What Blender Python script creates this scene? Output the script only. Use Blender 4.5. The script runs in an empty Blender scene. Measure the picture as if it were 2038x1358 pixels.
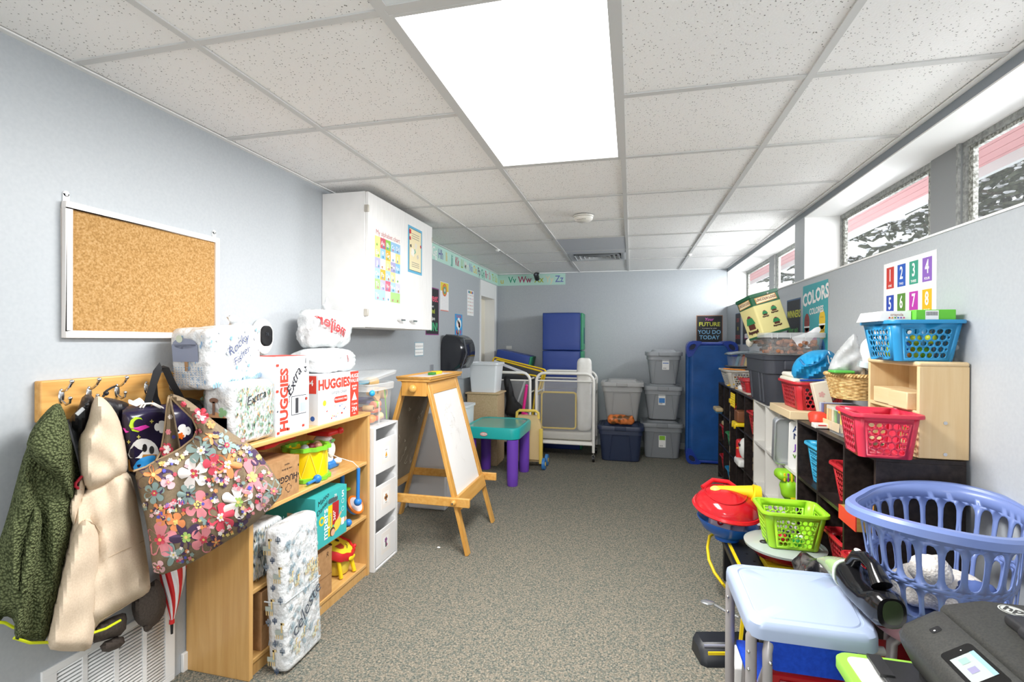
import bpy, math, random
from mathutils import Vector, Matrix, noise
C = bpy.context.scene.collection
PI = math.pi
# ---------------- camera, world, lights, exposure ----------------
sc = bpy.context.scene
cam_d = bpy.data.cameras.new('camera'); cam = bpy.data.objects.new('camera', cam_d); C.objects.link(cam)
CF, YAW, PIT, ROL, HC = 979.45, 0.237313, -0.00304775, -0.00481662, 1.34
cam_d.sensor_fit = 'HORIZONTAL'; cam_d.sensor_width = 36.0; cam_d.lens = CF * 36.0 / 2038.0
cam_d.clip_start = 0.02; cam_d.clip_end = 200
fw = Vector((-math.sin(YAW) * math.cos(PIT), math.cos(YAW) * math.cos(PIT), math.sin(PIT)))
rt = Vector((math.cos(YAW), math.sin(YAW), 0)); up = rt.cross(fw)
cr_, sr_ = math.cos(ROL), math.sin(ROL)
r2 = rt * cr_ - up * sr_; u2 = rt * sr_ + up * cr_
mcam = Matrix((r2, u2, -fw)).transposed().to_4x4(); mcam.translation = (0, 0, HC)
cam.matrix_world = mcam
sc.camera = cam
sc.view_settings.view_transform = 'Standard'; sc.view_settings.look = 'None'
sc.view_settings.gamma = 1.0; sc.view_settings.use_curve_mapping = False
sc.view_settings.exposure = 0.5
w = bpy.data.worlds.new('overcast_sky'); sc.world = w; w.use_nodes = True
w.node_tree.nodes['Background'].inputs[0].default_value = (0.92, 0.96, 1.0, 1)
w.node_tree.nodes['Background'].inputs[1].default_value = 1.1

def area(name, loc, size, size_y, power, col=(1, 1, 1), rot=(0, 0, 0)):
    l = bpy.data.lights.new(name, 'AREA'); l.shape = 'RECTANGLE'; l.size = size; l.size_y = size_y
    l.energy = power; l.color = col
    o = bpy.data.objects.new(name, l); C.objects.link(o); o.location = loc; o.rotation_euler = rot
    return o
# daylight coming in through the clerestory windows
area('window_daylight_near', (1.72, 2.45, 1.98), 2.0, 0.6, 20, (0.95, 0.98, 1), (PI / 2 - 0.5, 0, PI / 2))
area('window_daylight_far', (1.72, 4.95, 1.98), 1.7, 0.6, 80, (0.95, 0.98, 1), (PI / 2 - 0.5, 0, PI / 2))
area('window_daylight_behind', (1.72, -0.3, 1.98), 2.0, 0.6, 24, (0.95, 0.98, 1), (PI / 2 - 0.5, 0, PI / 2))
# front ceiling troffer; the unseen rear one is added to brighten the room
for nm, x_, y_, p_ in (('troffer_light_front', -0.346, 1.81, 50), ('added_rear_fill', -0.346, -1.24, 30)):
    area(nm, (x_, y_, 2.185), 0.5, 1.1, p_, (1, 0.99, 0.97))

# added fill light behind the camera, tilted up to brighten the ceiling
area('added_front_fill', (-0.3, -2.5, 1.15), 2.4, 1.8, 30, (0.99, 0.99, 1), (PI / 2 + 0.6, 0, 0))
# ---------------- materials ----------------
def lin(c):
    if isinstance(c, str):
        c = c.lstrip('#'); c = [int(c[i:i + 2], 16) / 255 for i in (0, 2, 4)]
    return tuple([(x / 12.92 if x <= 0.04045 else ((x + 0.055) / 1.055) ** 2.4) for x in c[:3]]) + (1,)
_m = {}
def M(col, rough=0.5, metal=0.0, alpha=1.0, spec=0.5, emit=0, name=None, coat=0.0):
    key = (col, rough, metal, alpha, spec, emit, coat)
    if key in _m: return _m[key]
    m = bpy.data.materials.new(name or 'paint_' + str(col).strip('#')); m.use_nodes = True
    b = m.node_tree.nodes['Principled BSDF']
    b.inputs['Base Color'].default_value = lin(col); b.inputs['Roughness'].default_value = rough
    b.inputs['Metallic'].default_value = metal; b.inputs['Alpha'].default_value = alpha
    b.inputs['Specular IOR Level'].default_value = spec
    b.inputs['Coat Weight'].default_value = coat
    if emit:
        b.inputs['Emission Color'].default_value = lin(col); b.inputs['Emission Strength'].default_value = emit
    _m[key] = m; return m
def node_mat(name, build, rough=0.6, alpha=1.0, spec=0.5):
    m = bpy.data.materials.new(name); m.use_nodes = True; nt = m.node_tree
    b = nt.nodes['Principled BSDF']; b.inputs['Roughness'].default_value = rough
    b.inputs['Alpha'].default_value = alpha; b.inputs['Specular IOR Level'].default_value = spec
    build(nt, b); return m
def N(nt, t, **k):
    n = nt.nodes.new(t)
    for a, v in k.items():
        if a in n.inputs: n.inputs[a].default_value = v
        else: setattr(n, a, v)
    return n
def coords(nt, scale=(1, 1, 1), rot=(0, 0, 0), kind='Object'):
    tc = N(nt, 'ShaderNodeTexCoord'); mp = N(nt, 'ShaderNodeMapping')
    mp.inputs['Scale'].default_value = scale; mp.inputs['Rotation'].default_value = rot
    nt.links.new(tc.outputs[kind], mp.inputs['Vector']); return mp.outputs[0]
def ramp(nt, fac, stops, interp='LINEAR'):
    r = N(nt, 'ShaderNodeValToRGB'); r.color_ramp.interpolation = interp
    e = r.color_ramp.elements
    while len(e) < len(stops): e.new(0.5)
    for i, (p, c) in enumerate(stops): e[i].position = p; e[i].color = lin(c)
    nt.links.new(fac, r.inputs[0]); return r.outputs[0]
def bump(nt, b, h, strength=0.3, dist=0.01):
    bp = N(nt, 'ShaderNodeBump', Strength=strength, Distance=dist)
    nt.links.new(h, bp.inputs['Height']); nt.links.new(bp.outputs[0], b.inputs['Normal'])
def noise_mat(name, stops, scale=50, detail=2, rough=0.8, sc3=(1, 1, 1), bs=0.0, bd=0.005, spec=0.3, interp='LINEAR', alpha=1.0):
    def f(nt, b):
        v = coords(nt, sc3); n = N(nt, 'ShaderNodeTexNoise', Scale=scale, Detail=detail)
        nt.links.new(v, n.inputs['Vector'])
        nt.links.new(ramp(nt, n.outputs['Fac'], stops, interp), b.inputs['Base Color'])
        if bs: bump(nt, b, n.outputs['Fac'], bs, bd)
    return node_mat(name, f, rough, alpha, spec)
def wood(name, a, b_, axis=1, rough=0.35, scale=3.0):
    s = [14, 14, 14]; s[axis] = 0.9
    def f(nt, b):
        v = coords(nt, tuple(s)); n = N(nt, 'ShaderNodeTexNoise', Scale=scale, Detail=5, Distortion=0.6)
        nt.links.new(v, n.inputs['Vector'])
        nt.links.new(ramp(nt, n.outputs['Fac'], [(0.3, a), (0.7, b_)]), b.inputs['Base Color'])
    return node_mat(name, f, rough)
def vor_mat(name, c1, c2, scale, rough=0.9, bs=0.6, bd=0.01, p=(0.05, 0.5)):
    def f(nt, b):
        v = coords(nt); n = N(nt, 'ShaderNodeTexVoronoi', Scale=scale)
        nt.links.new(v, n.inputs['Vector'])
        nt.links.new(ramp(nt, n.outputs['Distance'], [(p[0], c1), (p[1], c2)]), b.inputs['Base Color'])
        inv = N(nt, 'ShaderNodeMath', operation='SUBTRACT'); inv.inputs[0].default_value = 1
        nt.links.new(n.outputs['Distance'], inv.inputs[1]); bump(nt, b, inv.outputs[0], bs, bd)
    return node_mat(name, f, rough, spec=0.1)
WALL = noise_mat('grey_wall_paint', [(0.3, '#b0b5ba'), (0.7, '#b6bbbf')], 90, 3, 0.42, bs=0.06, bd=0.002)
WHITE = M('#f0f0ee', 0.5, name='white_paint')
def _carpet(nt, b):
    v = coords(nt); n = N(nt, 'ShaderNodeTexNoise', Scale=130, Detail=2, Roughness=0.7)
    n2 = N(nt, 'ShaderNodeTexNoise', Scale=95, Detail=2); v2 = coords(nt, (1, 1, 1), (0, 0, 1))
    nt.links.new(v, n.inputs['Vector']); nt.links.new(v2, n2.inputs['Vector'])
    a = ramp(nt, n.outputs['Fac'], [(0.36, '#3f403c'), (0.48, '#66665e'), (0.56, '#838075'), (0.66, '#b0a390')])
    c = ramp(nt, n2.outputs['Fac'], [(0.42, '#5c6a66'), (0.58, '#a89c8a')])
    mx = N(nt, 'ShaderNodeMix', data_type='RGBA'); mx.inputs['Factor'].default_value = 0.35
    nt.links.new(a, mx.inputs['A']); nt.links.new(c, mx.inputs['B'])
    nt.links.new(mx.outputs['Result'], b.inputs['Base Color']); bump(nt, b, n.outputs['Fac'], 0.7, 0.006)
CARPET = node_mat('flecked_carpet', _carpet, 0.95, spec=0.1)
def _tile(nt, b):
    v = coords(nt, (1, 1, 1)); n = N(nt, 'ShaderNodeTexVoronoi', Scale=95, Randomness=1.0)
    v2 = coords(nt); n2 = N(nt, 'ShaderNodeTexNoise', Scale=140, Detail=2)
    n3 = N(nt, 'ShaderNodeTexNoise', Scale=25, Detail=1)
    for q in (n, n2, n3): nt.links.new(v, q.inputs['Vector'])
    ad = N(nt, 'ShaderNodeMath', operation='MULTIPLY_ADD'); ad.inputs[1].default_value = 0.22
    nt.links.new(n3.outputs['Fac'], ad.inputs[0]); nt.links.new(n.outputs['Distance'], ad.inputs[2])
    nt.links.new(ramp(nt, ad.outputs[0], [(0.24, '#7d7a76'), (0.30, '#fbfaf8')]), b.inputs['Base Color'])
    bump(nt, b, n2.outputs['Fac'], 0.35, 0.004)
TILE = node_mat('fissured_ceiling_tile', _tile, 0.95, spec=0.1)

# ---------------- mesh builder ----------------
class MB:
    def __init__(s): s.v = []; s.f = []; s.m = []; s.fm = []; s.X = None
    def mi(s, m):
        if m not in s.m: s.m.append(m)
        return s.m.index(m)
    def add(s, vs, fs, m):
        o = len(s.v); i = s.mi(m)
        s.v += [Vector(v) for v in vs] if s.X is None else [s.X @ Vector(v) for v in vs]
        for f in fs: s.f.append([k + o for k in f]); s.fm.append(i)
        return s
    def box(s, x0, x1, y0, y1, z0, z1, m):
        vs = [(x, y, z) for x in (x0, x1) for y in (y0, y1) for z in (z0, z1)]
        return s.add(vs, [(0, 1, 3, 2), (4, 6, 7, 5), (0, 4, 5, 1), (2, 3, 7, 6), (0, 2, 6, 4), (1, 5, 7, 3)], m)
    def obox(s, p0, p1, wx, wz, m, side=Vector((0, 1, 0))):   # bar of rectangular section from p0 to p1
        p0, p1 = Vector(p0), Vector(p1); d = (p1 - p0).normalized(); a = side - d * side.dot(d); a.normalize(); b = d.cross(a)
        vs = [p + a * (i * wx / 2) + b * (j * wz / 2) for p in (p0, p1) for i in (-1, 1) for j in (-1, 1)]
        return s.add(vs, [(0, 1, 3, 2), (4, 6, 7, 5), (0, 4, 5, 1), (2, 3, 7, 6), (0, 2, 6, 4), (1, 5, 7, 3)], m)
    def loft(s, rings, m, cap0=True, cap1=True, close=True):
        n = len(rings[0]); vs = [p for r in rings for p in r]; fs = []
        for i in range(len(rings) - 1):
            for j in range(n if close else n - 1):
                a = i * n + j; b = i * n + (j + 1) % n; fs.append((a, b, b + n, a + n))
        if cap0: fs.append(tuple(range(n))[::-1])
        if cap1: fs.append(tuple(range((len(rings) - 1) * n, len(rings) * n)))
        return s.add(vs, fs, m)
    def tube(s, pts, r, m, n=10, closed=False, rs=None, sx=1.0):
        pts = [Vector(p) for p in pts]; rings = []; k = len(pts); ref = None
        for i, p in enumerate(pts):
            if closed: t = pts[(i + 1) % k] - pts[i - 1]
            else: t = pts[min(i + 1, k - 1)] - pts[max(i - 1, 0)]
            t.normalize()
            if ref is None: ref = t.orthogonal().normalized()
            ref = (ref - t * ref.dot(t)).normalized(); b = t.cross(ref)
            rr_ = rs[i] if rs else r
            rings.append([p + (ref * math.cos(2 * PI * j / n) * sx + b * math.sin(2 * PI * j / n)) * rr_ for j in range(n)])
        if closed:
            nn = n; vs = [q for r_ in rings for q in r_]; fs = []
            for i in range(k):
                i2 = (i + 1) % k; off = 0
                if i2 == 0:
                    best = min(range(n), key=lambda o: (rings[0][o] - rings[-1][0]).length); off = best
                for j in range(n):
                    fs.append((i * n + j, i * n + (j + 1) % n, i2 * n + (j + 1 + off) % n, i2 * n + (j + off) % n))
            return s.add(vs, fs, m)
        return s.loft(rings, m)
    def cyl(s, p0, p1, r, m, r1=None, n=20): return s.tube([p0, p1], r, m, n, rs=[r, r if r1 is None else r1])
    def ell(s, c, r, m, nu=20, nv=12, fn=None):
        c = Vector(c); r = (r, r, r) if isinstance(r, (int, float)) else r; vs = []; fs = []
        for i in range(nv + 1):
            for j in range(nu):
                a = PI * i / nv; t = 2 * PI * j / nu
                d = Vector((math.sin(a) * math.cos(t) * r[0], math.sin(a) * math.sin(t) * r[1], math.cos(a) * r[2]))
                if fn: d = fn(d)
                vs.append(c + d)
        for i in range(nv):
            for j in range(nu):
                a = i * nu + j; b = i * nu + (j + 1) % nu; fs.append((a, a + nu, b + nu, b))
        return s.add(vs, fs, m)
    def lathe(s, prof, m, c=(0, 0, 0), n=32, cap0=False, cap1=False):
        c = Vector(c)
        return s.loft([[c + Vector((r * math.cos(2 * PI * j / n), r * math.sin(2 * PI * j / n), z)) for j in range(n)] for r, z in prof], m, cap0, cap1)
    def grid(s, f, nu, nv, m, u0=0, u1=1, v0=0, v1=1):
        vs = [f(u0 + (u1 - u0) * i / nu, v0 + (v1 - v0) * j / nv) for j in range(nv + 1) for i in range(nu + 1)]
        fs = [(j * (nu + 1) + i, j * (nu + 1) + i + 1, (j + 1) * (nu + 1) + i + 1, (j + 1) * (nu + 1) + i) for j in range(nv) for i in range(nu)]
        return s.add(vs, fs, m)
    def rbox(s, c, h, r, m, mid=4, amp=0.0, ns=20, fn=None):
        c = Vector(c); h = Vector(h); r = min(r, *[x * 0.99 for x in h])
        def pts(H): 
            e = [-H, -H + r * 0.25, -H + r * 0.6, -H + r]
            return e + [(-H + r) + (2 * H - 2 * r) * k / mid for k in range(1, mid)] + [-x for x in e[::-1]]
        P = [pts(h[i]) for i in range(3)]
        for ax in range(3):
            a, b = (ax + 1) % 3, (ax + 2) % 3
            for sg in (-1, 1):
                vs = []; na, nb = len(P[a]), len(P[b])
                for pb in P[b]:
                    for pa in P[a]:
                        p = Vector((0, 0, 0)); p[ax] = sg * h[ax]; p[a] = pa; p[b] = pb
                        q = Vector([max(-h[i] + r, min(h[i] - r, p[i])) for i in range(3)])
                        d = p - q
                        if d.length > 1e-9: d.normalize(); p = q + d * r
                        if amp: p = p + noise.noise_vector((p + c) * ns) * amp
                        if fn: p = fn(p)
                        vs.append(c + p)
                fs = [(j * na + i, j * na + i + 1, (j + 1) * na + i + 1, (j + 1) * na + i) for j in range(nb - 1) for i in range(na - 1)]
                if sg < 0: fs = [f[::-1] for f in fs]
                s.add(vs, fs, m)
        return s
    # ---- flat print helpers: fn(u,v,w) -> point ----
    def poly(s, fn, pts, m, w=0.0006):
        return s.add([fn(u, v, w) for u, v in pts], [tuple(range(len(pts)))], m)
    def fan(s, fn, pts, m, w=0.0006):
        if getattr(s, 'clip', None):
            c0 = (sum(p[0] for p in pts) / len(pts), sum(p[1] for p in pts) / len(pts)); q = []
            for p in pts:
                t = 1.0
                while t > 0.05 and not inside(c0[0] + (p[0] - c0[0]) * t, c0[1] + (p[1] - c0[1]) * t, s.clip): t -= 0.08
                q.append((c0[0] + (p[0] - c0[0]) * t, c0[1] + (p[1] - c0[1]) * t))
            pts = q
        cu = sum(p[0] for p in pts) / len(pts); cv = sum(p[1] for p in pts) / len(pts); n = len(pts)
        return s.add([fn(cu, cv, w)] + [fn(u, v, w) for u, v in pts], [(0, i + 1, (i + 1) % n + 1) for i in range(n)], m)
    def rect(s, fn, u0, v0, u1, v1, m, w=0.0006, k=1):
        if k == 1: return s.poly(fn, [(u0, v0), (u1, v0), (u1, v1), (u0, v1)], m, w)
        return s.grid(lambda a, b: fn(a, b, w), k, k, m, u0, u1, v0, v1)
    def disc(s, fn, cu, cv, r, m, w=0.0008, n=18, ry=None):
        ry = r if ry is None else ry
        return s.fan(fn, [(cu + r * math.cos(2 * PI * i / n), cv + ry * math.sin(2 * PI * i / n)) for i in range(n)], m, w)
    def flower(s, fn, cu, cv, r, m, k=5, w=0.0008, a0=0.0, deep=0.45, n=8, sharp=False):
        pts = []
        for i in range(k * n):
            t = i / (k * n) * 2 * PI; q = abs(math.cos(k * t / 2))
            q = q ** (1.4 if sharp else 0.38); rr_ = r * (deep + (1 - deep) * q)
            pts.append((cu + rr_ * math.cos(t + a0), cv + rr_ * math.sin(t + a0)))
        return s.fan(fn, pts, m, w)
    def line(s, fn, pts, th, m, w=0.0008):
        for (a, b) in zip(pts[:-1], pts[1:]):
            du, dv = b[0] - a[0], b[1] - a[1]; L = math.hypot(du, dv) or 1; nx, ny = -dv / L * th / 2, du / L * th / 2
            s.poly(fn, [(a[0] - nx, a[1] - ny), (b[0] - nx, b[1] - ny), (b[0] + nx, b[1] + ny), (a[0] + nx, a[1] + ny)], m, w)
        return s
    def text(s, fn, txt, cu, cv, size, m, bold=0.0, shear=0.0, rot=0.0, w=0.001, sx=1.0, mirror=False, jit=0.0):
        cu_ = bpy.data.curves.new('t', 'FONT'); cu_.body = txt; cu_.size = 1.0; cu_.align_x = 'CENTER'; cu_.align_y = 'CENTER'
        cu_.offset = bold; cu_.shear = shear; cu_.resolution_u = 2; cu_.fill_mode = 'FRONT'
        ob = bpy.data.objects.new('t', cu_); me = bpy.data.meshes.new_from_object(ob)
        ca, sa = math.cos(rot), math.sin(rot); vs = []
        for v in me.vertices:
            x, y = v.co.x * size * sx, v.co.y * size
            if mirror: x = -x
            if jit: y += jit * size * math.sin(x / size * 2.1)
            vs.append(fn(cu + x * ca - y * sa, cv + x * sa + y * ca, w))
        s.add(vs, [tuple(p.vertices) for p in me.polygons], m)
        bpy.data.objects.remove(ob); bpy.data.meshes.remove(me); bpy.data.curves.remove(cu_); return s
def inside(x, y, pl):
    c = False; n = len(pl)
    for i in range(n):
        a, b = pl[i], pl[i - 1]
        if (a[1] > y) != (b[1] > y) and x < (b[0] - a[0]) * (y - a[1]) / (b[1] - a[1]) + a[0]: c = not c
    return c
def frame(o, ux, uy):
    o, ux, uy = Vector(o), Vector(ux), Vector(uy); n = ux.cross(uy).normalized()
    return lambda u, v, w=0.0: o + ux * u + uy * v + n * w
def rr(cx, cy, z, wx, wy, r, k=5):        # rounded rectangle ring
    out = []; r = min(r, wx / 2 - 1e-4, wy / 2 - 1e-4)
    for qi, (sx, sy) in enumerate(((1, 1), (-1, 1), (-1, -1), (1, -1))):
        for i in range(k + 1):
            t = PI / 2 * (qi + i / k)
            out.append(Vector((cx + sx * (wx / 2 - r) + r * math.cos(t), cy + sy * (wy / 2 - r) + r * math.sin(t), z)))
    return out
def mesh_of(name, mb, off, merge=True, ang=38):
    me = bpy.data.meshes.new(name)
    me.from_pydata([v - off for v in mb.v], [], mb.f)
    for m in mb.m: me.materials.append(m)
    me.polygons.foreach_set('material_index', mb.fm)
    me.update()
    if merge:
        import bmesh
        bm = bmesh.new(); bm.from_mesh(me); bmesh.ops.remove_doubles(bm, verts=bm.verts, dist=2e-5)
        bm.to_mesh(me); bm.free()
    me.shade_smooth(); me.set_sharp_from_angle(angle=math.radians(ang))
    return me
def tag(o, label=None, cat=None, group=None, kind=None):
    if label: o['label'] = label
    if cat: o['category'] = cat
    if group: o['group'] = group
    if kind: o['kind'] = kind
    return o
def P(name, mb, kids=(), bev=0, label=None, solid=0, kind=None, ang=38, sub=0):
    return dict(name=name, mb=mb, kids=kids, bev=bev, label=label, solid=solid, kind=kind, ang=ang, sub=sub)
def _mk(p, off, parent):
    o = bpy.data.objects.new(p['name'], mesh_of(p['name'], p['mb'], off, ang=p['ang'])); C.objects.link(o)
    if parent: o.parent = parent
    if p['label']: o['label'] = p['label']
    if p['kind']: o['kind'] = p['kind']
    if p['sub']:
        md = o.modifiers.new('sub', 'SUBSURF'); md.levels = md.render_levels = p['sub']
    if p['solid']:
        md = o.modifiers.new('sol', 'SOLIDIFY'); md.thickness = p['solid']; md.offset = 0
    if p['bev']:
        md = o.modifiers.new('bev', 'BEVEL'); md.width = p['bev']; md.segments = 2; md.limit_method = 'ANGLE'; md.angle_limit = math.radians(50); md.harden_normals = False
    for k in p['kids']: _mk(k, Vector((0, 0, 0)) if k.get('abs') else off, o)
    return o
def allv(ps):
    for p in ps:
        yield from p['mb'].v
        yield from allv(p['kids'])
def thing(name, label, cat, parts, group=None, kind=None):
    """parts: list of P (Empty + children) or one P (single mesh)"""
    single = isinstance(parts, dict); ps = [parts] if single else parts
    vs = list(allv(ps)); xs = [v.x for v in vs]; ys = [v.y for v in vs]; z = min(v.z for v in vs)
    base = Vector(((min(xs) + max(xs)) / 2, (min(ys) + max(ys)) / 2, z))
    if single:
        parts['name'] = name; kids = parts['kids']
        o = _mk(parts, base, None)
        o.location = base
    else:
        o = bpy.data.objects.new(name, None); C.objects.link(o); o.empty_display_size = 0.05; o.location = base
        for p in ps: _mk(p, base, o)
    return tag(o, label, cat, group, kind)
def children(o): return [c for c in o.children]
def dup(o, loc=None, rotz=None, label=None, group=None, mats=None, scale=None):
    def rec(s, parent):
        c = s.copy(); C.objects.link(c)
        if parent: c.parent = parent
        if mats and s.data:
            c.data = s.data.copy()
            for i, m in enumerate(c.data.materials):
                if m in mats: c.data.materials[i] = mats[m]
        for k in children(s):
            if k is not c: rec(k, c)
        return c
    r = rec(o, None)
    if loc is not None: r.location = loc
    if rotz is not None: r.rotation_euler = (0, 0, rotz)
    if scale: r.scale = scale
    if label: r['label'] = label
    if group: r['group'] = group
    return r
def struct(name, mb, bev=0, solid=0):
    return thing(name, None, None, P(name, mb, bev=bev, solid=solid), kind='structure')
def B1(x0, x1, y0, y1, z0, z1, m): return MB().box(x0, x1, y0, y1, z0, z1, m)

# ---------------- room ----------------
XL, XR, YB, YF, ZC, XW = -1.745, 1.125, 6.38, -2.6, 2.212, 1.341
struct('floor', B1(XL - 0.15, XR + 0.25, YF - 0.1, YB + 0.1, -0.1, 0, CARPET))
mb = MB()
mb.box(XL - 0.15, XL, YF - 0.1, 5.60, 0, ZC, WALL); mb.box(XL - 0.15, XL, 5.60, 6.20, 2.0, ZC, WALL); mb.box(XL - 0.15, XL, 6.20, YB + 0.1, 0, ZC, WALL)
struct('wall_left', mb)
struct('wall_back', B1(XL, XR + 0.25, YB, YB + 0.1, 0, ZC, WALL))
struct('wall_front', B1(XL, XR + 0.25, YF - 0.1, YF, 0, ZC, WALL))
mb = MB(); mb.box(XR, XR + 0.25, YF, YB, 0, 1.744, WALL)
piers = [(-1.75, -1.56), (0.96, 1.15), (3.67, 3.862)]
for a, b in piers: mb.box(XR, XR + 0.25, a, b, 1.744, 2.172, WALL)
mb.box(XR + 0.0005, XR + 0.25, YF, YB, 2.172, ZC, M('#8f969e', 0.6))
struct('wall_right', mb)
mb = MB(); mb.box(XR - 0.004, XR + 0.25, YF, YB, 1.744, 1.752, WHITE); struct('trim_1', mb)     # sill lining
mb = MB(); recs = [(-1.56, 0.96), (1.15, 3.67), (3.862, 6.38)]
for a, b in recs:
    mb.box(XR + 0.001, XW + 0.03, a, b, 2.166, 2.172, WHITE)
    mb.box(XR + 0.001, XW + 0.03, a, a + 0.006, 1.752, 2.166, WHITE); mb.box(XR + 0.001, XW + 0.03, b - 0.006, b, 1.752, 2.166, WHITE)
struct('trim_2', mb)
mb = MB()                                             # ceiling-edge angle
mb.box(XR - 0.022, XR + 0.001, YF, YB, ZC - 0.004, ZC + 0.001, WHITE); mb.box(XL, XL + 0.022, YF, YB, ZC - 0.004, ZC + 0.001, WHITE)
mb.box(XL, XR, YB - 0.022, YB, ZC - 0.004, ZC + 0.001, WHITE); struct('trim_3', mb)
# ceiling: tiles + grid
GX = lambda i: (i - 2.067) * 0.61
GY = lambda j: (j + 0.965) * 0.61
LIGHTS = [(1, 1), (1, -1), (1, -4)]                   # troffer cells (i, first row)
skip = set(); [skip.update({(i, j), (i, j + 1)}) for i, j in LIGHTS]
skip.update({(1, 6), (1, 7)})
mb = MB(); xs = [XL] + [GX(i) for i in range(0, 4)] + [XR]; ys = [YF] + [GY(j) for j in range(-5, 9)] + [YB]
rnd = random.Random(3)
for a in range(len(xs) - 1):
    for b in range(len(ys) - 1):
        if (a - 1, b - 6) in skip: continue
        z = ZC + 0.004 + rnd.uniform(0, 0.0012)
        mb.box(xs[a], xs[a + 1], ys[b], ys[b + 1], z, z + 0.015, TILE)
mb.box(XL - 0.1, XR + 0.25, YF, YB, ZC + 0.09, ZC + 0.1, WHITE)
struct('ceiling', mb)
mb = MB(); GRID = M('#d4d4d2', 0.5)
for i in range(0, 4): mb.box(GX(i) - 0.012, GX(i) + 0.012, YF, YB, ZC - 0.002, ZC + 0.004, GRID)
for j in range(-5, 9):
    segs = []
    for a in range(len(xs) - 1):
        if (a - 1, j) in skip and (a - 1, j - 1) in skip and (a - 1, j - 1) in [(i, k) for i, k in LIGHTS]: continue
        mb.box(xs[a], xs[a + 1], GY(j) - 0.012, GY(j) + 0.012, ZC - 0.001, ZC + 0.004, GRID)
struct('trim_4', mb)
DIFF = M('#ffffff', 0.4, emit=2.2, name='lit_diffuser'); DOFF = M('#e8eef0', 0.3, name='unlit_diffuser')
for n_, (i, j) in enumerate(LIGHTS):
    x0, x1, y0, y1 = GX(i) + 0.012, GX(i + 1) - 0.012, GY(j) + 0.012, GY(j + 2) - 0.012
    fr = MB()
    for q in ((x0, x1, y0, y0 + 0.012), (x0, x1, y1 - 0.012, y1), (x0, x0 + 0.012, y0 + 0.012, y1 - 0.012), (x1 - 0.012, x1, y0 + 0.012, y1 - 0.012)): fr.box(*q, ZC - 0.002, ZC + 0.02, GRID)
    fr.box(x0, x1, y0, y1, ZC + 0.055, ZC + 0.06, GRID)
    df = B1(x0 + 0.012, x1 - 0.012, y0 + 0.012, y1 - 0.012, ZC + 0.0, ZC + 0.004, DIFF if n_ != 1 else DOFF)
    thing('ceiling_light', ['bright white rectangular ceiling light glowing above the room', 'unlit pale ceiling light panel just nearer than the glowing one', 'added lit ceiling light, unseen behind the camera, for brightness'][n_], 'ceiling light', [P('frame', fr), P('diffuser', df)])
# baseboards
mb = MB(); mb.box(XL, XL + 0.014, 1.60, 5.60, 0, 0.075, WHITE); mb.box(XL, XL + 0.014, YF, 1.10, 0, 0.075, WHITE); struct('baseboard_left', mb, bev=0.003)
struct('baseboard_back', B1(XL + 0.014, XR - 0.014, YB - 0.014, YB, 0, 0.075, M('#cfd3d4', 0.5)), bev=0.003)
struct('baseboard_right', B1(XR - 0.014, XR, YF, YB, 0, 0.075, WHITE), bev=0.003)
# door in the left wall
CREAM = M('#f0e9d6', 0.5)
mb = MB(); mb.box(XL - 0.13, XL - 0.12, 5.60, 6.20, 0, 2.0, CREAM)
hd = MB().cyl((XL - 0.12, 6.1, 0.98), (XL - 0.07, 6.1, 0.98), 0.01, M('#b8b8b4', 0.3, 1)); hd.ell((XL - 0.065, 6.1, 0.98), 0.026, M('#b8b8b4', 0.3, 1))
mb2 = MB()
mb2.box(XL - 0.15, XL + 0.015, 6.18, 6.27, 0, 2.05, WHITE); mb2.box(XL - 0.15, XL + 0.015, 5.58, 6.18, 1.86, 2.05, WHITE); mb2.box(XL - 0.15, XL + 0.012, 5.58, 5.605, 0, 1.86, WHITE)
thing('door_1', 'cream door in a white frame near the back corner', 'door', [P('door_leaf', mb), P('door_frame', mb2, bev=0.003), P('door_knob', hd)], kind='structure')
# windows: aluminium-grey frames
GF = noise_mat('weathered_grey_frame', [(0.35, '#7f8280'), (0.6, '#a3a5a2')], 60, 4, 0.5)
GP = M('#8b8e8f', 0.5); GLASS = M('#f4f8f8', 0.05, alpha=0.06, name='window_glass'); FRW = noise_mat('worn_sash', [(0.42, '#6d6e66'), (0.60, '#b9bbb5')], 70, 3, 0.5)
for k, (a, b) in enumerate(recs):
    wl = 1.03
    mb = MB(); mb.box(XW - 0.005, XW + 0.03, a + 0.006, b - 0.006, 2.14, 2.166, GF); mb.box(XW - 0.005, XW + 0.03, a + 0.006, b - 0.006, 1.752, 1.775, GF)
    post = MB(); post.box(XW - 0.012, XW + 0.03, b - 1.24, b - wl, 1.752, 2.166, GP)
    mb.box(XW - 0.02, XW - 0.012, b - 1.24 , b - 1.225, 1.752, 2.166, GF)
    sash = MB(); gl = MB()
    for (p, q) in ((b - wl, b - 0.006), (a + 0.006, b - 1.24)):
        mb.box(XW - 0.004, XW + 0.03, p, p + 0.022, 1.775, 2.14, GF); mb.box(XW - 0.004, XW + 0.03, q - 0.022, q, 1.775, 2.14, GF)
        for (y0, y1, z0, z1) in ((p + 0.022, p + 0.05, 1.775, 2.14), (q - 0.05, q - 0.022, 1.775, 2.14), (p + 0.05, q - 0.05, 1.775, 1.80), (p + 0.05, q - 0.05, 2.125, 2.14)):
            sash.box(XW + 0.004, XW + 0.022, y0, y1, z0, z1, FRW)
        gl.box(XW + 0.012, XW + 0.015, p + 0.05, q - 0.05, 1.80, 2.125, GLASS)
    thing('window_%d' % (k + 1), 'clerestory window strip with grey frame', 'window', [P('window_frame', mb), P('window_post', post), P('sash', sash), P('pane', gl)], kind='structure')
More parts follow.
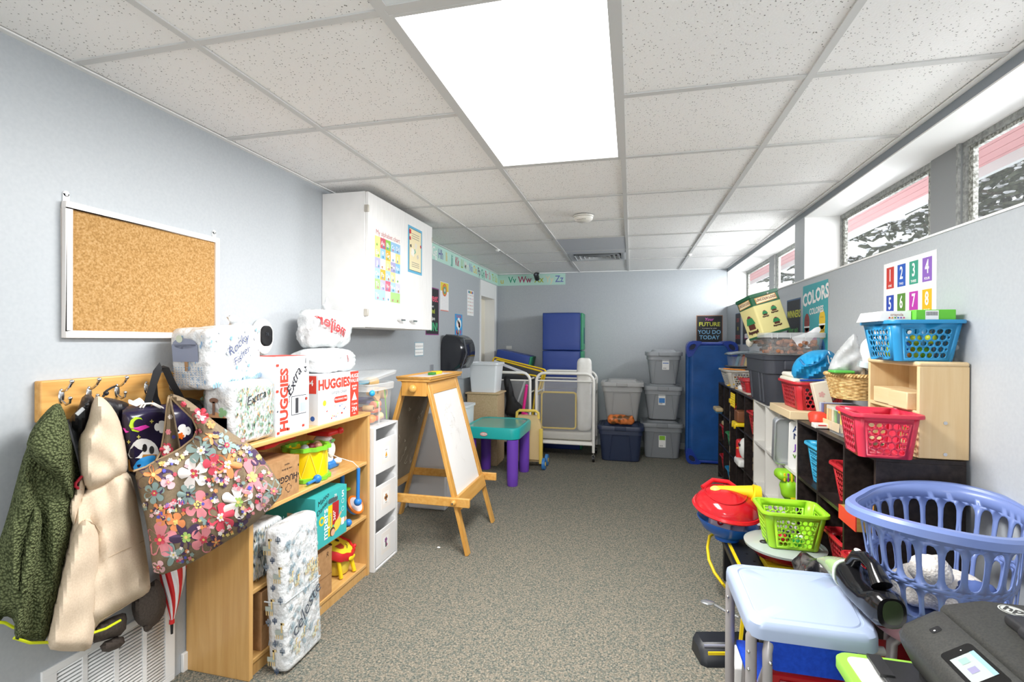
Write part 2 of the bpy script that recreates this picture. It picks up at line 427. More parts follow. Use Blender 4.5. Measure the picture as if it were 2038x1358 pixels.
# outside: eave, fascia, ground, snowy conifers
PINK = M('#d99c9c', 0.6, name='pink_soffit_boards'); mb = MB()
for k in range(9):
    x = 1.38 + k * 0.078; mb.box(x, x + 0.073, -2, 10, 2.385, 2.40, PINK)
mb.box(1.38, 2.08, -2, 10, 2.40, 2.41, M('#a86a6a', 0.7))
thing('eave_soffit', 'pink boarded eave underside outside the windows', 'eave', [P('soffit_boards', mb), P('fascia', B1(2.03, 2.06, -2, 10, 2.325, 2.46, M('#d5d8d6', 0.6)))])
thing('snowy_ground', 'snow covered ground outside the windows', 'snow', P('g', B1(1.6, 40, -10, 60, -0.6, -0.5, M('#f4f6f8', 0.8))), kind='stuff')
BARK = noise_mat('bark', [(0.4, '#4a443c'), (0.6, '#6e675c')], 30, 3, 0.9); NEED = noise_mat('needles', [(0.4, '#3f4638'), (0.6, '#666b5a')], 20, 3, 0.9); SNOW = M('#fbfcff', 0.7)
def tree(x, y, h, seed, label):
    R = random.Random(seed); tr = MB().tube([(x, y, -0.5), (x + 0.1, y, h * 0.5), (x, y, h)], 0.1, BARK, 8, rs=[0.14, 0.09, 0.02])
    br = MB(); fo = MB(); sn = MB()
    for k in range(34):
        z = 1.6 + (h - 2.0) * k / 34; L = (1 - (z - 1.0) / (h + 0.6)) * 2.4; t = R.uniform(0, 2 * PI); d = Vector((math.cos(t), math.sin(t), R.uniform(-0.12, 0.15)))
        b0 = Vector((x, y, z)); b1 = b0 + d * L; br.tube([b0, b0 + d * L * 0.5 + Vector((0, 0, 0.05)), b1], 0.02, BARK, 5, rs=[0.03, 0.018, 0.006])
        for q in range(int(27 * L)):
            f = R.uniform(0.15, 1.0); p = b0 + d * L * f; sd = Vector((-d.y, d.x, 0)) * R.choice((-1, 1)) + d * 0.6; ll = R.uniform(0.18, 0.5) * (1.15 - f * 0.6)
            e = p + sd.normalized() * ll + Vector((0, 0, R.uniform(-0.16, 0.05)))
            fo.tube([p, (p + e) / 2 + Vector((0, 0, 0.02)), e], 0.02, NEED, 5, rs=[0.012, 0.035, 0.01])
            for _s in range(4):
                c = p.lerp(e, R.uniform(0.2, 1)) + Vector((R.uniform(-.04, .04), R.uniform(-.04, .04), 0.03)); r = R.uniform(0.012, 0.032)
                sn.ell(c, (r * 1.3, r * 1.3, r * 0.45), SNOW, 6, 4)
    thing('snowy_conifer', label, 'tree', [P('trunk', tr), P('branches', br), P('foliage', fo), P('snow', sn)], group='snowy trees outside')
tree(4.9, 8.6, 5.8, 1, 'snow laden conifer seen through the middle window pane')
tree(4.3, 5.9, 5.0, 2, 'snow laden conifer seen through the nearest window pane')
tree(3.9, 12.5, 6.2, 3, 'snowy conifer seen through the far window panes')
tree(7.0, 11.0, 7.0, 4, 'taller snowy conifer standing behind the nearer ones')
# ---------------- sight-line helpers: a photo point on a plane of known depth -> world point ----------------
def ray(x, y):
    a = (x - 1019) / CF; b = -(y - 679) / CF
    a, b = a * cr_ + b * sr_, -a * sr_ + b * cr_
    cp, sp = math.cos(PIT), math.sin(PIT); d, u = cp - b * sp, sp + b * cp
    c, s = math.cos(YAW), math.sin(YAW); return Vector((a * c - d * s, a * s + d * c, u))
def XP(x, y, X): r = ray(x, y); p = r * (X / r.x); p.z += HC; return p
def YP(x, y, Y): r = ray(x, y); p = r * (Y / r.y); p.z += HC; return p
def ZP(x, y, Z): r = ray(x, y); p = r * ((Z - HC) / r.z); p.z += HC; return p
import bmesh
def sdist(p, poly):
    best = 1e9; n = len(poly)
    for i in range(n):
        ax, ay = poly[i]; bx, by = poly[(i + 1) % n]; dx, dy = bx - ax, by - ay
        t = max(0, min(1, ((p[0] - ax) * dx + (p[1] - ay) * dy) / (dx * dx + dy * dy + 1e-9)))
        best = min(best, math.hypot(p[0] - ax - t * dx, p[1] - ay - t * dy))
    return best
def smoothpoly(pts, it=2):
    for _ in range(it):
        o = []
        for i in range(len(pts)):
            a, b = pts[i], pts[(i + 1) % len(pts)]
            o += [(a[0] * .75 + b[0] * .25, a[1] * .75 + b[1] * .25), (a[0] * .25 + b[0] * .75, a[1] * .25 + b[1] * .75)]
        pts = o
    return pts
def puff(mb, poly, pl, B, mat, step=7, fall=22, fold=None, back=0.35, sm=1):
    """closed soft shape whose front outline is poly; pl(x,y,d) = point, d metres towards the room"""
    poly = smoothpoly(poly, sm) if sm else poly
    bm = bmesh.new(); vs = [bm.verts.new((x, y, 0)) for x, y in poly]; bm.faces.new(vs)
    x0, x1 = min(p[0] for p in poly), max(p[0] for p in poly); y0, y1 = min(p[1] for p in poly), max(p[1] for p in poly)
    for ax, a, b in ((0, x0, x1), (1, y0, y1)):
        k = int((b - a) / step)
        for i in range(1, k + 1):
            co = [0, 0, 0]; no = [0, 0, 0]; co[ax] = a + (b - a) * i / (k + 1); no[ax] = 1
            bmesh.ops.bisect_plane(bm, geom=bm.verts[:] + bm.edges[:] + bm.faces[:], plane_co=co, plane_no=no, dist=1e-4)
    bm.verts.index_update(); F = [[v.index for v in f.verts] for f in bm.faces]; V = [(v.co.x, v.co.y) for v in bm.verts]; bm.free()
    D = [sdist(v, poly) for v in V]
    prof = lambda d: math.sqrt(max(0, 1 - (1 - min(1, d / fall)) ** 2))
    fr = []; bk = []
    for (x, y), d in zip(V, D):
        q = prof(d); f = fold(x, y) * q if fold else 0
        fr.append(pl(x, y, B * q + f)); bk.append(pl(x, y, -B * back * q))
    mb.add(fr, [f[::-1] for f in F], mat); mb.add(bk, F, mat)
    return lambda x, y, w=0.0: pl(x, y, B * prof(sdist((x, y), poly)) + (fold(x, y) * prof(sdist((x, y), poly)) if fold else 0) + w)
def PX_(X0): return lambda x, y, d=0.0: XP(x, y, X0 + d)
def PY_(Y0): return lambda x, y, d=0.0: YP(x, y, Y0 - d)
LW = lambda y, z: frame((XL + 0.0005, y, z), (0, 1, 0), (0, 0, 1))      # print frame on left wall
RW = lambda y, z: frame((XR - 0.0005, y, z), (0, -1, 0), (0, 0, 1))
BW = lambda x, z: frame((x, YB - 0.0005, z), (1, 0, 0), (0, 0, 1))
def sheet(fn, w, h, m, t=0.0015):
    mb = MB(); a = [fn(u, v, ww) for ww in (0, t) for u, v in ((0, 0), (w, 0), (w, h), (0, h))]
    mb.add(a, [(3, 2, 1, 0), (4, 5, 6, 7), (0, 1, 5, 4), (1, 2, 6, 5), (2, 3, 7, 6), (3, 0, 4, 7)], m); return mb
def off(fn, t): return lambda u, v, w=0.0: fn(u, v, w + t)
BLK = M('#17171a', 0.45); RED = M('#d3262b', 0.4); YEL = M('#f3d21c', 0.4); BLUE = M('#2b7fd0', 0.4); GRN = M('#7ec832', 0.45)
WOODL = wood('birch_plywood', '#c9995a', '#d8ad6e', 2, 0.3); WOODT = wood('birch_shelf_board', '#cf9f5c', '#dcb274', 1, 0.22)
CHROME = M('#d0d0d0', 0.18, 1.0); DGREY = M('#4a4b4d', 0.6); INK = M('#20202a', 0.6)
PAPER = M('#f6f6f4', 0.6); CARD = noise_mat('brown_cardboard', [(0.3, '#a87f55'), (0.7, '#b98f64')], 40, 2, 0.85)

# ---------------- cork board ----------------
CORK = noise_mat('cork', [(0.3, '#96703f'), (0.5, '#b28952'), (0.7, '#c4a070')], 160, 3, 0.9, bs=0.3)
y0, y1, z0, z1 = 1.172, 1.765, 1.338, 1.77; fr = MB(); WF = M('#efe9e4', 0.4); fx = XL + 0.022
for q in ((y0, y1, z0, z0 + 0.022), (y0, y1, z1 - 0.022, z1)): fr.box(XL, fx, *q, WF)
for q in ((y0, y0 + 0.02), (y1 - 0.02, y1)): fr.box(XL, fx, *q, z0 + 0.022, z1 - 0.022, WF)
tabs = []
for y in (y0 + 0.012, y1 - 0.012):
    t = MB(); t.box(XL, XL + 0.004, y - 0.009, y + 0.009, z1 - 0.01, z1 + 0.025, M('#e9eaea', 0.3)); t.cyl((XL, y, z1 + 0.025), (XL + 0.004, y, z1 + 0.025), 0.009, M('#e9eaea', 0.3)); t.cyl((XL + 0.004, y, z1 + 0.022), (XL + 0.006, y, z1 + 0.022), 0.004, M('#a8a8a8', 0.4, 1)); tabs.append(P('hanging_tab', t))
thing('cork_board', 'blank cork notice board in a thin white frame on the left wall', 'notice board', [P('frame', fr, bev=0.002), P('cork_panel', B1(XL, XL + 0.014, y0 + 0.02, y1 - 0.02, z0 + 0.022, z1 - 0.022, CORK))] + tabs)
# ---------------- oval wall monitor ----------------
b = MB(); b.loft([[Vector((XL + x, 2.02 + 0.062 * s * math.cos(t), 1.347 + 0.088 * s * math.sin(t))) for t in [2 * PI * k / 32 for k in range(32)]] for x, s in ((0, 0.9), (0.012, 1), (0.024, 1), (0.034, 0.93), (0.038, 0.8))], M('#f3f3f1', 0.25))
scn = MB(); pts = [Vector((0, p.x, p.y)) for p in rr(0, 0, 0, 0.078, 0.098, 0.03, 6)]
scn.loft([[Vector((XL + x, 2.025, 1.352)) + p * s for p in pts] for x, s in ((0.03, 1.0), (0.040, 1), (0.043, 0.94))], M('#0e0e12', 0.12)); scn.text(frame((XL + 0.0435, 2.025, 1.36), (0, 1, 0), (0, 0, 1)), '78', 0, 0, 0.02, M('#333a44', 0.4))
b.text(frame((XL + 0.036, 2.02, 1.283), (0, 1, 0), (0, 0, 1)), 'thermostat', 0, 0.004, 0.008, M('#8a8f94'), w=0.001)
thing('wall_monitor', 'white oval device with a glossy black face mounted on the wall', 'wall device', [P('housing', b), P('screen', scn)])
# ---------------- coat rack ----------------
RK = wood('honey_pine', '#c98f45', '#dfae66', 1, 0.4)
rk = MB().box(XL, XL + 0.028, 1.10, 1.97, 1.082, 1.208, RK)
hooks = []
for y in (1.155, 1.235, 1.325, 1.43, 1.53, 1.72):
    h = MB(); x = XL + 0.028
    h.ell((x, y, 1.158), (0.006, 0.009, 0.024), CHROME, 12, 8)
    h.tube([(x, y, 1.172), (x + 0.018, y, 1.176), (x + 0.034, y, 1.188), (x + 0.042, y, 1.20)], 0.004, CHROME, 8); h.ell((x + 0.043, y, 1.204), 0.0065, CHROME, 10, 8)
    h.tube([(x, y, 1.145), (x + 0.02, y, 1.132), (x + 0.034, y, 1.138), (x + 0.036, y, 1.15)], 0.004, CHROME, 8); h.ell((x + 0.036, y, 1.152), 0.006, CHROME, 10, 8)
    hooks.append(P('coat_hook', h))
thing('coat_rack', 'honey coloured pine board with chrome hooks holding coats and bags', 'coat rack', [P('rail_board', rk, bev=0.004)] + hooks)
# ---------------- floor vent grille ----------------
VW = M('#eceded', 0.4); g = MB(); y0, y1, z0, z1 = 1.118, 1.567, 0.0, 0.318
g.box(XL, XL + 0.008, y0, y1, z1 - 0.022, z1, VW); g.box(XL, XL + 0.008, y0, y1, z0, z0 + 0.022, VW)
n = 4; bw = 0.012
for i in range(n + 1):
    y = y0 + 0.02 + (y1 - y0 - 0.04) * i / n; g.box(XL, XL + 0.008, y - 0.008 - (0.012 if i in (0, n) else 0), y + 0.008 + (0.012 if i in (0, n) else 0), z0 + 0.022, z1 - 0.022, VW)
lv = MB(); k = 0; z = z0 + 0.026
while z < z1 - 0.026: lv.add([(XL + 0.001, y0 + 0.02, z + 0.007), (XL + 0.007, y0 + 0.02, z), (XL + 0.007, y1 - 0.02, z), (XL + 0.001, y1 - 0.02, z + 0.007)], [(0, 1, 2, 3)], VW); z += 0.0125
thing('wall_vent', 'white louvred air grille low on the left wall under the coats', 'vent', [P('grille_frame', g, bev=0.001), P('louvres', lv, solid=0.0012), P('duct_back', B1(XL, XL + 0.0008, y0 + 0.01, y1 - 0.01, z0 + 0.01, z1 - 0.01, M('#55564f', 0.8)))])

# ---------------- coats and bags on the rack ----------------
FLEECE = vor_mat('olive_sherpa_fleece', '#7f8860', '#3d442c', 150, 0.95, 1.0, 0.01, (0.1, 0.8))
TAN = noise_mat('tan_canvas', [(0.3, '#cdb9a1'), (0.7, '#d8c6af')], 200, 2, 0.85, bs=0.1); NYL = M('#1b1b20', 0.45); NEON = M('#d6e21e', 0.5)
BRN = noise_mat('dark_taupe_cloth', [(0.3, '#4a423d'), (0.7, '#5a514b')], 150, 2, 0.9)
def wav(*t): return lambda x, y: sum(a * math.sin(x * kx + y * ky + p) for a, kx, ky, p in t)
# green fleece coat
m1 = MB(); puff(m1, [(108, 803), (122, 806), (131, 840), (152, 905), (163, 960), (150, 1010), (142, 1085), (120, 1180), (97, 1278), (60, 1280), (28, 1272), (30, 1235), (10, 1225), (0, 1238), (-12, 1240), (-10, 1100), (14, 1030), (32, 960), (50, 895), (80, 835)], PX_(-1.655), 0.06, FLEECE, 8, 30, wav((0.012, 0.08, 0.004, 0.5), (0.006, 0.15, -0.02, 1)))
hd = MB(); puff(hd, [(110, 802), (124, 806), (140, 858), (150, 940), (148, 1000), (132, 985), (110, 952), (88, 935), (66, 915), (50, 893), (62, 855), (88, 822)], PX_(-1.60), 0.055, FLEECE, 7, 26, wav((0.008, 0.05, 0.03, 0)))
tr = MB(); tr.tube([XP(x, y, -1.612) for x, y in ((28, 1270), (60, 1280), (97, 1279))], 0.004, NEON, 6); tr.tube([XP(x, y, -1.62) for x, y in ((-10, 1238), (10, 1240), (28, 1250))], 0.004, NEON, 6)
sl = MB(); puff(sl, [(62, 1010), (86, 1015), (78, 1110), (60, 1200), (40, 1275), (28, 1272), (30, 1200), (44, 1100)], PX_(-1.60), 0.03, FLEECE, 8, 16, None)
thing('fleece_coat', 'olive green fuzzy fleece coat with neon hem at the left end of rack', 'coat', [P('body', m1), P('hood', hd), P('sleeve', sl), P('neon_hem', tr)])
# black jacket between
m1 = MB(); puff(m1, [(165, 785), (186, 786), (190, 812), (178, 850), (170, 900), (165, 960), (155, 905), (140, 850), (135, 838), (156, 812)], PX_(-1.675), 0.05, NYL, 7, 16, wav((0.006, 0.3, 0.1, 0)))
c_ = MB().tube([XP(x, y, -1.60) for x, y in ((178, 797), (172, 806), (166, 812), (158, 820))], 0.003, BLK, 6); c_.ell(XP(173, 806, -1.60), (0.007, 0.007, 0.007), BLK, 10, 8); tg = MB().obox(XP(166, 813, -1.598), XP(152, 826, -1.598), 0.010, 0.004, M('#b9bec2', 0.4)); tg2 = MB().tube([XP(x, y, -1.63) for x, y in ((157, 850), (160, 862), (156, 873))], 0.002, M('#e9e9ee', 0.4), 6)
thing('black_jacket', 'black nylon jacket with cord toggle between fleece and tan jackets', 'coat', [P('body', m1), P('cord_toggle', c_), P('zip_pull', tg), P('reflective_piping', tg2)])
m1 = MB(); puff(m1, [(205, 790), (222, 793), (250, 800), (258, 806), (254, 830), (246, 900), (225, 900), (210, 850), (200, 810)], PX_(-1.69), 0.045, NYL, 7, 14, wav((0.004, 0.4, 0.1, 0)))
c_ = MB().tube([XP(x, y, -1.66) for x, y in ((205, 790), (212, 778), (222, 772), (232, 768))], 0.0035, BLK, 6); c_.ell(XP(211, 783, -1.66), 0.008, BLK, 10, 8)
thing('puffer_jacket', 'black quilted jacket collar showing behind the tan jacket', 'coat', [P('body', m1), P('cord_toggle', c_)])
# tan jacket
m1 = MB()
fB = puff(m1, [(150, 990), (170, 970), (215, 940), (256, 935), (266, 960), (285, 1060), (301, 1165), (296, 1182), (250, 1205), (215, 1230), (192, 1245), (185, 1270), (180, 1296), (130, 1298), (90, 1292), (100, 1240), (118, 1150), (140, 1060)], PX_(-1.64), 0.075, TAN, 8, 26, wav((0.012, 0.055, 0.012, 1.5), (0.005, 0.13, -0.03, 0.2), (0.003, 0.05, 0.09, 0.6)))
hd = MB(); fT = puff(hd, [(186, 790), (200, 788), (218, 803), (236, 830), (248, 870), (256, 925), (250, 945), (215, 965), (180, 985), (162, 960), (155, 905), (157, 870), (172, 850)], PX_(-1.62), 0.085, TAN, 7, 28, wav((0.012, 0.07, 0.03, 0), (0.006, -0.05, 0.09, 1.0)))
sl = MB(); fS_ = puff(sl, [(168, 1030), (182, 1032), (198, 1060), (203, 1090), (196, 1160), (190, 1240), (182, 1296), (130, 1298), (92, 1292), (105, 1230), (130, 1120), (150, 1050)], PX_(-1.585), 0.05, TAN, 8, 22, wav((0.006, 0.07, 0.02, 0.6), (0.003, 0.04, 0.08, 0)))
fl = MB(); puff(fl, [(160, 950), (166, 955), (170, 975), (160, 1010), (150, 1055), (140, 1030), (138, 1005), (148, 980)], PX_(-1.60), 0.02, TAN, 6, 9, None); fl.tube([XP(x, y, -1.585) for x, y in ((163, 948), (151, 962), (150, 968), (160, 976))], 0.004, M('#c8283c', 0.6), 6)
SEAM = M('#bba68c', 0.8); sms = []
for f_, a in ((fS_, [(200, 1060), (190, 1045), (178, 1038), (168, 1036)]), (fB, [(206, 1116), (220, 1108), (240, 1098), (260, 1090), (280, 1080), (286, 1077)]), (fB, [(196, 1238), (215, 1227), (240, 1213), (262, 1199), (285, 1186)])): sms.append(P('seam', MB().tube([f_(x, y, 0.001) for x, y in a], 0.0013, SEAM, 5)))
cf = MB().tube([XP(x, y, -1.585) for x, y in ((180, 1262), (210, 1252), (240, 1235))], 0.004, NEON, 6)
thing('tan_jacket', 'tan hooded canvas jacket hanging in front of darker coats', 'coat', [P('body', m1), P('hood', hd), P('sleeve', sl), P('front_flap', fl), P('neon_edge', cf)] + sms)
m1 = MB(); puff(m1, [(178, 1250), (240, 1220), (254, 1222), (250, 1262), (210, 1275), (180, 1282)], PX_(-1.67), 0.05, BRN, 8, 14); cfm = MB(); puff(cfm, [(196, 1282), (245, 1262), (250, 1285), (206, 1303)], PX_(-1.67), 0.035, BRN, 7, 9)
thing('dark_coat', 'dark taupe coat with ribbed cuff hanging lowest under tan jacket', 'coat', [P('sleeve', m1), P('cuff', cfm)])
m1 = MB(); puff(m1, [(262, 1195), (300, 1160), (315, 1150), (330, 1180), (331, 1215), (312, 1245), (290, 1252), (270, 1240), (262, 1218)], PX_(-1.68), 0.05, BRN, 8, 18); cfm = MB(); puff(cfm, [(283, 1243), (312, 1236), (300, 1255), (287, 1260)], PX_(-1.67), 0.02, BRN, 6, 6)
thing('dark_mitten_sleeve', 'dark taupe padded sleeve hanging beside the striped umbrella', 'sleeve', [P('sleeve', m1), P('cuff', cfm)])
# umbrella
um = MB(); a, b_ = XP(345, 1120, -1.685), XP(342, 1235, -1.685); ax = (b_ - a).normalized()
rings = []; R_ = [0.036, 0.034, 0.028, 0.018, 0.008]
WHT = M('#f2eef0', 0.5)
for i in range(24):
    mt = RED if (i // 2) % 2 else WHT; vs = []
    for k in range(9):
        f = k / 8; c = a.lerp(b_, f); r = 0.034 * (1 - f ** 1.5) + 0.006
        for q in (0, 1):
            t = (i + q) / 24 * 2 * PI + f * 1.2; vs.append(c + Vector((math.cos(t), math.sin(t), 0)) * r * (1 + 0.12 * ((i + q) % 2)))
    um.add(vs, [(2 * k, 2 * k + 2, 2 * k + 3, 2 * k + 1) for k in range(8)], mt)
tip = MB().cyl(b_, XP(342, 1262, -1.685), 0.006, BLK, 0.004); tip.cyl(b_ - ax * 0.004, b_ + ax * 0.012, 0.009, RED)
shaft = MB().cyl(XP(345, 1040, -1.685), a, 0.004, CHROME)
thing('umbrella', 'folded red and white striped umbrella hanging tip down behind the floral bag', 'umbrella', [P('canopy', um), P('tip', tip), P('shaft', shaft)])
# halloween bag (plain ghost pattern)
HB = M('#221c38', 0.25); m1 = MB()
f = puff(m1, [(236, 815), (262, 806), (320, 806), (352, 800), (385, 806), (392, 880), (380, 925), (330, 960), (262, 955), (248, 900), (236, 850)], PX_(-1.66), 0.07, HB, 8, 26, wav((0.006, 0.08, 0.05, 0)))
m1.fan(f, smoothpoly([(252, 912), (262, 885), (276, 873), (296, 874), (312, 886), (318, 905), (308, 920), (280, 912)], 1), M('#ecebe8', 0.3), 0.002)
m1.disc(f, 288, 892, 5, BLK, 0.004, ry=8); m1.disc(f, 302, 896, 5, BLK, 0.004, ry=8)
m1.fan(f, [(255, 915), (285, 905), (312, 905), (308, 925), (270, 940), (256, 938)], M('#b07a35', 0.4), 0.003)
m1.fan(f, smoothpoly([(262, 935), (275, 914), (300, 906), (312, 908), (302, 925), (280, 938)], 1), M('#2f93d8', 0.35), 0.005)
m1.flower(f, 272, 845, 16, M('#a8c81e', 0.35), 1, 0.002, 0.6, 0.9); m1.disc(f, 277, 845, 11, HB, 0.003)
m1.fan(f, [(244, 852), (262, 853), (290, 846), (298, 850), (280, 858), (250, 862)], M('#d93aa8', 0.35), 0.005)
m1.flower(f, 320, 850, 13, M('#ecebe8', 0.3), 3, 0.002, 1, 0.6); m1.flower(f, 366, 858, 14, M('#ecebe8', 0.3), 3, 0.002, 0, 0.6); m1.flower(f, 360, 868, 7, M('#e06a20', 0.3), 5, 0.004)
for x, y in ((302, 839), (256, 880), (330, 880), (276, 870), (345, 840)): m1.flower(f, x, y, 4, M('#d8d26a', 0.4), 4, 0.002, 0, 0.2, 6, True)
st = MB()
for dx in (0, 6): st.tube([XP(x + dx, y, -1.615) for x, y in ((278, 812), (284, 804), (300, 803), (318, 812), (322, 822))], 0.003, M('#e8e2da', 0.6), 6)
cu = MB(); cu.tube([XP(x, y, -1.60) for x, y in ((258, 800), (268, 804), (282, 797))], 0.012, PAPER, 8, sx=0.4)
thing('halloween_bag', 'shiny dark purple treat bag printed with a smiling ghost', 'bag', [P('bag_body', m1), P('cord_handle', st), P('paper_tag', cu)])
# black strapped bag behind the floral tote
sb = MB()
def strap(mb, pts, X, wd, mat, wx=0.5):
    c = [XP(x, y, X + (q if q else 0)) for x, y, q in pts]; L = []
    for i, p in enumerate(c):
        t = (c[min(i + 1, len(c) - 1)] - c[max(i - 1, 0)]).normalized(); s = Vector((wx, 1, 0)).normalized(); s = (s - t * s.dot(t)).normalized(); nrm = t.cross(s)
        L.append([p + s * wd / 2 + nrm * 0.0015, p - s * wd / 2 + nrm * 0.0015, p - s * wd / 2 - nrm * 0.0015, p + s * wd / 2 - nrm * 0.0015])
    mb.loft(L, mat)
strap(sb, [(290, 815, 0), (302, 775, 0.01), (312, 740, 0.02), (320, 727, 0.025), (330, 735, 0.03), (342, 762, 0.03), (358, 790, 0.02), (370, 812, 0)], -1.63, 0.022, BLK)
strap(sb, [(318, 815, 0), (308, 790, 0.01), (306, 765, 0.02), (316, 738, 0.02), (330, 730, 0.01)], -1.66, 0.020, BLK)
bb = MB(); puff(bb, [(335, 795), (372, 790), (405, 800), (418, 845), (405, 880), (360, 900), (335, 860)], PX_(-1.69), 0.06, BLK, 8, 20)
thing('black_tote', 'black bag whose long straps loop up over the chrome hook', 'bag', [P('bag_body', bb), P('strap', sb)])
# floral tote
TB = noise_mat('taupe_cotton', [(0.3, '#7d6d57'), (0.7, '#8a7962')], 150, 2, 0.8); m1 = MB()
outl = [(266, 937), (290, 930), (312, 916), (335, 905), (358, 893), (385, 872), (395, 850), (440, 848), (470, 868), (504, 888), (530, 920), (552, 955), (566, 977), (540, 1010), (500, 1048), (440, 1085), (370, 1128), (308, 1150), (300, 1110), (295, 1060), (278, 985)]
def PT_(x, y, d=0.0): return XP(x, y, -1.58 + 0.175 * max(0, min(1, (x - 270) / 215)) + d)
ft = puff(m1, outl, PT_, 0.085, TB, 7, 55, wav((0.010, 0.055, 0.01, 0.3), (0.004, 0.13, 0.02, 1.2)), back=0.12)
s1 = MB(); f1 = puff(s1, [(334, 786), (340, 788), (352, 850), (362, 905), (345, 945), (318, 940), (320, 900), (328, 850), (330, 810)], PX_(-1.575), 0.045, TB, 7, 14)
s2 = MB(); f2 = puff(s2, [(336, 783), (350, 786), (372, 795), (400, 816), (430, 842), (470, 868), (500, 890), (440, 905), (398, 880), (392, 850), (383, 832), (360, 810), (345, 798)], PT_, 0.06, TB, 7, 16)
bd = MB(); BT = M('#a58d6c', 0.7)
bd.tube([ft(x, y, 0.002) for x, y in ((266, 938), (290, 930), (312, 917), (335, 906), (358, 894), (385, 873), (393, 855))], 0.0035, BT, 6)
bd.tube([f2(x, y, 0.004) for x, y in ((340, 790), (360, 811), (383, 833), (391, 850), (394, 866))], 0.0035, BT, 6); bd.tube([f1(x, y, 0.004) for x, y in ((335, 790), (331, 820), (328, 852), (320, 900), (310, 918))], 0.003, BT, 6)
FC = dict(p=M('#4a3555', 0.7), w=M('#efe7e2', 0.7), k=M('#e08a92', 0.7), r=M('#d4495c', 0.7), g=M('#8fa6a2', 0.7), o=M('#e8925a', 0.7), l=M('#e7b9c0', 0.7), b=M('#5a5cc0', 0.7), y=M('#e6d07a', 0.7), n=M('#a8c86a', 0.7))
BIG = [(305, 945, 34, 'p', 'o', 5), (326, 1090, 0, 'k', 'w', 5), (318, 1075, 30, 'k', 'r', 5), (385, 943, 26, 'w', 'r', 5), (400, 897, 25, 'g', 'w', 6), (419, 868, 30, 'p', 'o', 5), (436, 855, 14, 'g', 'k', 6), (452, 886, 16, 'g', 'r', 7), (502, 950, 30, 'k', 'y', 5), (454, 925, 24, 'o', 'w', 5), (425, 925, 18, 'r', 'k', 4), (474, 1000, 28, 'w', 'n', 6), (440, 1030, 24, 'r', 'w', 6), (394, 1005, 24, 'k', 'y', 5), (374, 985, 18, 'g', 'p', 6), (545, 978, 22, 'g', 'k', 5), (307, 982, 18, 'g', 'r', 6), (370, 1070, 30, 'p', 'n', 5), (345, 1105, 20, 'g', 'w', 5), (405, 1075, 22, 'k', 'r', 5), (430, 1080, 16, 'p', 'o', 5), (515, 910, 16, 'p', 'y', 4), (488, 870, 10, 'l', 'r', 5), (335, 960, 13, 'l', 'k', 3), (350, 1040, 16, 'o', 'y', 4), (325, 1030, 15, 'o', 'k', 3), (315, 1130, 12, 'l', 'r', 4), (525, 1005, 14, 'l', 'k', 3), (480, 1045, 14, 'p', 'g', 5)]
R = random.Random(5); m1.clip = smoothpoly(outl, 1)
for x, y, r, c1, c2, k in BIG:
    if r < 1: continue
    r *= 1.22; m1.flower(ft, x, y, r, FC[c1], k, 0.0025, R.uniform(0, 6), 0.38, 8, c1 in 'po' and k == 5 or c1 == 'g' and k < 6); m1.flower(ft, x, y, r * 0.5, FC[c2], k, 0.004, R.uniform(0, 6), 0.2, 6, True) if c2 in 'o' else m1.flower(ft, x, y, r * 0.3, FC[c2], k, 0.004, R.uniform(0, 6), 0.5)
    m1.disc(ft, x, y, r * 0.1, FC['y'], 0.0052, 8)
ins = lambda x, y: sdist((x, y), outl) > 5 and 270 < x < 555
cl = [(340, 920), (350, 1005), (420, 960), (500, 880), (480, 905), (440, 955), (515, 985), (455, 1060), (350, 1010), (420, 990), (400, 1040), (330, 1010), (350, 900), (540, 940), (375, 1110), (490, 1020), (470, 960), (300, 1010)]
for cx, cy in cl:
    for _ in range(13):
        x, y = cx + R.gauss(0, 11), cy + R.gauss(0, 9)
        if inside(x, y, outl) and sdist((x, y), outl) > 4: m1.flower(ft, x, y, R.uniform(3, 5.6), FC[R.choice('wkrobylgpw')], R.choice((4, 5, 6)), 0.0045, R.uniform(0, 6), 0.6, 4)
for x, y, r, c in ((339, 830, 5, 'w'), (335, 860, 6, 'k'), (331, 895, 14, 'r'), (331, 895, 9, 'w'), (340, 925, 9, 'o'), (346, 870, 4, 'b')): s1.flower(f1, x, y, r, FC[c], 6, 0.002 if r > 9 else 0.0035, 0, 0.6)
for x, y, r, c in ((399, 828, 17, 'r'), (399, 828, 11, 'w'), (398, 828, 6, 'k'), (420, 845, 9, 'o'), (365, 805, 6, 'r'), (430, 868, 10, 'p'), (395, 860, 7, 'k')): s2.flower(f2, x, y, r, FC[c], 6, 0.002 if r > 11 else 0.0035, 0, 0.6)
thing('floral_tote', 'large brown tote bag covered in pink, white and purple flowers', 'bag', [P('bag_body', m1), P('handle', s1), P('handle', s2), P('binding', bd)])
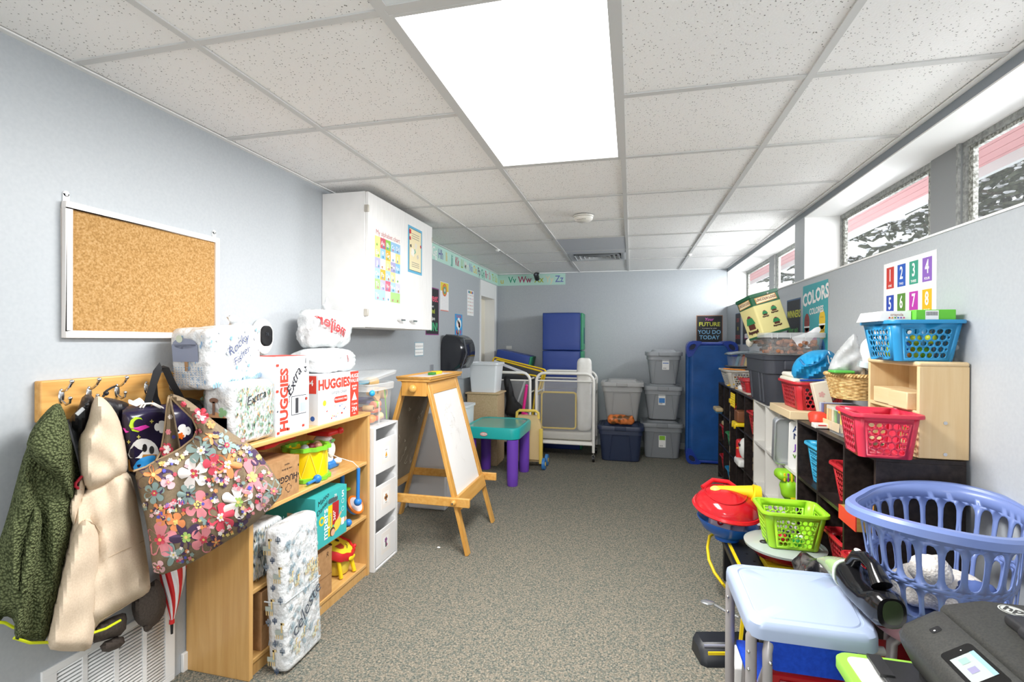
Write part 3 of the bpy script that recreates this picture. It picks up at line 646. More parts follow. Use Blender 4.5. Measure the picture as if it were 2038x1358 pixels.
# ---------------- birch bookcase ----------------
SX0, SX1, SY0, SY1, SZ = XL + 0.005, -1.44, 1.62, 2.53, 0.925
bk = [P('side_panel', B1(SX0, SX1, SY0, SY0 + 0.022, 0, 0.905, WOODL), bev=0.002), P('side_panel', B1(SX0, SX1, SY1 - 0.022, SY1, 0, 0.905, WOODL), bev=0.002),
      P('back_panel', B1(SX0, SX0 + 0.006, SY0 + 0.022, SY1 - 0.022, 0.06, 0.905, WOODL)),
      P('top_board', B1(SX0, SX1 + 0.004, SY0 - 0.002, SY1 + 0.002, 0.905, SZ, WOODT), bev=0.004),
      P('kick_board', B1(SX1 - 0.05, SX1 - 0.012, SY0 + 0.022, SY1 - 0.022, 0.0, 0.05, WOODL))]
for z in (0.629, 0.325, 0.05): bk.append(P('shelf', B1(SX0 + 0.006, SX1 - 0.006, SY0 + 0.022, SY1 - 0.022, z, z + 0.018, WOODT), bev=0.003))
pk = MB()
for y, z in ((1.6, 0.06), (1.6, 0.34)): pass
thing('bookcase', 'open birch bookcase with three shelves holding nappies and toys', 'bookcase', bk)
S3, S2, S1 = 0.647, 0.343, 0.068
# ---- nappy packs ----
PL = noise_mat('glossy_film', [(0.35, '#cdd1d4'), (0.65, '#e4e5e5')], 22, 4, 0.22, bs=0.8, bd=0.02, spec=0.6)
def pack(c, h, rz=0.0, rx=0.0, amp=0.006, mat=PL, r=0.03, tail=None, ry=0.0):
    mb = MB(); mt = Matrix.Translation(c) @ Matrix.Rotation(rz, 4, 'Z') @ Matrix.Rotation(rx, 4, 'X') @ Matrix.Rotation(ry, 4, 'Y')
    mb.X = mt; mb.rbox((0, 0, 0), h, r, mat, 12, amp, 26); mb.X = None
    def face(ax, sg):        # print frames on the +X face (room side) and -Y face (near side)
        R3 = mt.to_3x3()
        if ax == 'x': o = mt @ Vector((h[0] + 0.003, 0, 0)); return frame(o, R3 @ Vector((0, 1, 0)), R3 @ Vector((0, 0, 1)))
        o = mt @ Vector((0, -h[1] - 0.003, 0)); return frame(o, R3 @ Vector((1, 0, 0)), R3 @ Vector((0, 0, 1)))
    if tail: 
        tp = mt @ Vector(tail); mb.ell(tp, (0.02, 0.03, 0.035), mat, 12, 8, lambda d: d * (1 + 0.35 * math.sin(d.z * 160 + d.x * 90)))
    return mb, face('x', 1), face('y', 1)
def specks(mb, fn, cols, w, h, n, seed, sx=0.003, sy=0.009, w0=0.0012, rot=0.15):
    R = random.Random(seed)
    for i in range(n):
        u = R.uniform(-w, w); v = R.uniform(-h, h); a = sx * R.uniform(.5, 1.3); b = sy * R.uniform(.5, 1.3)
        mb.poly(fn, [(u - a, v), (u + a * .3, v - b), (u + a, v + a), (u - a * .2, v + b)], cols[R.randrange(len(cols))], w0)
lb = M('#7fa8cf', 0.5); gr_ = M('#8fb59a', 0.5); sl_ = M('#8b97ad', 0.5); teal = M('#7fa0a6', 0.5); och = M('#d3b15f', 0.5); peach = M('#e0a97c', 0.5)
m, fx, fy = pack(Vector((-1.60, 1.635, 1.27)), (0.085, 0.145, 0.118), 0.06, 0.09, tail=(0.0, 0.10, 0.13))
m.rect(fy, -0.065, -0.005, 0.045, 0.06, M('#8891a8', 0.5), 0.002); m.disc(fy, -0.01, 0.062, 0.05, M('#8891a8', 0.5), 0.002, ry=0.02); m.rect(fy, -0.016, -0.04, -0.002, -0.005, M('#a8815a', 0.5), 0.002)
for i in range(11):
    for j in range(8): m.disc(fy, -0.065 + i * 0.012, -0.09 + j * 0.009, 0.0022, lb, 0.003, 6)
m.disc(fy, -0.03, 0.08, 0.014, M('#c8d3c0', 0.5), 0.003); specks(m, fy, [lb], 0.07, 0.10, 30, 2)
m.text(fx, 'Rocky', 0.0, 0.045, 0.05, M('#4d567a', 0.6), rot=0.35, shear=0.25, w=0.004, jit=0.15); m.text(fx, 'Fisher', 0.015, 0.0, 0.042, M('#4d567a', 0.6), rot=0.4, shear=0.25, w=0.004, jit=0.15)
specks(m, fx, [lb, M('#c4d9ec', 0.5)], 0.14, 0.10, 26, 1, 0.006, 0.008); specks(m, off(fx, 0), [lb], 0.14, 0.012, 0, 1)
for i in range(24): m.rect(fx, -0.14 + i * 0.012, -0.105, -0.133 + i * 0.012, -0.09 + 0.006 * math.sin(i), lb, 0.002)
thing('diaper_pack', 'clear pack of white diapers marked Rocky Fisher, topmost on the bookcase', 'diaper pack', P('p', m), group=None)
m, fx, fy = pack(Vector((-1.60, 1.69, 1.035)), (0.085, 0.06, 0.105), 0.0, 0, amp=0.006)
specks(m, fy, [gr_], 0.08, 0.09, 120, 7, 0.003, 0.008); specks(m, fx, [gr_], 0.05, 0.09, 60, 8, 0.003, 0.008)
thing('diaper_pack', 'small green-flecked diaper pack squeezed behind the floral bag on bookcase', 'diaper pack', P('p', m))
m, fx, fy = pack(Vector((-1.515, 1.655, 1.05)), (0.068, 0.115, 0.122), 0.0, 0, amp=0.005)
m.X = None
specks(m, fx, [gr_, M('#a9c7b0', 0.5), gr_, M('#d8a878', 0.5)], 0.10, 0.10, 420, 3, 0.0022, 0.010)
m.text(fx, 'Extra', 0.0, 0.055, 0.05, M('#30333a', 0.6), rot=0.12, shear=0.25, w=0.004, jit=0.12)
m.rect(fy, -0.06, -0.1, 0.05, -0.01, peach, 0.002); m.fan(fy, [(-0.06, -0.01), (0.0, 0.012), (0.05, -0.01), (0.0, -0.03)], peach, 0.002); m.rect(fy, -0.015, 0.0, -0.003, 0.05, M('#8d6b5a', 0.5), 0.003); m.disc(fy, -0.009, 0.055, 0.02, M('#8d6b5a', 0.5), 0.003, ry=0.01)
m.flower(fy, 0.03, 0.01, 0.02, M('#9ccf9a', 0.5), 3, 0.003)
thing('diaper_pack', 'diaper pack with green flecks marked Extra, left of tall white box', 'diaper pack', P('p', m))
# tall white wipes box
HR = M('#d9402f', 0.5); BW_ = M('#e3e5e7', 0.45)
def carton(x0, x1, y0, y1, z0, z1, m): return MB().box(x0, x1, y0, y1, z0, z1, m), frame((x1, y0, z0), (0, 1, 0), (0, 0, 1)), frame((x0, y0, z0), (1, 0, 0), (0, 0, 1))
y0, y1, z0, z1 = 1.775, 1.995, 0.925, 1.262
m, fx, fy = carton(-1.60, -1.45, y0, y1, z0, z1, BW_); w_, h_ = y1 - y0, z1 - z0
m.text(fx, 'HUGGIES', 0.055, 0.15, 0.066, HR, bold=0.045, rot=PI / 2, sx=1.0)
m.text(fx, 'snug & dry', 0.085, 0.17, 0.016, INK, bold=0.004, rot=PI / 2)
m.text(fx, 'Extra', 0.115, 0.225, 0.062, INK, bold=0.004, rot=0.85, shear=0.25, w=0.002, jit=0.12); m.text(fx, '1', 0.195, 0.315, 0.034, INK, bold=0.01, rot=PI); m.text(fx, '64', 0.195, 0.275, 0.03, INK, rot=PI / 2, bold=0.003)
m.rect(fx, 0.10, 0.075, 0.20, 0.16, INK, 0.0006); m.rect(fx, 0.103, 0.078, 0.197, 0.157, M('#dde3ea', 0.5), 0.001); m.rect(fx, 0.125, 0.082, 0.145, 0.15, M('#3b3b3f', 0.5), 0.0014)
for i in range(5): m.rect(fx, 0.153 + i * 0.008, 0.085, 0.158 + i * 0.008, 0.125, M('#9fb6c8', 0.5), 0.0014)
for u, v in ((0.01, 0.3), (0.016, 0.012), (0.08, 0.02), (0.18, 0.02), (0.01, 0.19), (0.2, 0.14)): m.flower(fx, u, v, 0.009, HR, 2, 0.001)
specks(m, lambda u, v, w=0: fx(u + 0.11, v + 0.17, w), [M('#d9dfea', 0.5)], 0.1, 0.16, 50, 4, 0.006, 0.006, 0.0004)
m.text(fy, 'S', 0.07, 0.2, 0.05, HR, bold=0.02, rot=PI / 2); m.box(-1.595, -1.455, y0 + 0.005, y1 - 0.005, z1, z1 + 0.001, HR)
thing('diaper_box', 'tall white diaper box with red HUGGIES running up its side', 'box', P('p', m, bev=0.003))
# wipes box 704
y0, y1, z0, z1 = 2.065, 2.42, 0.925, 1.165
m, fx, fy = carton(-1.61, -1.45, y0, y1, z0, z1, BW_)
m.text(fx, 'HUGGIES', 0.135, 0.188, 0.066, HR, bold=0.045); m.text(fx, 'simply clean', 0.175, 0.145, 0.028, M('#8a8f96', 0.5)); m.fan(fx, [(p.x, p.y) for p in rr(0.19, 0.105, 0, 0.12, 0.032, 0.015)], HR)
m.text(fx, 'FRAGRANCE FREE', 0.19, 0.106, 0.014, PAPER, w=0.0014); m.rect(fx, 0.275, 0, 0.355, 0.24, HR)
for t_, v, s_ in (('HUGE', 0.215, 0.03), ('VALUE', 0.19, 0.026), ('grande', 0.163, 0.018), ('valor', 0.147, 0.018), ('11 packs', 0.065, 0.016), ('704', 0.035, 0.035), ('wipes', 0.014, 0.012)): m.text(fx, t_, 0.315, v, s_, PAPER, bold=0.01, w=0.0014)
m.poly(fx, [(0.29, 0.085), (0.34, 0.085), (0.315, 0.13)], PAPER, 0.0012); m.disc(fx, 0.13, 0.025, 0.004, HR); specks(m, lambda u, v, w=0: fx(u + 0.14, v + 0.05, w), [M('#2f5fb0', 0.5), HR, M('#e9c62e', 0.5)], 0.1, 0.04, 14, 6, 0.005, 0.004)
m.disc(fx, 0.05, 0.1, 0.014, M('#e8c832', 0.5), 0.001); m.disc(fx, 0.075, 0.07, 0.022, M('#e9e9ea', 0.5), 0.0009)
m.rect(fy, 0.06, 0.15, 0.15, 0.235, HR); m.text(fy, '704', 0.105, 0.2, 0.04, PAPER, bold=0.01, w=0.0014); m.text(fy, 'SIMPLY CLEAN', 0.105, 0.09, 0.016, INK, rot=PI / 2); m.disc(fy, 0.13, 0.03, 0.012, M('#2f5fb0', 0.5))
thing('wipes_box', 'white and red HUGGIES wipes box with 704 on its corner', 'box', P('p', m, bev=0.002))
# knotted shopping bags
WB = noise_mat('white_carrier_film', [(0.35, '#ccd2d4'), (0.65, '#e3e5e5')], 16, 4, 0.28, bs=0.9, bd=0.02)
def knot_bag(c, r, seed, kn, kn2, label, txt, tf, ears=True):
    mb = MB(); R0 = Vector(r)
    mb.ell(c, r, WB, 44, 30, lambda d: d * (1 / ((abs(d.x / r[0]) ** 3 + abs(d.y / r[1]) ** 3 + abs(d.z / r[2]) ** 3) ** (1 / 3) + 1e-6)) * (1 + 0.16 * noise.noise(d * 13 + Vector((seed, 0, 0))) + 0.07 * noise.noise(d * 34 + Vector((0, seed, 0))) - 0.10 * abs(noise.noise(d * 24))) + Vector((0, 0, 0)))
    tx = P('print', txt)
    k = MB(); 
    if ears:
        k.ell(kn, (0.02, 0.022, 0.035), WB, 16, 10, lambda d: d * (1 + 0.3 * math.sin(d.z * 130))); k.ell(kn + Vector((0, 0.0, 0.03)), (0.008, 0.012, 0.03), WB, 12, 8)
    kk = [P('knot', k)] if ears else []
    if kn2 is not None: e = MB(); e.ell(kn2, (0.025, 0.05, 0.03), WB, 20, 12, lambda d: d * (1 + 0.3 * noise.noise(d * 30))); kk.append(P('bag_ear', e))
    return thing('carrier_bag', label, 'bag', [P('bag_body', mb), tx] + kk)
def ball_fn(c, r, k=1.05):        # print patch: u east along +Y, v up, on the ellipsoid's room side
    def f(u, v, w=0.0):
        yy, zz = u / r[1], v / r[2]; q = math.sqrt(max(0.05, 1 - min(0.95, yy * yy + zz * zz))); return Vector(c) + Vector((q * r[0] * k * 0.95, yy * r[1] * 0.98 - q * r[1] * 0.25 * k, zz * r[2])) + Vector((0.012 + w, -0.006 - w, 0))
    return f
c1 = Vector((-1.60, 2.33, 1.388)); r1 = (0.105, 0.17, 0.105)
tx = MB(); f = ball_fn(c1, r1); tx.text(f, 'meijer', -0.02, 0.02, 0.088, M('#d2383c', 0.5), bold=0.02, mirror=True, rot=-0.32, w=0.004); 
c2 = Vector((-1.57, 2.30, 1.225)); r2_ = (0.11, 0.19, 0.068)
tx2 = MB(); f = ball_fn(c2, r2_); tx2.text(f, 'meij', 0.13, 0.02, 0.05, M('#d2383c', 0.5), bold=0.02, mirror=True, w=0.006)
knot_bag(c2, r2_, 9, None, None, 'lower crumpled white carrier bag resting on the wipes box', tx2, None, False)
knot_bag(c1, r1, 3, c1 + Vector((0.0, 0.02, 0.115)), c1 + Vector((0.0, 0.17, 0.03)), 'knotted white carrier bag with backwards red lettering, upper of two', tx, None)
# ---- on the shelves ----
m, fx, fy = carton(-1.70, -1.452, 1.66, 1.93, S3, S3 + 0.17, CARD); m.text(fx, 'HUGGIES', 0.18, 0.085, 0.038, INK, bold=0.015, rot=PI); m.text(fx, '8', 0.25, 0.06, 0.025, INK, bold=0.01, rot=PI); m.text(fx, 'one & done', 0.19, 0.125, 0.014, INK, rot=PI); m.text(fx, 'wipes', 0.19, 0.145, 0.014, INK, rot=PI)
m.flower(fx, 0.20, 0.04, 0.02, INK, 4, 0.0005); m.flower(fx, 0.20, 0.04, 0.017, CARD, 4, 0.0008); m.box(-1.60, -1.56, 1.66, 1.93, S3 + 0.17, S3 + 0.1705, M('#8a643f', 0.7)); m.rect(fx, 0.262, 0.12, 0.268, 0.13, INK); m.rect(fx, 0.262, 0.08, 0.268, 0.09, INK)
thing('cardboard_box', 'brown cardboard box on the upper shelf printed HUGGIES upside down', 'box', P('p', m, bev=0.003))
# yellow drum
def scallop_ring(mb, c, r, z, amp, k, m, th=0.010, ht=0.02):
    out = [[c + Vector(((r + a + amp * math.cos(k * t)) * math.cos(t), (r + a + amp * math.cos(k * t)) * math.sin(t), z + b)) for t in [2 * PI * i / 72 for i in range(72)]] for a, b in ((0, 0), (th, 0.002), (th, ht), (0, ht + 0.002), (-th, ht), (-th, 0), (0, 0))]
    mb.loft(out, m, False, False)
c = Vector((-1.565, 2.135, S3)); r = 0.098
bd_ = MB().lathe([(0.02, 0.014), (r, 0.014), (r, 0.15), (r - 0.004, 0.155), (r - 0.006, 0.12), (0.01, 0.115)], M('#f0cf10', 0.3), c, 40)
rings_ = []
for z, n_ in ((0.0, 'lower_rim'), (0.145, 'upper_rim')):
    q = MB(); scallop_ring(q, c, r + 0.003, z, 0.006, 12, GRN); rings_.append(P(n_, q))
zz = MB()
for i in range(16):
    t0, t1 = 2 * PI * i / 16, 2 * PI * (i + 1) / 16; za, zb = (0.02, 0.145) if i % 2 else (0.145, 0.02)
    zz.tube([c + Vector(((r + 0.001) * math.cos(t0 + (t1 - t0) * k / 4), (r + 0.001) * math.sin(t0 + (t1 - t0) * k / 4), za + (zb - za) * k / 4)) for k in range(5)], 0.0022, M('#f6dd4a', 0.3), 6)
thing('toy_drum', 'yellow toy drum with lime green rims on the upper shelf', 'toy drum', [P('shell', bd_), P('drum_lacing', zz)] + rings_)
R = random.Random(2)
for k, (dx, dy, col, nm, lb_) in enumerate(((0.02, -0.04, '#c9d3d8', 'maraca', 'pale shaker lying in the yellow drum'), (0.03, -0.005, '#7a2436', 'maraca', 'dark red shaker lying in the yellow drum'), (0.045, 0.03, '#b08062', 'wooden_egg', 'tan wooden egg shaker in the yellow drum'), (0.02, 0.055, '#e3c8b4', 'wooden_egg', 'pale pink egg in the yellow drum'))):
    e = MB().ell(c + Vector((dx, dy, 0.157)), (0.02, 0.022, 0.018), M(col, 0.4), 14, 10); e.cyl(c + Vector((dx - 0.01, dy, 0.157)), c + Vector((dx - 0.07, dy + 0.01, 0.135)), 0.006, M(col, 0.4), n=8)
    thing(nm, lb_, 'shaker', P('p', e))
# red toy guitar over the drum
g = MB(); 
cl_ = [(1.80, 0.872), (1.90, 0.876), (2.0, 0.878), (2.03, 0.878)]
g.loft([[Vector((-1.60 + a, y, z + 0.004)) for a, z in ((-w_, z0 - .01), (w_, z0 - .01), (w_, z0 + .010), (-w_, z0 + .010))] for y, z0, w_ in ((1.80, 0.862, 0.03), (1.82, 0.862, 0.06), (1.87, 0.864, 0.07), (1.93, 0.866, 0.05), (1.96, 0.868, 0.06), (2.03, 0.87, 0.055), (2.06, 0.871, 0.02))], RED)
nk = MB().loft([[Vector((-1.58 + a, y, z0 + b)) for a, b in ((-.015, 0), (.015, 0), (.015, .012), (-.015, .012))] for y, z0 in ((2.05, 0.870), (2.24, 0.874))], RED); hd = MB().box(-1.605, -1.555, 2.24, 2.31, 0.874, 0.888, RED)
kys = [P('key_button', MB().box(-1.585, -1.565, 2.08 + i * 0.03, 2.10 + i * 0.03, 0.884, 0.889, M(['#2f6fd0', '#e8b020', '#3aa24a'][i % 3], 0.4)), bev=0.001) for i in range(5)]
kys += [P('tuning_peg', MB().cyl((-1.55, 2.25 + i * 0.02, 0.881), (-1.535, 2.25 + i * 0.02, 0.881), 0.006, YEL)) for i in range(3)]
thing('toy_guitar', 'bright red toy guitar lying across the yellow drum', 'toy guitar', [P('body', g, bev=0.004), P('neck', nk), P('headstock', hd, bev=0.003)] + kys)
# white musical toy with red roof
w_ = MB(); w_.rbox((-1.60, 2.325, S3 + 0.095), (0.05, 0.045, 0.085), 0.04, M('#eeeeea', 0.35), 5, 0.003, 40); w_.ell((-1.548, 2.325, S3 + 0.1), (0.008, 0.03, 0.04), M('#e2e2dc', 0.4))
b_ = MB().rbox((-1.595, 2.335, S3 + 0.02), (0.06, 0.05, 0.02), 0.014, BLUE, 3); ft_ = MB().ell((-1.535, 2.36, S3 + 0.035), (0.022, 0.02, 0.016), M('#eeeeea', 0.35))
rf = MB().rbox((-1.60, 2.335, S3 + 0.19), (0.07, 0.06, 0.012), 0.011, RED, 4); rf.ell((-1.53, 2.375, S3 + 0.195), 0.018, RED); lo = MB().ell((-1.541, 2.325, S3 + 0.15), (0.004, 0.018, 0.010), M('#66aa66', 0.4))
thing('musical_toy', 'white and red musical toy beside the yellow drum', 'toy', [P('body', w_), P('base', b_), P('foot', ft_), P('top', rf), P('sticker', lo)])
# blue drumsticks
e = MB().cyl((-1.46, 2.00, S3 + 0.016), (-1.46, 2.06, S3 + 0.018), 0.007, BLUE); e.ell((-1.46, 2.075, S3 + 0.02), 0.02, BLUE)
thing('drumstick', 'blue ball-ended drumstick lying in front of the yellow drum', 'drumstick', P('p', e))
e = MB().cyl((-1.435, 2.40, S3 - 0.01), (-1.435, 2.395, 0.47), 0.0095, BLUE); e.ell((-1.435, 2.395, 0.455), 0.021, BLUE)
co = MB().tube([(-1.53, 2.26, S3 + 0.10), (-1.50, 2.31, S3 + 0.065), (-1.45, 2.37, S3 + 0.03), (-1.435, 2.40, S3 - 0.005)], 0.002, PAPER, 6)
thing('drumstick', 'blue ball-ended drumstick hanging on a white cord over shelf edge', 'drumstick', [P('stick', e), P('cord', co)])
# middle shelf: clear diaper pack, teal box, drum toy
m, fx, fy = pack(Vector((-1.56, 1.765, S2 + 0.115)), (0.085, 0.10, 0.112), 0.0, 0, amp=0.006)
specks(m, fx, [teal, M('#a7b3b6', 0.5), M('#6d7f86', 0.5), M('#d6c7a0', 0.5)], 0.09, 0.10, 380, 12, 0.0022, 0.012); m.text(fx, 'Charley', -0.01, 0.0, 0.04, M('#58606c', 0.6), shear=0.3, w=0.004, jit=0.1)
thing('diaper_pack', 'clear striped diaper pack on the middle shelf beside teal box', 'diaper pack', P('p', m))
TL = M('#3fb5b4', 0.4); m, fx, fy = carton(-1.70, -1.428, 2.015, 2.275, S2, S2 + 0.245, TL)
m.text(fx, 'mpers', 0.078, 0.10, 0.06, PAPER, bold=0.012, rot=PI / 2); m.disc(fx, 0.05, 0.125, 0.022, YEL); m.disc(fx, 0.05, 0.125, 0.012, TL, 0.001); m.rect(fx, 0.10, 0.03, 0.135, 0.18, YEL); m.text(fx, 'cruisers', 0.117, 0.10, 0.026, TL, bold=0.01, rot=PI / 2, w=0.0014); m.rect(fx, 0.135, 0.075, 0.19, 0.185, M('#b3262e', 0.4)); m.text(fx, '360°', 0.152, 0.12, 0.028, PAPER, bold=0.01, rot=PI / 2, w=0.0014)
m.text(fx, 'Mateo', 0.06, 0.225, 0.036, INK, rot=0.25, shear=0.3, w=0.0012, jit=.1); m.text(fx, 'Daniel', 0.05, 0.185, 0.034, INK, rot=0.35, shear=0.3, w=0.0012, jit=.1); m.text(fx, '78', 0.16, 0.215, 0.022, PAPER); m.text(fx, '5', 0.225, 0.205, 0.045, PAPER, bold=0.02)
for v in (0.13, 0.17): m.disc(fx, 0.225, v, 0.012, PAPER); m.disc(fx, 0.225, v, 0.010, TL, 0.001)
m.fan(fx, [(p.x, p.y) for p in rr(0.14, 0.20, 0, 0.08, 0.024, 0.011)], M('#4a5a5c', 0.6))
SK = M('#e2b08e', 0.6); m.fan(fx, smoothpoly([(0.135, 0.03), (0.2, 0.045), (0.215, 0.085), (0.19, 0.10), (0.15, 0.08)], 1), M('#e6d24e', 0.5), 0.001); m.disc(fx, 0.135, 0.045, 0.022, M('#5a3a26', 0.6), 0.0016); m.disc(fx, 0.138, 0.04, 0.017, SK, 0.002); m.line(fx, [(0.18, 0.09), (0.21, 0.12)], 0.012, SK, 0.0015); m.rect(fx, 0.21, 0.05, 0.235, 0.085, PAPER, 0.0015); m.line(fx, [(0.235, 0.065), (0.258, 0.075)], 0.02, SK, 0.0012)
m.rect(fy, 0.12, 0.08, 0.24, 0.17, M('#e6cfa8', 0.6)); m.text(fy, 'L', 0.20, 0.155, 0.02, INK, w=0.0014); m.text(fy, 'S', 0.215, 0.105, 0.03, INK, w=0.0014, bold=.01)
for i in range(9): m.rect(fy, 0.135 + i * 0.008, 0.12, 0.139 + i * 0.008, 0.15, INK, 0.0012)
thing('diaper_box', 'teal diaper box with a baby picture on the middle shelf', 'box', P('p', m, bev=0.003))
OR = M('#ec7a1c', 0.4); c = Vector((-1.50, 2.445, S2 + 0.06))
dr = MB(); dr.X = Matrix.Translation(c) @ Matrix.Rotation(0.9, 4, 'Y') @ Matrix.Rotation(0.0, 4, 'X'); dr.lathe([(0.001, 0), (0.045, 0), (0.05, 0.03), (0.0, 0.031)], BLUE, n=28); dr2 = MB(); dr2.X = dr.X; dr2.lathe([(0.052, 0.018), (0.056, 0.03), (0.05, 0.036), (0.044, 0.033), (0.044, 0.028)], OR, n=28); dh = MB(); dh.X = dr.X; dh.lathe([(0.0005, 0.032), (0.044, 0.032)], M('#cfc6cb', 0.4), n=28)
dr.X = dr2.X = dh.X = None
p_ = MB().cyl((-1.555, 2.435, S2), (-1.555, 2.435, S2 + 0.25), 0.012, BLUE); t_ = MB().lathe([(0.001, 0), (0.04, 0.004), (0.045, 0.01), (0.0, 0.014)], GRN, (-1.555, 2.435, S2 + 0.25)); t2 = MB().lathe([(0.012, 0), (0.04, 0.004), (0.045, 0.01), (0.012, 0.014)], GRN, (-1.555, 2.435, S2 + 0.15))
thing('toy_drum_stand', 'blue toy stand with orange rimmed tambour on the middle shelf', 'toy', [P('stand', p_), P('disc', t_), P('disc', t2), P('tambour', dr), P('tambour_rim', dr2), P('drum_skin', dh)])
e = MB().ell((-1.455, 2.335, S2 + 0.019), 0.019, BLUE); e.cyl((-1.47, 2.335, S2 + 0.019), (-1.56, 2.335, S2 + 0.016), 0.006, BLUE)
thing('drumstick', 'blue ball end of a drumstick beside the teal box', 'drumstick', P('p', e))
# bottom shelf
m, fx, fy = carton(-1.70, -1.452, 1.70, 1.92, S1, S1 + 0.24, CARD); m.rect(fx, 0.01, 0.1, 0.03, 0.16, M('#7a5636', 0.7)); thing('cardboard_box', 'plain brown cardboard box on bottom shelf behind leaning diaper pack', 'box', P('p', m, bev=0.003))
m, fx, fy = carton(-1.70, -1.452, 1.98, 2.185, S1, S1 + 0.235, CARD); m.text(fx, 'R', 0.165, 0.205, 0.036, M('#5a3d28', 0.7), shear=0.2); m.poly(fx, [(0.1, 0.10), (0.205, 0.10), (0.205, 0.104), (0.1, 0.104)], M('#8a643f', 0.7))
thing('cardboard_box', 'brown cardboard box marked R next to the smiling drum', 'box', P('p', m, bev=0.003))
# smiling drum
mt = Matrix.Translation(Vector((-1.545, 2.375, S1 + 0.15))) @ Matrix.Rotation(0.42, 4, 'Y') @ Matrix.Rotation(-0.1, 4, 'X')
a = MB(); a.X = mt; a.lathe([(0.0005, 0), (0.085, 0)], M('#efd63a', 0.35), n=40); a.X = None
b = MB(); b.X = mt
b.loft([[Vector(((r + 0.004 * math.cos(9 * t)) * math.cos(t), (r + 0.004 * math.cos(9 * t)) * math.sin(t), z)) for t in [2 * PI * i / 72 for i in range(72)]] for r, z in ((0.083, -0.004), (0.085, 0.006), (0.094, 0.008), (0.102, -0.004), (0.103, -0.03), (0.095, -0.04), (0.083, -0.035))], RED, False, False); b.X = None
fc = MB(); fn = lambda u, v, w=0.0: mt @ Vector((-v, u, 0.001 + w))
fc.disc(fn, 0.035, 0.03, 0.012, BLK, 0.001, ry=0.016); fc.disc(fn, -0.035, 0.03, 0.012, BLK, 0.001, ry=0.016); fc.fan(fn, [(-0.03, 0.0), (0.03, 0.0), (0.022, -0.03), (0, -0.04), (-0.022, -0.03)], M('#b5482c', 0.5), 0.001); fc.line(fn, [(0.02, -0.05), (0.045, -0.035), (0.05, -0.02)], 0.004, BLK)
lg = [P('leg', MB().tube([mt @ Vector((0.088 * math.cos(t), 0.088 * math.sin(t), -0.03)), Vector((-1.545 + 0.09 * math.cos(t), 2.375 + 0.09 * math.sin(t), S1 + 0.006))], 0.011, YEL, 10)) for t in (0.35, 1.6, 2.9, 4.2, 5.5)]
bo = MB().lathe([(0.001, 0.008), (0.055, 0.008), (0.068, 0.05), (0.06, 0.08), (0.001, 0.085)], M('#e8cf4e', 0.4), (-1.545, 2.375, S1), 30); kn = MB().ell(mt @ Vector((0.06, 0.085, 0.0)), 0.011, RED); kn2 = MB().ell(mt @ Vector((0.104, 0.0, -0.015)), (0.008, 0.03, 0.014), YEL)
thing('smiling_drum', 'red and yellow drum toy with a smiling face, bottom shelf', 'toy drum', [P('drum_skin', a), P('rim', b), P('face_print', fc), P('belly', bo), P('knob', kn), P('button', kn2)] + lg)
# leaning diaper packs marked celeste
m, fx, fy = pack(Vector((-1.375, 1.80, 0.292)), (0.045, 0.118, 0.29), 0.0, 0.0, amp=0.004, r=0.025, ry=-0.05)
def llama(mb, fn, u, v, s, m1, m2):
    mb.rect(fn, u - 0.02 * s, v, u + 0.016 * s, v + 0.02 * s, m2, 0.002); mb.rect(fn, u + 0.008 * s, v + 0.01 * s, u + 0.016 * s, v + 0.05 * s, m1, 0.0024); mb.rect(fn, u + 0.008 * s, v + 0.042 * s, u + 0.026 * s, v + 0.052 * s, m1, 0.0024)
    for q in (-0.018, -0.008, 0.004, 0.012): mb.rect(fn, u + q * s, v - 0.018 * s, u + (q + 0.004) * s, v, m1, 0.002)
def cactus(mb, fn, u, v, s, m):
    mb.rect(fn, u - 0.003 * s, v, u + 0.003 * s, v + 0.03 * s, m, 0.002); mb.rect(fn, u - 0.011 * s, v + 0.010 * s, u - 0.006 * s, v + 0.022 * s, m, 0.002); mb.rect(fn, u + 0.006 * s, v + 0.012 * s, u + 0.011 * s, v + 0.025 * s, m, 0.002); mb.rect(fn, u - 0.011 * s, v + 0.009 * s, u + 0.011 * s, v + 0.013 * s, m, 0.002)
bl_ = M('#7d8c9e', 0.5); la = M('#dcc38a', 0.5)
for i, v in enumerate((0.2, 0.09, -0.04, -0.13, -0.24)):
    llama(m, fy, (-0.022, 0.02)[i % 2], v, 0.95, la, M('#a7b2ac', 0.5)); cactus(m, fy, (0.03, -0.03)[i % 2], v + 0.03, 1, bl_); cactus(m, fy, (0.0, -0.002)[i % 2], v - 0.05, 0.9, M('#51637f', 0.5))
R = random.Random(8)
for i in range(46): cactus(m, fx, R.uniform(-0.1, 0.1), R.uniform(-0.25, 0.22), R.uniform(.6, 1.0), M(R.choice(['#9fb3bd', '#b4c4c9', '#8fa5b0']), 0.5))
for i in range(16): llama(m, fx, R.uniform(-0.09, 0.09), R.choice((-0.22, 0.03, 0.05, -0.2)) + R.uniform(-.02, .02), 0.6, la, M('#c9cdb8', 0.5))
specks(m, fx, [M('#a9bcc4', 0.5), M('#c6d2d4', 0.5)], 0.105, 0.26, 300, 9, 0.002, 0.007)
m.text(fy, 'hello', 0.0, -0.165, 0.034, M('#8a9aa8', 0.5), w=0.004, shear=0.2)
m.text(fx, 'celeste', 0.005, -0.09, 0.078, M('#4e5560', 0.6), rot=0.55, shear=0.2, w=0.004, jit=0.08)
m.tube([fy(-0.047, -0.005, -0.002), fy(0.0, -0.008, -0.003), fy(0.047, -0.005, -0.002), fx(0.0, -0.006, -0.002), fx(0.115, -0.002, -0.004)], 0.003, M('#b9bec0', 0.4), 6)
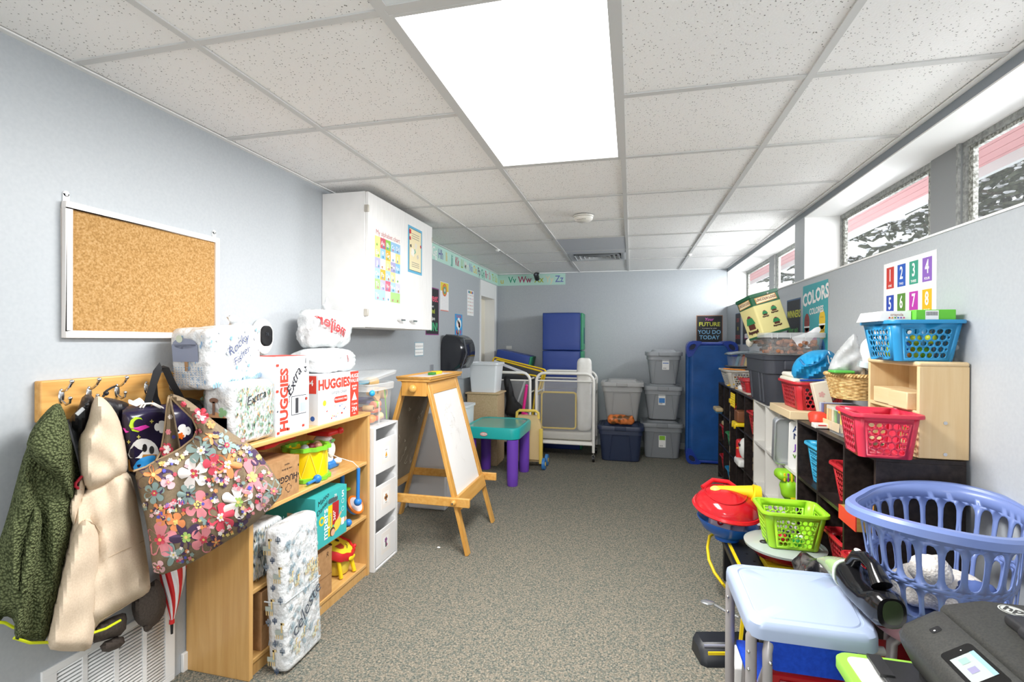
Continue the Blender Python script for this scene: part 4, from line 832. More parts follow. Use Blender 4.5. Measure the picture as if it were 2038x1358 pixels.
thing('diaper_pack', 'tall double diaper pack marked celeste leaning against the bookcase front', 'diaper pack', P('p', m))

# ---------------- white drawer tower ----------------
DW = M('#ececec', 0.35); dx0, dx1, dy0, dy1, dt = -1.725, -1.42, 2.545, 2.835, 0.83
fr = MB(); fr.box(dx0, dx1, dy0, dy0 + 0.016, 0, dt, DW); fr.box(dx0, dx1, dy1 - 0.016, dy1, 0, dt, DW); fr.box(dx0, dx1, dy0 + 0.016, dy1 - 0.016, dt - 0.012, dt, DW); fr.box(dx0, dx1, dy0 + 0.016, dy1 - 0.016, 0, 0.012, DW); fr.box(dx0, dx0 + 0.008, dy0 + 0.016, dy1 - 0.016, 0.012, dt - 0.012, DW)
ps = [P('cabinet_frame', fr, bev=0.003)]
for k in range(3):
    z0 = 0.018 + k * 0.268; f_ = MB(); a, b = dy0 + 0.018, dy1 - 0.018; zt = z0 + 0.195
    f_.box(dx1 - 0.012, dx1 - 0.004, a, b, z0, zt, DW); bx = MB(); bx.box(dx0 + 0.02, dx1 - 0.012, a, a + 0.004, z0, zt + 0.02, DW); bx.box(dx0 + 0.02, dx1 - 0.012, b - 0.004, b, z0, zt + 0.02, DW); bx.box(dx0 + 0.02, dx0 + 0.024, a, b, z0, zt + 0.02, DW); bx.box(dx0 + 0.02, dx1 - 0.012, a, b, z0, z0 + 0.004, DW)
    st = sheet(frame((dx1 - 0.004, (a + b) / 2 - 0.055, z0 + 0.045), (0, 1, 0), (0, 0, 1)), 0.11, 0.125, M('#f0ebe6', 0.5), 0.0006); fs = frame((dx1 - 0.0034, (a + b) / 2, z0 + 0.105), (0, 1, 0), (0, 0, 1))
    st.rect(fs, -0.035, -0.035, 0.035, 0.035, PAPER, 0.0004)
    cc = ['#8a4a86', '#b0701f', '#e3a81c'][k]
    if k == 2: st.poly(fs, [(-0.014, -0.022), (0.014, -0.022), (0, 0.01)], M(cc, 0.5)); st.rect(fs, -0.013, 0.016, 0.013, 0.019, DGREY); st.rect(fs, -0.012, -0.03, 0.012, -0.026, DGREY)
    elif k == 1: st.flower(fs, 0, 0, 0.022, M(cc, 0.5), 4, 0.0008); st.disc(fs, 0, -0.002, 0.01, M('#3b3a44', 0.5), 0.0012); st.rect(fs, -0.01, -0.032, 0.01, -0.029, DGREY)
    else: st.flower(fs, 0.0, 0.012, 0.016, M(cc, 0.5), 5); st.rect(fs, -0.006, -0.03, 0.008, 0.0, M('#2c2c34', 0.5)); st.disc(fs, 0.014, -0.02, 0.008, M('#d98fb0', 0.5), 0.0012)
    ps.append(P('drawer', bx, [P('drawer_front', f_, bev=0.002), P('picture_label', st)]))
thing('drawer_tower', 'narrow white plastic tower of three open-topped drawers', 'drawer unit', ps)
# ---- clear tub of wooden toys ----
CLR = M('#eef1f2', 0.15, alpha=0.09, spec=0.25, name='clear_plastic'); CLR2 = M('#e6e9ea', 0.25, alpha=0.45, name='frosted_rim')
cx, cy = -1.575, 2.66
tb = MB(); outer = [rr(cx, cy, dt + z, wx, wy, 0.03) for z, wx, wy in ((0.0, 0.26, 0.235), (0.02, 0.265, 0.24), (0.22, 0.285, 0.275), (0.232, 0.29, 0.28))]
tb.loft(outer, CLR, True, False); rm = MB().loft([rr(cx, cy, dt + z, wx, wy, 0.035) for z, wx, wy in ((0.215, 0.292, 0.282), (0.208, 0.305, 0.295), (0.245, 0.31, 0.30), (0.25, 0.30, 0.29), (0.245, 0.288, 0.278))], CLR2, False, False)
rb = MB().box(cx + 0.131, cx + 0.137, cy - 0.03, cy - 0.024, dt + 0.0, dt + 0.14, CLR2)
lid = MB(); lid.X = Matrix.Translation(Vector((cx - 0.005, cy + 0.01, dt + 0.293))) @ Matrix.Rotation(0.10, 4, 'X') @ Matrix.Rotation(-0.05, 4, 'Y'); lid.loft([rr(0, 0, z, wx, wy, 0.06) for z, wx, wy in ((-0.02, 0.31, 0.37), (-0.004, 0.32, 0.385), (0.004, 0.30, 0.36), (0.006, 0.2, 0.25), (0.006, 0.01, 0.01))], CLR2, False, True); lid.X = None
thing('toy_tub', 'clear plastic tub crammed with wooden toys on the drawer tower', 'tub', [P('tub_body', tb, solid=0.0015), P('rim', rm), P('corner_rib', rb), P('lid', lid)])
PW = M('#d9b07a', 0.5)
def toy(nm, label, parts, cat='toy'): return thing(nm, label, cat, parts)
u = MB(); ol = smoothpoly([(-0.085, 0.03), (-0.05, 0.045), (-0.01, 0.038), (0.02, 0.045), (0.055, 0.02), (0.05, -0.03), (0.02, -0.05), (-0.005, -0.02), (-0.04, -0.005), (-0.085, 0.0)], 2)
fo = frame((cx + 0.120, cy - 0.035, dt + 0.185), (0, 1, 0), (0, 0, 1)); u.loft([[fo(a, b, w) for a, b in ol] for w in (-0.016, 0)], PW); u.disc(fo, -0.05, 0.024, 0.013, M('#6a5648', 0.5), 0.001); u.rect(fo, 0.01, 0.0, 0.024, 0.03, M('#6a5648', 0.5), 0.001)
toy('wooden_violin', 'wooden toy shaped like a violin showing through clear tub', P('p', u))
def cyl_toy(nm, label, p, ax, r, L, m, m2=None, hole=None):
    a = MB(); p = Vector(p); ax = Vector(ax).normalized(); a.cyl(p, p + ax * L, r, m, n=24)
    if m2: a.cyl(p + ax * L * 0.3, p + ax * L * 0.7, r * 1.02, m2, n=24)
    if hole: a.cyl(p + ax * L, p + ax * (L + 0.001), r * 0.5, hole, n=20)
    return toy(nm, label, P('p', a))
cyl_toy('wooden_spool', 'wooden drum with red band on top of the toy tub', (cx + 0.03, cy + 0.005, dt + 0.247), (0.25, 1, 0), 0.03, 0.08, M('#dcb87c', 0.5), None, M('#3d3a36', 0.5))
cyl_toy('wooden_spool', 'upright wooden reel inside right side of clear tub', (cx + 0.085, cy + 0.075, dt + 0.18), (1, 0.1, 0), 0.034, 0.035, M('#dcb890', 0.5), None, M('#8a8f8a', 0.5))
cyl_toy('wooden_whistle', 'pale wooden tube inside the clear tub', (cx + 0.06, cy - 0.075, dt + 0.105), (1, 0.2, 0), 0.018, 0.06, PW, None, M('#5a4638', 0.5))
cyl_toy('rainbow_shaker', 'green and pink toy shaker in the middle of clear tub', (cx + 0.10, cy - 0.05, dt + 0.12), (0.1, 1, 0.05), 0.022, 0.065, M('#ef8a6a', 0.4), M('#9ccf3a', 0.4))
a = MB().lathe([(0.07, 0), (0.075, 0.01), (0.07, 0.022), (0.062, 0.022), (0.062, 0)], M('#e8703c', 0.4), (cx + 0.05, cy, dt + 0.075)); toy('tambourine', 'orange tambourine inside clear tub', P('p', a))
for k, (y, z, c_, r) in enumerate(((-0.09, 0.035, '#e85a28', 0.024), (-0.045, 0.04, '#f0902c', 0.032), (0.005, 0.035, '#e8603c', 0.022), (0.05, 0.045, '#e3cfa0', 0.03), (0.08, 0.03, '#b08a96', 0.02))): toy('play_ball', ['small red-orange wooden ball at left bottom of clear tub', 'large yellow-orange wooden ball at bottom of clear tub', 'red-orange wooden ball near middle bottom of clear tub', 'cream wooden ball at right bottom of clear tub', 'mauve wooden ball at far right bottom of clear tub'][k], P('p', MB().ell((cx + 0.09, cy + y, dt + z), (r, r, r * 0.8), M(c_, 0.4))), 'ball')
a = MB().tube([(cx + 0.125, cy + 0.055, dt + 0.21), (cx + 0.12, cy + 0.095, dt + 0.02)], 0.003, GRN, 6); toy('green_stick', 'thin lime green rod inside the clear tub', P('p', a), 'stick')
a = MB().rbox((cx + 0.0, cy - 0.06, dt + 0.252), (0.06, 0.055, 0.011), 0.008, M('#86c3dc', 0.5), 3); toy('blue_block', 'pale blue flat toy on top of the tub', P('p', a))
a = MB().rbox((cx + 0.02, cy, dt + 0.14), (0.07, 0.08, 0.012), 0.01, M('#4c4f86', 0.5), 3); toy('purple_block', 'dark purple wooden toy inside the clear tub', P('p', a))
a = MB().ell((cx + 0.147, cy - 0.13, dt + 0.20), (0.015, 0.02, 0.018), M('#2e9fd8', 0.4)); toy('blue_rattle', 'bright blue toy end poking out by tub rim', P('p', a))

# ---------------- wall cabinet ----------------
CX, C0, C1, CZ0, CZ1 = -1.45, 2.515, 3.44, 1.405, 2.178
CWm = noise_mat('brushed_white_paint', [(0.3, '#e9e8e6'), (0.7, '#f1f0ee')], 8, 4, 0.45, (1, 8, 1), 0.15)
by = MB().box(XL + 0.001, CX - 0.02, C0, C1, CZ0, CZ1, CWm); mid = 2.985
hnd = lambda y: P('handle', (lambda h: h.tube([(CX, y - 0.03, 1.462), (CX + 0.022, y - 0.028, 1.462), (CX + 0.024, y + 0.028, 1.462), (CX, y + 0.03, 1.462)], 0.006, CHROME, 8))(MB()))
d1 = B1(CX - 0.019, CX, C0 + 0.004, mid - 0.0015, CZ0 + 0.002, CZ1 - 0.002, CWm); d2 = B1(CX - 0.019, CX, mid + 0.0015, C1, CZ0 + 0.002, CZ1 - 0.002, CWm)
hg = lambda y, z: P('hinge', B1(CX - 0.022, CX + 0.003, y - 0.008, y + 0.006, z - 0.02, z + 0.02, M('#c9c3b8', 0.4, 0.6)), bev=0.002)
thing('wall_cabinet', 'white two-door wall cabinet hung just below the ceiling', 'cabinet', [P('carcass', by, bev=0.002), P('door', d1, [hnd(2.91), hg(C0 + 0.004, 2.08), hg(C0 + 0.004, 1.49)], bev=0.002), P('door', d2, [hnd(3.09), hg(C1 - 0.004, 2.08), hg(C1 - 0.004, 1.49)], bev=0.002)])
# alphabet chart
fn = frame((CX + 0.0005, 2.578, 1.548), (0, 1, 0), (0, 0, 1)); m = sheet(fn, 0.345, 0.45, M('#eeece8', 0.5), 0.001)
m.text(fn, 'My alphabet chart', 0.175, 0.418, 0.042, M('#c8787c', 0.5), w=0.0018)
cols = ['#e9dc8a', '#c9566c', '#8cc04a', '#93bfe0', '#93bfe0', '#e9dc8a', '#93bfe0', '#f0b23c', '#e6e4e6', '#e9dc8a', '#b0aed2', '#e6e4e6', '#e9dc8a', '#a9a3cc', '#86bde2', '#a6c8e4', '#f0b23c', '#a6c8e4', '#efd893', '#e6e4e6', '#a8d084', '#b9b4d4', '#d9667c', '#a6c8e4', '#c9c6d8', '#a6c8e4', '#a6c8e4', '#eceaea', '#a8d084', '#a8d084']
lt = 'AaBbCcDdEeFfGgHhIiJjKkLlMmNnOoPpQqRrSsTtUuVvWwXxYyZz'; k = 0; R = random.Random(1)
for j in range(6):
    for i in range(5):
        u0 = 0.012 + i * 0.0645; v0 = 0.02 + (5 - j) * 0.0625; m.rect(fn, u0, v0, u0 + 0.0645, v0 + 0.0625, M(cols[j * 5 + i], 0.5), 0.0014)
        if not (j == 0 and i == 0) and k < 26 and not (j == 5 and i in (1, 3)): m.text(fn, lt[2 * k:2 * k + 2], u0 + 0.028, v0 + 0.03, 0.038, M('#f3f2f0', 0.5), bold=0.01, w=0.002); k += 1
        m.flower(fn, u0 + R.uniform(0.02, 0.045), v0 + 0.013, 0.009, M(R.choice(['#6fae4a', '#7a8fb8', '#b0764a', '#4a8fb0', '#c07a8a']), 0.5), R.choice((3, 4, 5)), 0.0022, R.random())
thing('alphabet_chart', 'colourful paper alphabet chart taped to the left cabinet door', 'poster', P('p', m))
fn = frame((CX + 0.0005, 3.028, 1.79), (0, 1, 0), (0, 0, 1)); m = sheet(fn, 0.225, 0.315, M('#63b1d4', 0.5), 0.001); m.rect(fn, 0.016, 0.016, 0.209, 0.299, M('#3a3a3c', 0.5), 0.0014); m.rect(fn, 0.019, 0.019, 0.206, 0.296, M('#f0e2b8', 0.5), 0.0018)
for v in (0.265, 0.25, 0.235, 0.07, 0.057, 0.044): m.rect(fn, 0.055, v, 0.175, v + 0.004, M('#8f8a80', 0.5), 0.002)
for u, v, r, c_ in ((0.03, 0.275, 0.018, '#c8303c'), (0.03, 0.23, 0.014, '#c8303c'), (0.12, 0.19, 0.022, '#e6e0d2'), (0.07, 0.14, 0.03, '#f2ede2'), (0.1, 0.15, 0.018, '#7ab8a0'), (0.15, 0.12, 0.016, '#cfc8ba'), (0.2, 0.2, 0.012, '#c8303c'), (0.04, 0.18, 0.012, '#2c2c30')): m.flower(fn, u, v, r, M(c_, 0.5), 4, 0.0022 + r * 0.01, u * 30, 0.6)
thing('poem_card', 'narrow cream card with a blue border on the right cabinet door', 'poster', P('p', m))

# ---------------- easel ----------------
EW = wood('easel_pine', '#c98f3f', '#dba95c', 2, 0.35); EW2 = wood('easel_pine_rail', '#cc9344', '#dcab60', 1, 0.35)
ex, ey0, ey1, ezt = -1.345, 2.925, 3.455, 1.07
def legpt(side, yy, z): return Vector((ex + side * (0.075 + (ezt - z) * 0.273), yy, z))
ps = []
for s in (1, -1):
    for yy, sp in ((ey0 + 0.02, -0.04), (ey1 - 0.02, 0.04)):
        a = legpt(s, yy + sp * 0.0, ezt - 0.005); b = legpt(s, yy + sp, 0.0); ps.append(P('leg', MB().obox(a, b, 0.05, 0.022, EW, Vector((0, 1, 0))), bev=0.003))
    pz0, pz1 = 0.335, 0.985
    a = [legpt(s, ey0 + 0.04, pz0) , legpt(s, ey1 - 0.04, pz0), legpt(s, ey1 - 0.04, pz1), legpt(s, ey0 + 0.04, pz1)]
    nrm = (a[1] - a[0]).cross(a[3] - a[0]).normalized() * s * 1
    bmat = M('#f1efec', 0.25) if s == 1 else noise_mat('chalkboard_brown', [(0.3, '#74695a'), (0.7, '#827767')], 12, 4, 0.8)
    pm = MB(); pm.add([p - nrm * 0.004 for p in a] + [p + nrm * 0.004 for p in a], [(3, 2, 1, 0), (4, 5, 6, 7), (0, 1, 5, 4), (1, 2, 6, 5), (2, 3, 7, 6), (3, 0, 4, 7)], bmat)
    uy = (a[3] - a[0]).normalized(); fnp = (lambda a, uy, nrm, s: (lambda u, v, w=0.0: a[0] + Vector((0, 1, 0)) * u + uy * v + nrm * ((0.005 + w) * 1)))(a, uy, nrm, s)
    R = random.Random(4)
    if s == 1:
        gk = M('#c3beb9', 0.5)
        for q in range(16):
            x_, y_ = R.gauss(0.2, 0.05), R.gauss(0.42, 0.12); pts = []
            for _ in range(9): x_ += R.uniform(-.022, .022); y_ += R.uniform(-.022, .022); pts.append((x_, y_))
            pm.line(fnp, pts, 0.0012, gk, 0.0006)
    ps.append(P('whiteboard' if s == 1 else 'chalkboard', pm))
    if s == -1:
        ck = MB(); fin = (lambda f: (lambda u, v, w=0.0: f(u, v, -0.0105 - w)))(fnp); wc = M('#cfc9b0', 0.8)
        for q in range(14):
            x_, y_ = R.uniform(0.08, 0.38), R.uniform(0.08, 0.55); pts = []
            for _ in range(7): x_ += R.uniform(-.02, .02); y_ += R.uniform(-.03, .03); pts.append((x_, y_))
            ck.line(fin, pts, 0.003, wc, 0.0004)
        ps.append(P('chalk_drawing', ck))
    ps.append(P('rail', MB().obox(legpt(s, ey0 + 0.045, 1.0 + 0.02), legpt(s, ey1 - 0.045, 1.0 + 0.02), 0.075, 0.02, EW2, uy), bev=0.003))
    o_ = Vector((s * 0.014, 0, 0)); ps.append(P('board_ledge', MB().obox(legpt(s, ey0 - 0.005, 0.31) + o_, legpt(s, ey1 + 0.005, 0.31) + o_, 0.085, 0.026, EW2, uy), bev=0.004))
ps.append(P('top_tray', MB().box(ex - 0.11, ex + 0.11, ey0 - 0.03, ey1 + 0.03, 1.07, 1.082, EW2).loft([rr(ex, (ey0 + ey1) / 2, z, wx, wy, 0.004, 1) for z, wx, wy in ((1.06, 0.18, 0.55), (1.07, 0.2, 0.57), (1.085, 0.235, 0.6), (1.1, 0.24, 0.605), (1.1, 0.215, 0.58), (1.088, 0.21, 0.575))], EW2, False, True), bev=0))
ps.append(P('tray_paper', B1(ex - 0.1, ex + 0.1, ey0, ey1, 1.089, 1.0905, M('#e8ddd8', 0.6))))
for yy in (ey0 - 0.012, ey1 + 0.012):
    ps.append(P('end_panel', B1(ex - 0.085, ex + 0.085, yy - 0.01, yy + 0.01, 0.975, 1.07, EW), bev=0.002)); sg = -1 if yy < 3.2 else 1
    ps.append(P('knob', MB().ell((ex, yy + sg * 0.03, 1.025), (0.027, 0.024, 0.027), M('#d8a658', 0.25)).cyl((ex, yy, 1.025), (ex, yy + sg * 0.025, 1.025), 0.012, EW)))
    yb = yy - 0.03 if yy < 3.2 else yy + 0.03
    ps.append(P('cross_bar', MB().box(ex - 0.30, -1.0 + 0.04, yb - 0.011, yb + 0.011, 0.30, 0.355, EW2), bev=0.004)); ps.append(P('bolt_knob', MB().ell((-1.06, yb - 0.02, 0.33), 0.018, EW).cyl((-1.06, yb - 0.03, 0.33), (-1.06, yb - 0.041, 0.33), 0.006, CHROME)))
thing('easel', 'wooden double-sided easel with whiteboard and brown chalkboard', 'easel', ps)
e = MB().rbox((ex - 0.0, 3.28, 1.102), (0.022, 0.055, 0.011), 0.005, YEL, 2); e.rbox((ex + 0.0, 3.20, 1.100), (0.02, 0.03, 0.009), 0.004, M('#3d8a3a', 0.5), 2)
thing('board_eraser', 'small green and yellow board eraser on the easel tray', 'eraser', P('p', e))

# ---------------- wall posters, border, dispenser on the left wall ----------------
fn = LW(4.0, 1.377); m = sheet(fn, 0.30, 0.43, M('#8a3f7a', 0.5)); m.rect(fn, 0.01, 0.01, 0.29, 0.42, M('#2a2b2e', 0.6), 0.0018)
for t_, v, c_, s_ in (('sweet', 0.335, '#f0607c', 0.10), ('start', 0.26, '#f0f0ee', 0.03), ('kind', 0.215, '#c8d640', 0.06), ('brave', 0.15, '#f0f0ee', 0.05), ('FUN!', 0.07, '#50c88a', 0.11)): m.text(fn, t_, 0.15, v, s_, M(c_, 0.5), bold=0.015, w=0.0022)
thing('chalk_poster', 'black poster with bright chalk lettering partly hidden by the cabinet', 'poster', P('p', m))
fn = LW(4.335, 1.61); m = sheet(fn, 0.215, 0.275, PAPER); m.rect(fn, 0.004, 0.19, 0.211, 0.271, M('#e8d24a', 0.5), 0.0018)
for k, c_ in enumerate(('#e0604a', '#eba03c', '#6fb04a', '#4a8fd0', '#f0e8a0')): m.disc(fn, 0.108, 0.20, 0.06 - k * 0.011, M(c_, 0.5), 0.002 + k * 0.0003)
for j in range(12): m.rect(fn, 0.015, 0.015 + j * 0.014, 0.2, 0.017 + j * 0.014, M('#c9b9cc', 0.5), 0.0018)
m.rect(fn, 0.004, 0.0, 0.211, 0.008, M('#e07a6a', 0.5), 0.002); thing('rainbow_chart', 'paper chart topped with a rainbow on the left wall', 'poster', P('p', m))
fn = LW(5.12, 1.605); m = sheet(fn, 0.222, 0.28, PAPER); R = random.Random(3)
for i in range(5): m.rect(fn, 0.03 + i * 0.035, 0.245, 0.06 + i * 0.035, 0.272, M(['#2f7ac0', '#3aa26a', '#e8b02a', '#d0503a', '#2f7ac0'][i], 0.5), 0.0018)
for j in range(6):
    for i in range(5): m.disc(fn, 0.03 + i * 0.04, 0.225 - j * 0.038, 0.008, M(R.choice(['#c8504a', '#d88aa0', '#7a8fb0', '#c09a6a']), 0.5), 0.0018, 8)
thing('sight_words_chart', 'narrow white chart of small coloured pictures nearest the door', 'poster', P('p', m))
fn = LW(4.735, 1.36); m = sheet(fn, 0.22, 0.24, M('#3aa0dc', 0.5)); m.text(fn, 'COLORS', 0.11, 0.215, 0.04, M('#d8503c', 0.5), bold=0.02, w=0.002)
for u, v, r in ((0.075, 0.14, 0.04), (0.14, 0.14, 0.045), (0.11, 0.165, 0.04), (0.11, 0.12, 0.045)): m.disc(fn, u, v, r, PAPER, 0.0018 + r * 0.01)
for u in (0.09, 0.13): m.disc(fn, u, 0.15, 0.006, BLK, 0.003, 8)
m.disc(fn, 0.11, 0.13, 0.01, M('#d8503c', 0.5), 0.003)
for u, c_ in ((0.05, '#d0403a'), (0.11, '#e8a02a'), (0.17, '#d8506c')): m.disc(fn, u, 0.055, 0.017, M(c_, 0.5), 0.002, ry=0.024)
thing('cloud_poster', 'blue poster with a smiling white cloud above the towel dispenser', 'poster', P('p', m))
fn = LW(3.775, 1.195); m = sheet(fn, 0.18, 0.12, M('#9cb8c4', 0.5)); m.rect(fn, 0.008, 0.062, 0.172, 0.112, PAPER, 0.0018); m.rect(fn, 0.008, 0.008, 0.172, 0.056, PAPER, 0.0018)
for i in range(7):
    for j in (0.03, 0.085): m.disc(fn, 0.025 + i * 0.022, j, 0.006, M('#a9a3a0', 0.5), 0.002, 8)
thing('handwashing_sign', 'small pale picture notice under the cabinet', 'sign', P('p', m))
# towel dispenser
SMK = M('#25262c', 0.12, name='smoked_plastic'); ol = smoothpoly([(0, 0.0), (0.02, 0.0), (0.13, 0.02), (0.2, 0.08), (0.225, 0.2), (0.20, 0.31), (0.13, 0.36), (0, 0.37)], 2)
m = MB(); dy0_, dy1_ = 4.35, 4.75; z0_ = 1.02
m.loft([[Vector((XL + x * s, y, z0_ + 0.185 + (z - 0.185) * s)) for x, z in ol] for y, s in ((dy0_, 0.93), (dy0_ + 0.02, 1.0), (dy1_ - 0.02, 1.0), (dy1_, 0.93))], SMK)
fr_ = MB().tube([(XL + 0.21, 4.40, z0_ + 0.33), (XL + 0.235, 4.42, z0_ + 0.19), (XL + 0.18, 4.42, z0_ + 0.04)], 0.006, M('#5a5d66', 0.25), 8)
tow = MB().rbox((XL + 0.16, 4.55, z0_ - 0.01), (0.03, 0.12, 0.05), 0.01, M('#9da2a8', 0.3), 3); ky = MB().cyl((XL + 0.1, 4.55, z0_ + 0.365), (XL + 0.1, 4.55, z0_ + 0.385), 0.006, BLK)
thing('towel_dispenser', 'smoky black curved paper towel dispenser on the left wall', 'towel dispenser', [P('housing', m), P('trim_rib', fr_), P('towel_slot', tow), P('lock', ky)])
fn = LW(4.12, 1.0); m = MB().box(XL, XL + 0.006, 4.10, 4.17, 1.0, 1.11, M('#8c9096', 0.4)); thing('wall_switch', 'small grey wall plate left of the towel dispenser', 'wall plate', P('p', m, bev=0.002))
# alphabet border
BM = M('#bfe3d6', 0.5); LC = ['#c9c93c', '#f4f4f0', '#6f6aa8', '#e6c65a', '#2f9a8a', '#b8325a', '#9cb83a', '#e9e6dc', '#8f8fc4', '#e6c65a', '#5a3f5a', '#3a9a7a', '#d0407a', '#e9a6b0', '#a8c83a']
pairs = ['Aa', 'Bb', 'Cc', 'Dd', 'Ee', 'Ff', 'Gg', 'Hh', 'Ii', 'Jj', 'Kk', 'Ll', 'Mm', 'Nn', 'Oo', 'Pp', 'Qq', 'Rr', 'Ss', 'Tt', 'Uu']
y0_, y1_ = 3.46, 6.378; fn = LW(y0_, 2.062); m = sheet(fn, y1_ - y0_, 0.146, BM); st = (y1_ - 4.05) / 16
for k in range(4, 21): m.text(fn, pairs[k], y1_ - y0_ - (20.6 - k) * st * 1.03, 0.072, 0.125, M(LC[(k - 5) % 15], 0.5), bold=0.012, w=0.002, sx=0.8)
thing('alphabet_border', 'mint green alphabet border strip along the top of left wall', 'wall border', P('p', m))
fn = BW(XL + 0.002, 2.058); m = sheet(fn, 0.91, 0.146, BM)
for t_, u, c_ in (('Vv', 0.20, '#2f9a7a'), ('Ww', 0.37, '#a83260'), ('Xx', 0.56, '#a8b83a'), ('Yy', 0.70, '#e9e2c0'), ('Zz', 0.83, '#6f7ab8')): m.text(fn, t_, u, 0.072, 0.12, M(c_, 0.5), bold=0.012, w=0.002, sx=0.85)
m.text(fn, 'u', 0.06, 0.06, 0.1, M('#d8c85a', 0.5), bold=0.012, w=0.002); thing('alphabet_border', 'mint green alphabet border ending in Zz on the back wall', 'wall border', P('p', m))
# ceiling devices
c = (-0.33, 3.48, ZC - 0.002); a = MB().lathe([(0.001, -0.04), (0.045, -0.04), (0.062, -0.028), (0.068, -0.012), (0.062, -0.010), (0.062, 0.0)], M('#efece4', 0.35), c, 36); b = MB().lathe([(0.06, -0.01), (0.07, -0.01), (0.072, 0.0)], M('#e2dfd6', 0.4), c, 36)
thing('smoke_detector', 'round cream smoke detector on the ceiling', 'smoke detector', [P('cover', a), P('base_ring', b), P('vent_slot', MB().tube([(c[0] + 0.055 * math.cos(t), c[1] + 0.055 * math.sin(t), ZC - 0.034) for t in (3.9, 4.3, 4.7, 5.1)], 0.002, DGREY, 6))])
x0, x1, y0, y1 = GX(1) + 0.012, GX(2) - 0.012, GY(6) + 0.012, GY(8) - 0.012
m = MB().box(x0, x1, y0, y1 - 0.45, ZC - 0.0, ZC + 0.012, M('#c6c9cf', 0.5)); thing('return_air_panel', 'grey blank panel in the ceiling just nearer than the vent', 'ceiling panel', P('p', m, bev=0.004))
g = MB(); ya, yb = y1 - 0.45, y1; VG = M('#c4c7c9', 0.35); ps = []
cxx, cyy = (x0 + x1) / 2, (ya + yb) / 2
g.loft([rr(cxx, cyy, ZC + z, wx, wy, 0.002, 1) for z, wx, wy in ((0.0, x1 - x0, yb - ya), (-0.004, x1 - x0 - .02, yb - ya - .02), (0.002, 0.5, 0.36), (0.01, 0.48, 0.34))], VG, False, False); ps.append(P('frame', g))
for k in range(5):
    s_ = 0.95 - k * 0.19; q = MB(); q.loft([rr(cxx, cyy, ZC + z, 0.48 * s_ + o, 0.34 * s_ + o, 0.002, 1) for z, o in ((0.012, -0.05), (-0.008, 0.0), (-0.009, -0.004), (0.012, -0.056))], VG, False, False); ps.append(P('louvre', q))
ps.append(P('duct', B1(x0 + .02, x1 - .02, ya + .02, yb - .02, ZC + 0.04, ZC + 0.042, M('#55585c', 0.8)))); thing('ceiling_vent', 'square louvred supply vent in the ceiling near the back wall', 'vent', ps)
m = MB().lathe([(0.001, 0), (0.03, 0), (0.034, -0.01), (0.02, -0.016), (0.001, -0.018)], BLK, (-1.195, 6.30, ZC - 0.004), 24)
cb = MB(); cb.X = Matrix.Translation(Vector((-1.195, 6.29, ZC - 0.06))) @ Matrix.Rotation(-0.5, 4, 'X'); cb.cyl((0, -0.05, 0), (0, 0.04, 0), 0.032, BLK, n=24); cb.cyl((0, -0.056, 0), (0, -0.05, 0), 0.034, M('#3a3a3e', 0.3), n=24); cb.X = None
ln = MB(); ln.X = Matrix.Translation(Vector((-1.195, 6.29, ZC - 0.06))) @ Matrix.Rotation(-0.5, 4, 'X'); ln.cyl((0, -0.059, 0), (0, -0.055, 0), 0.014, M('#8a8f9a', 0.1), n=20); ln.X = None
thing('security_camera', 'small black camera under the ceiling at the alphabet border', 'camera', [P('mount', m), P('arm', MB().cyl((-1.195, 6.30, ZC - 0.015), (-1.195, 6.29, ZC - 0.05), 0.01, BLK)), P('camera_body', cb), P('lens', ln)])
for x, y, lb_ in ((GX(0), 4.60, 'small white sprinkler cap on the left ceiling bar'), (GX(3), 5.25, 'small white sprinkler cap on the right ceiling bar')):
    thing('sprinkler_cap', lb_, 'sprinkler', P('p', MB().lathe([(0.001, -0.02), (0.012, -0.018), (0.022, -0.006), (0.022, 0)], PAPER, (x, y, ZC - 0.002), 20)))
# ---------------- back of the room ----------------
VIN = M('#2c4796', 0.42, name='blue_vinyl'); VGR = M('#2f8a63', 0.45, name='green_vinyl'); CRW = M('#f4f2ec', 0.35, name='cream_enamel')
MESH = M('#424448', 0.7); YPI = M('#f2cc22', 0.5); PUR = M('#5b3d8e', 0.5)
def soft_block(x0, x1, y0, y1, z0, z1, mats, r=0.012):
    mb = MB(); mb.rbox(((x0 + x1) / 2, (y0 + y1) / 2, (z0 + z1) / 2), ((x1 - x0) / 2, (y1 - y0) / 2, (z1 - z0) / 2), r, mats, 6, 0.003, 9); return mb
for k, (z0, z1, lb) in enumerate(((1.21, 1.672, 'upper of two blue and green foam blocks stacked behind the crib'), (0.745, 1.205, 'blue and green foam block under the topmost one, behind the crib'))):
    x0, x1 = -1.065, -0.60
    b = soft_block(x0, x1, 6.0, 6.32, z0, z1, VIN); s = soft_block(x1 - 0.003, x1 + 0.03, 6.012, 6.318, z0 + 0.003, z1 - 0.003, VGR)
    sl_ = MB().rbox((x1 + 0.031, 6.17, (z0 + z1) / 2 - 0.05), (0.004, 0.02, 0.10), 0.004, M('#1d2f5e', 0.6), 3)
    sm = MB().tube([(x0 + .005, 5.998, z1 - .006), (x1 - .005, 5.998, z1 - .006), (x1 - .005, 5.998, z0 + .006), (x0 + .005, 5.998, z0 + .006)], 0.002, M('#22376f', 0.6), 6, closed=True)
    thing('foam_block', lb, 'foam block', [P('cover', b), P('end_panel', s), P('handle_slot', sl_), P('seam', sm)])
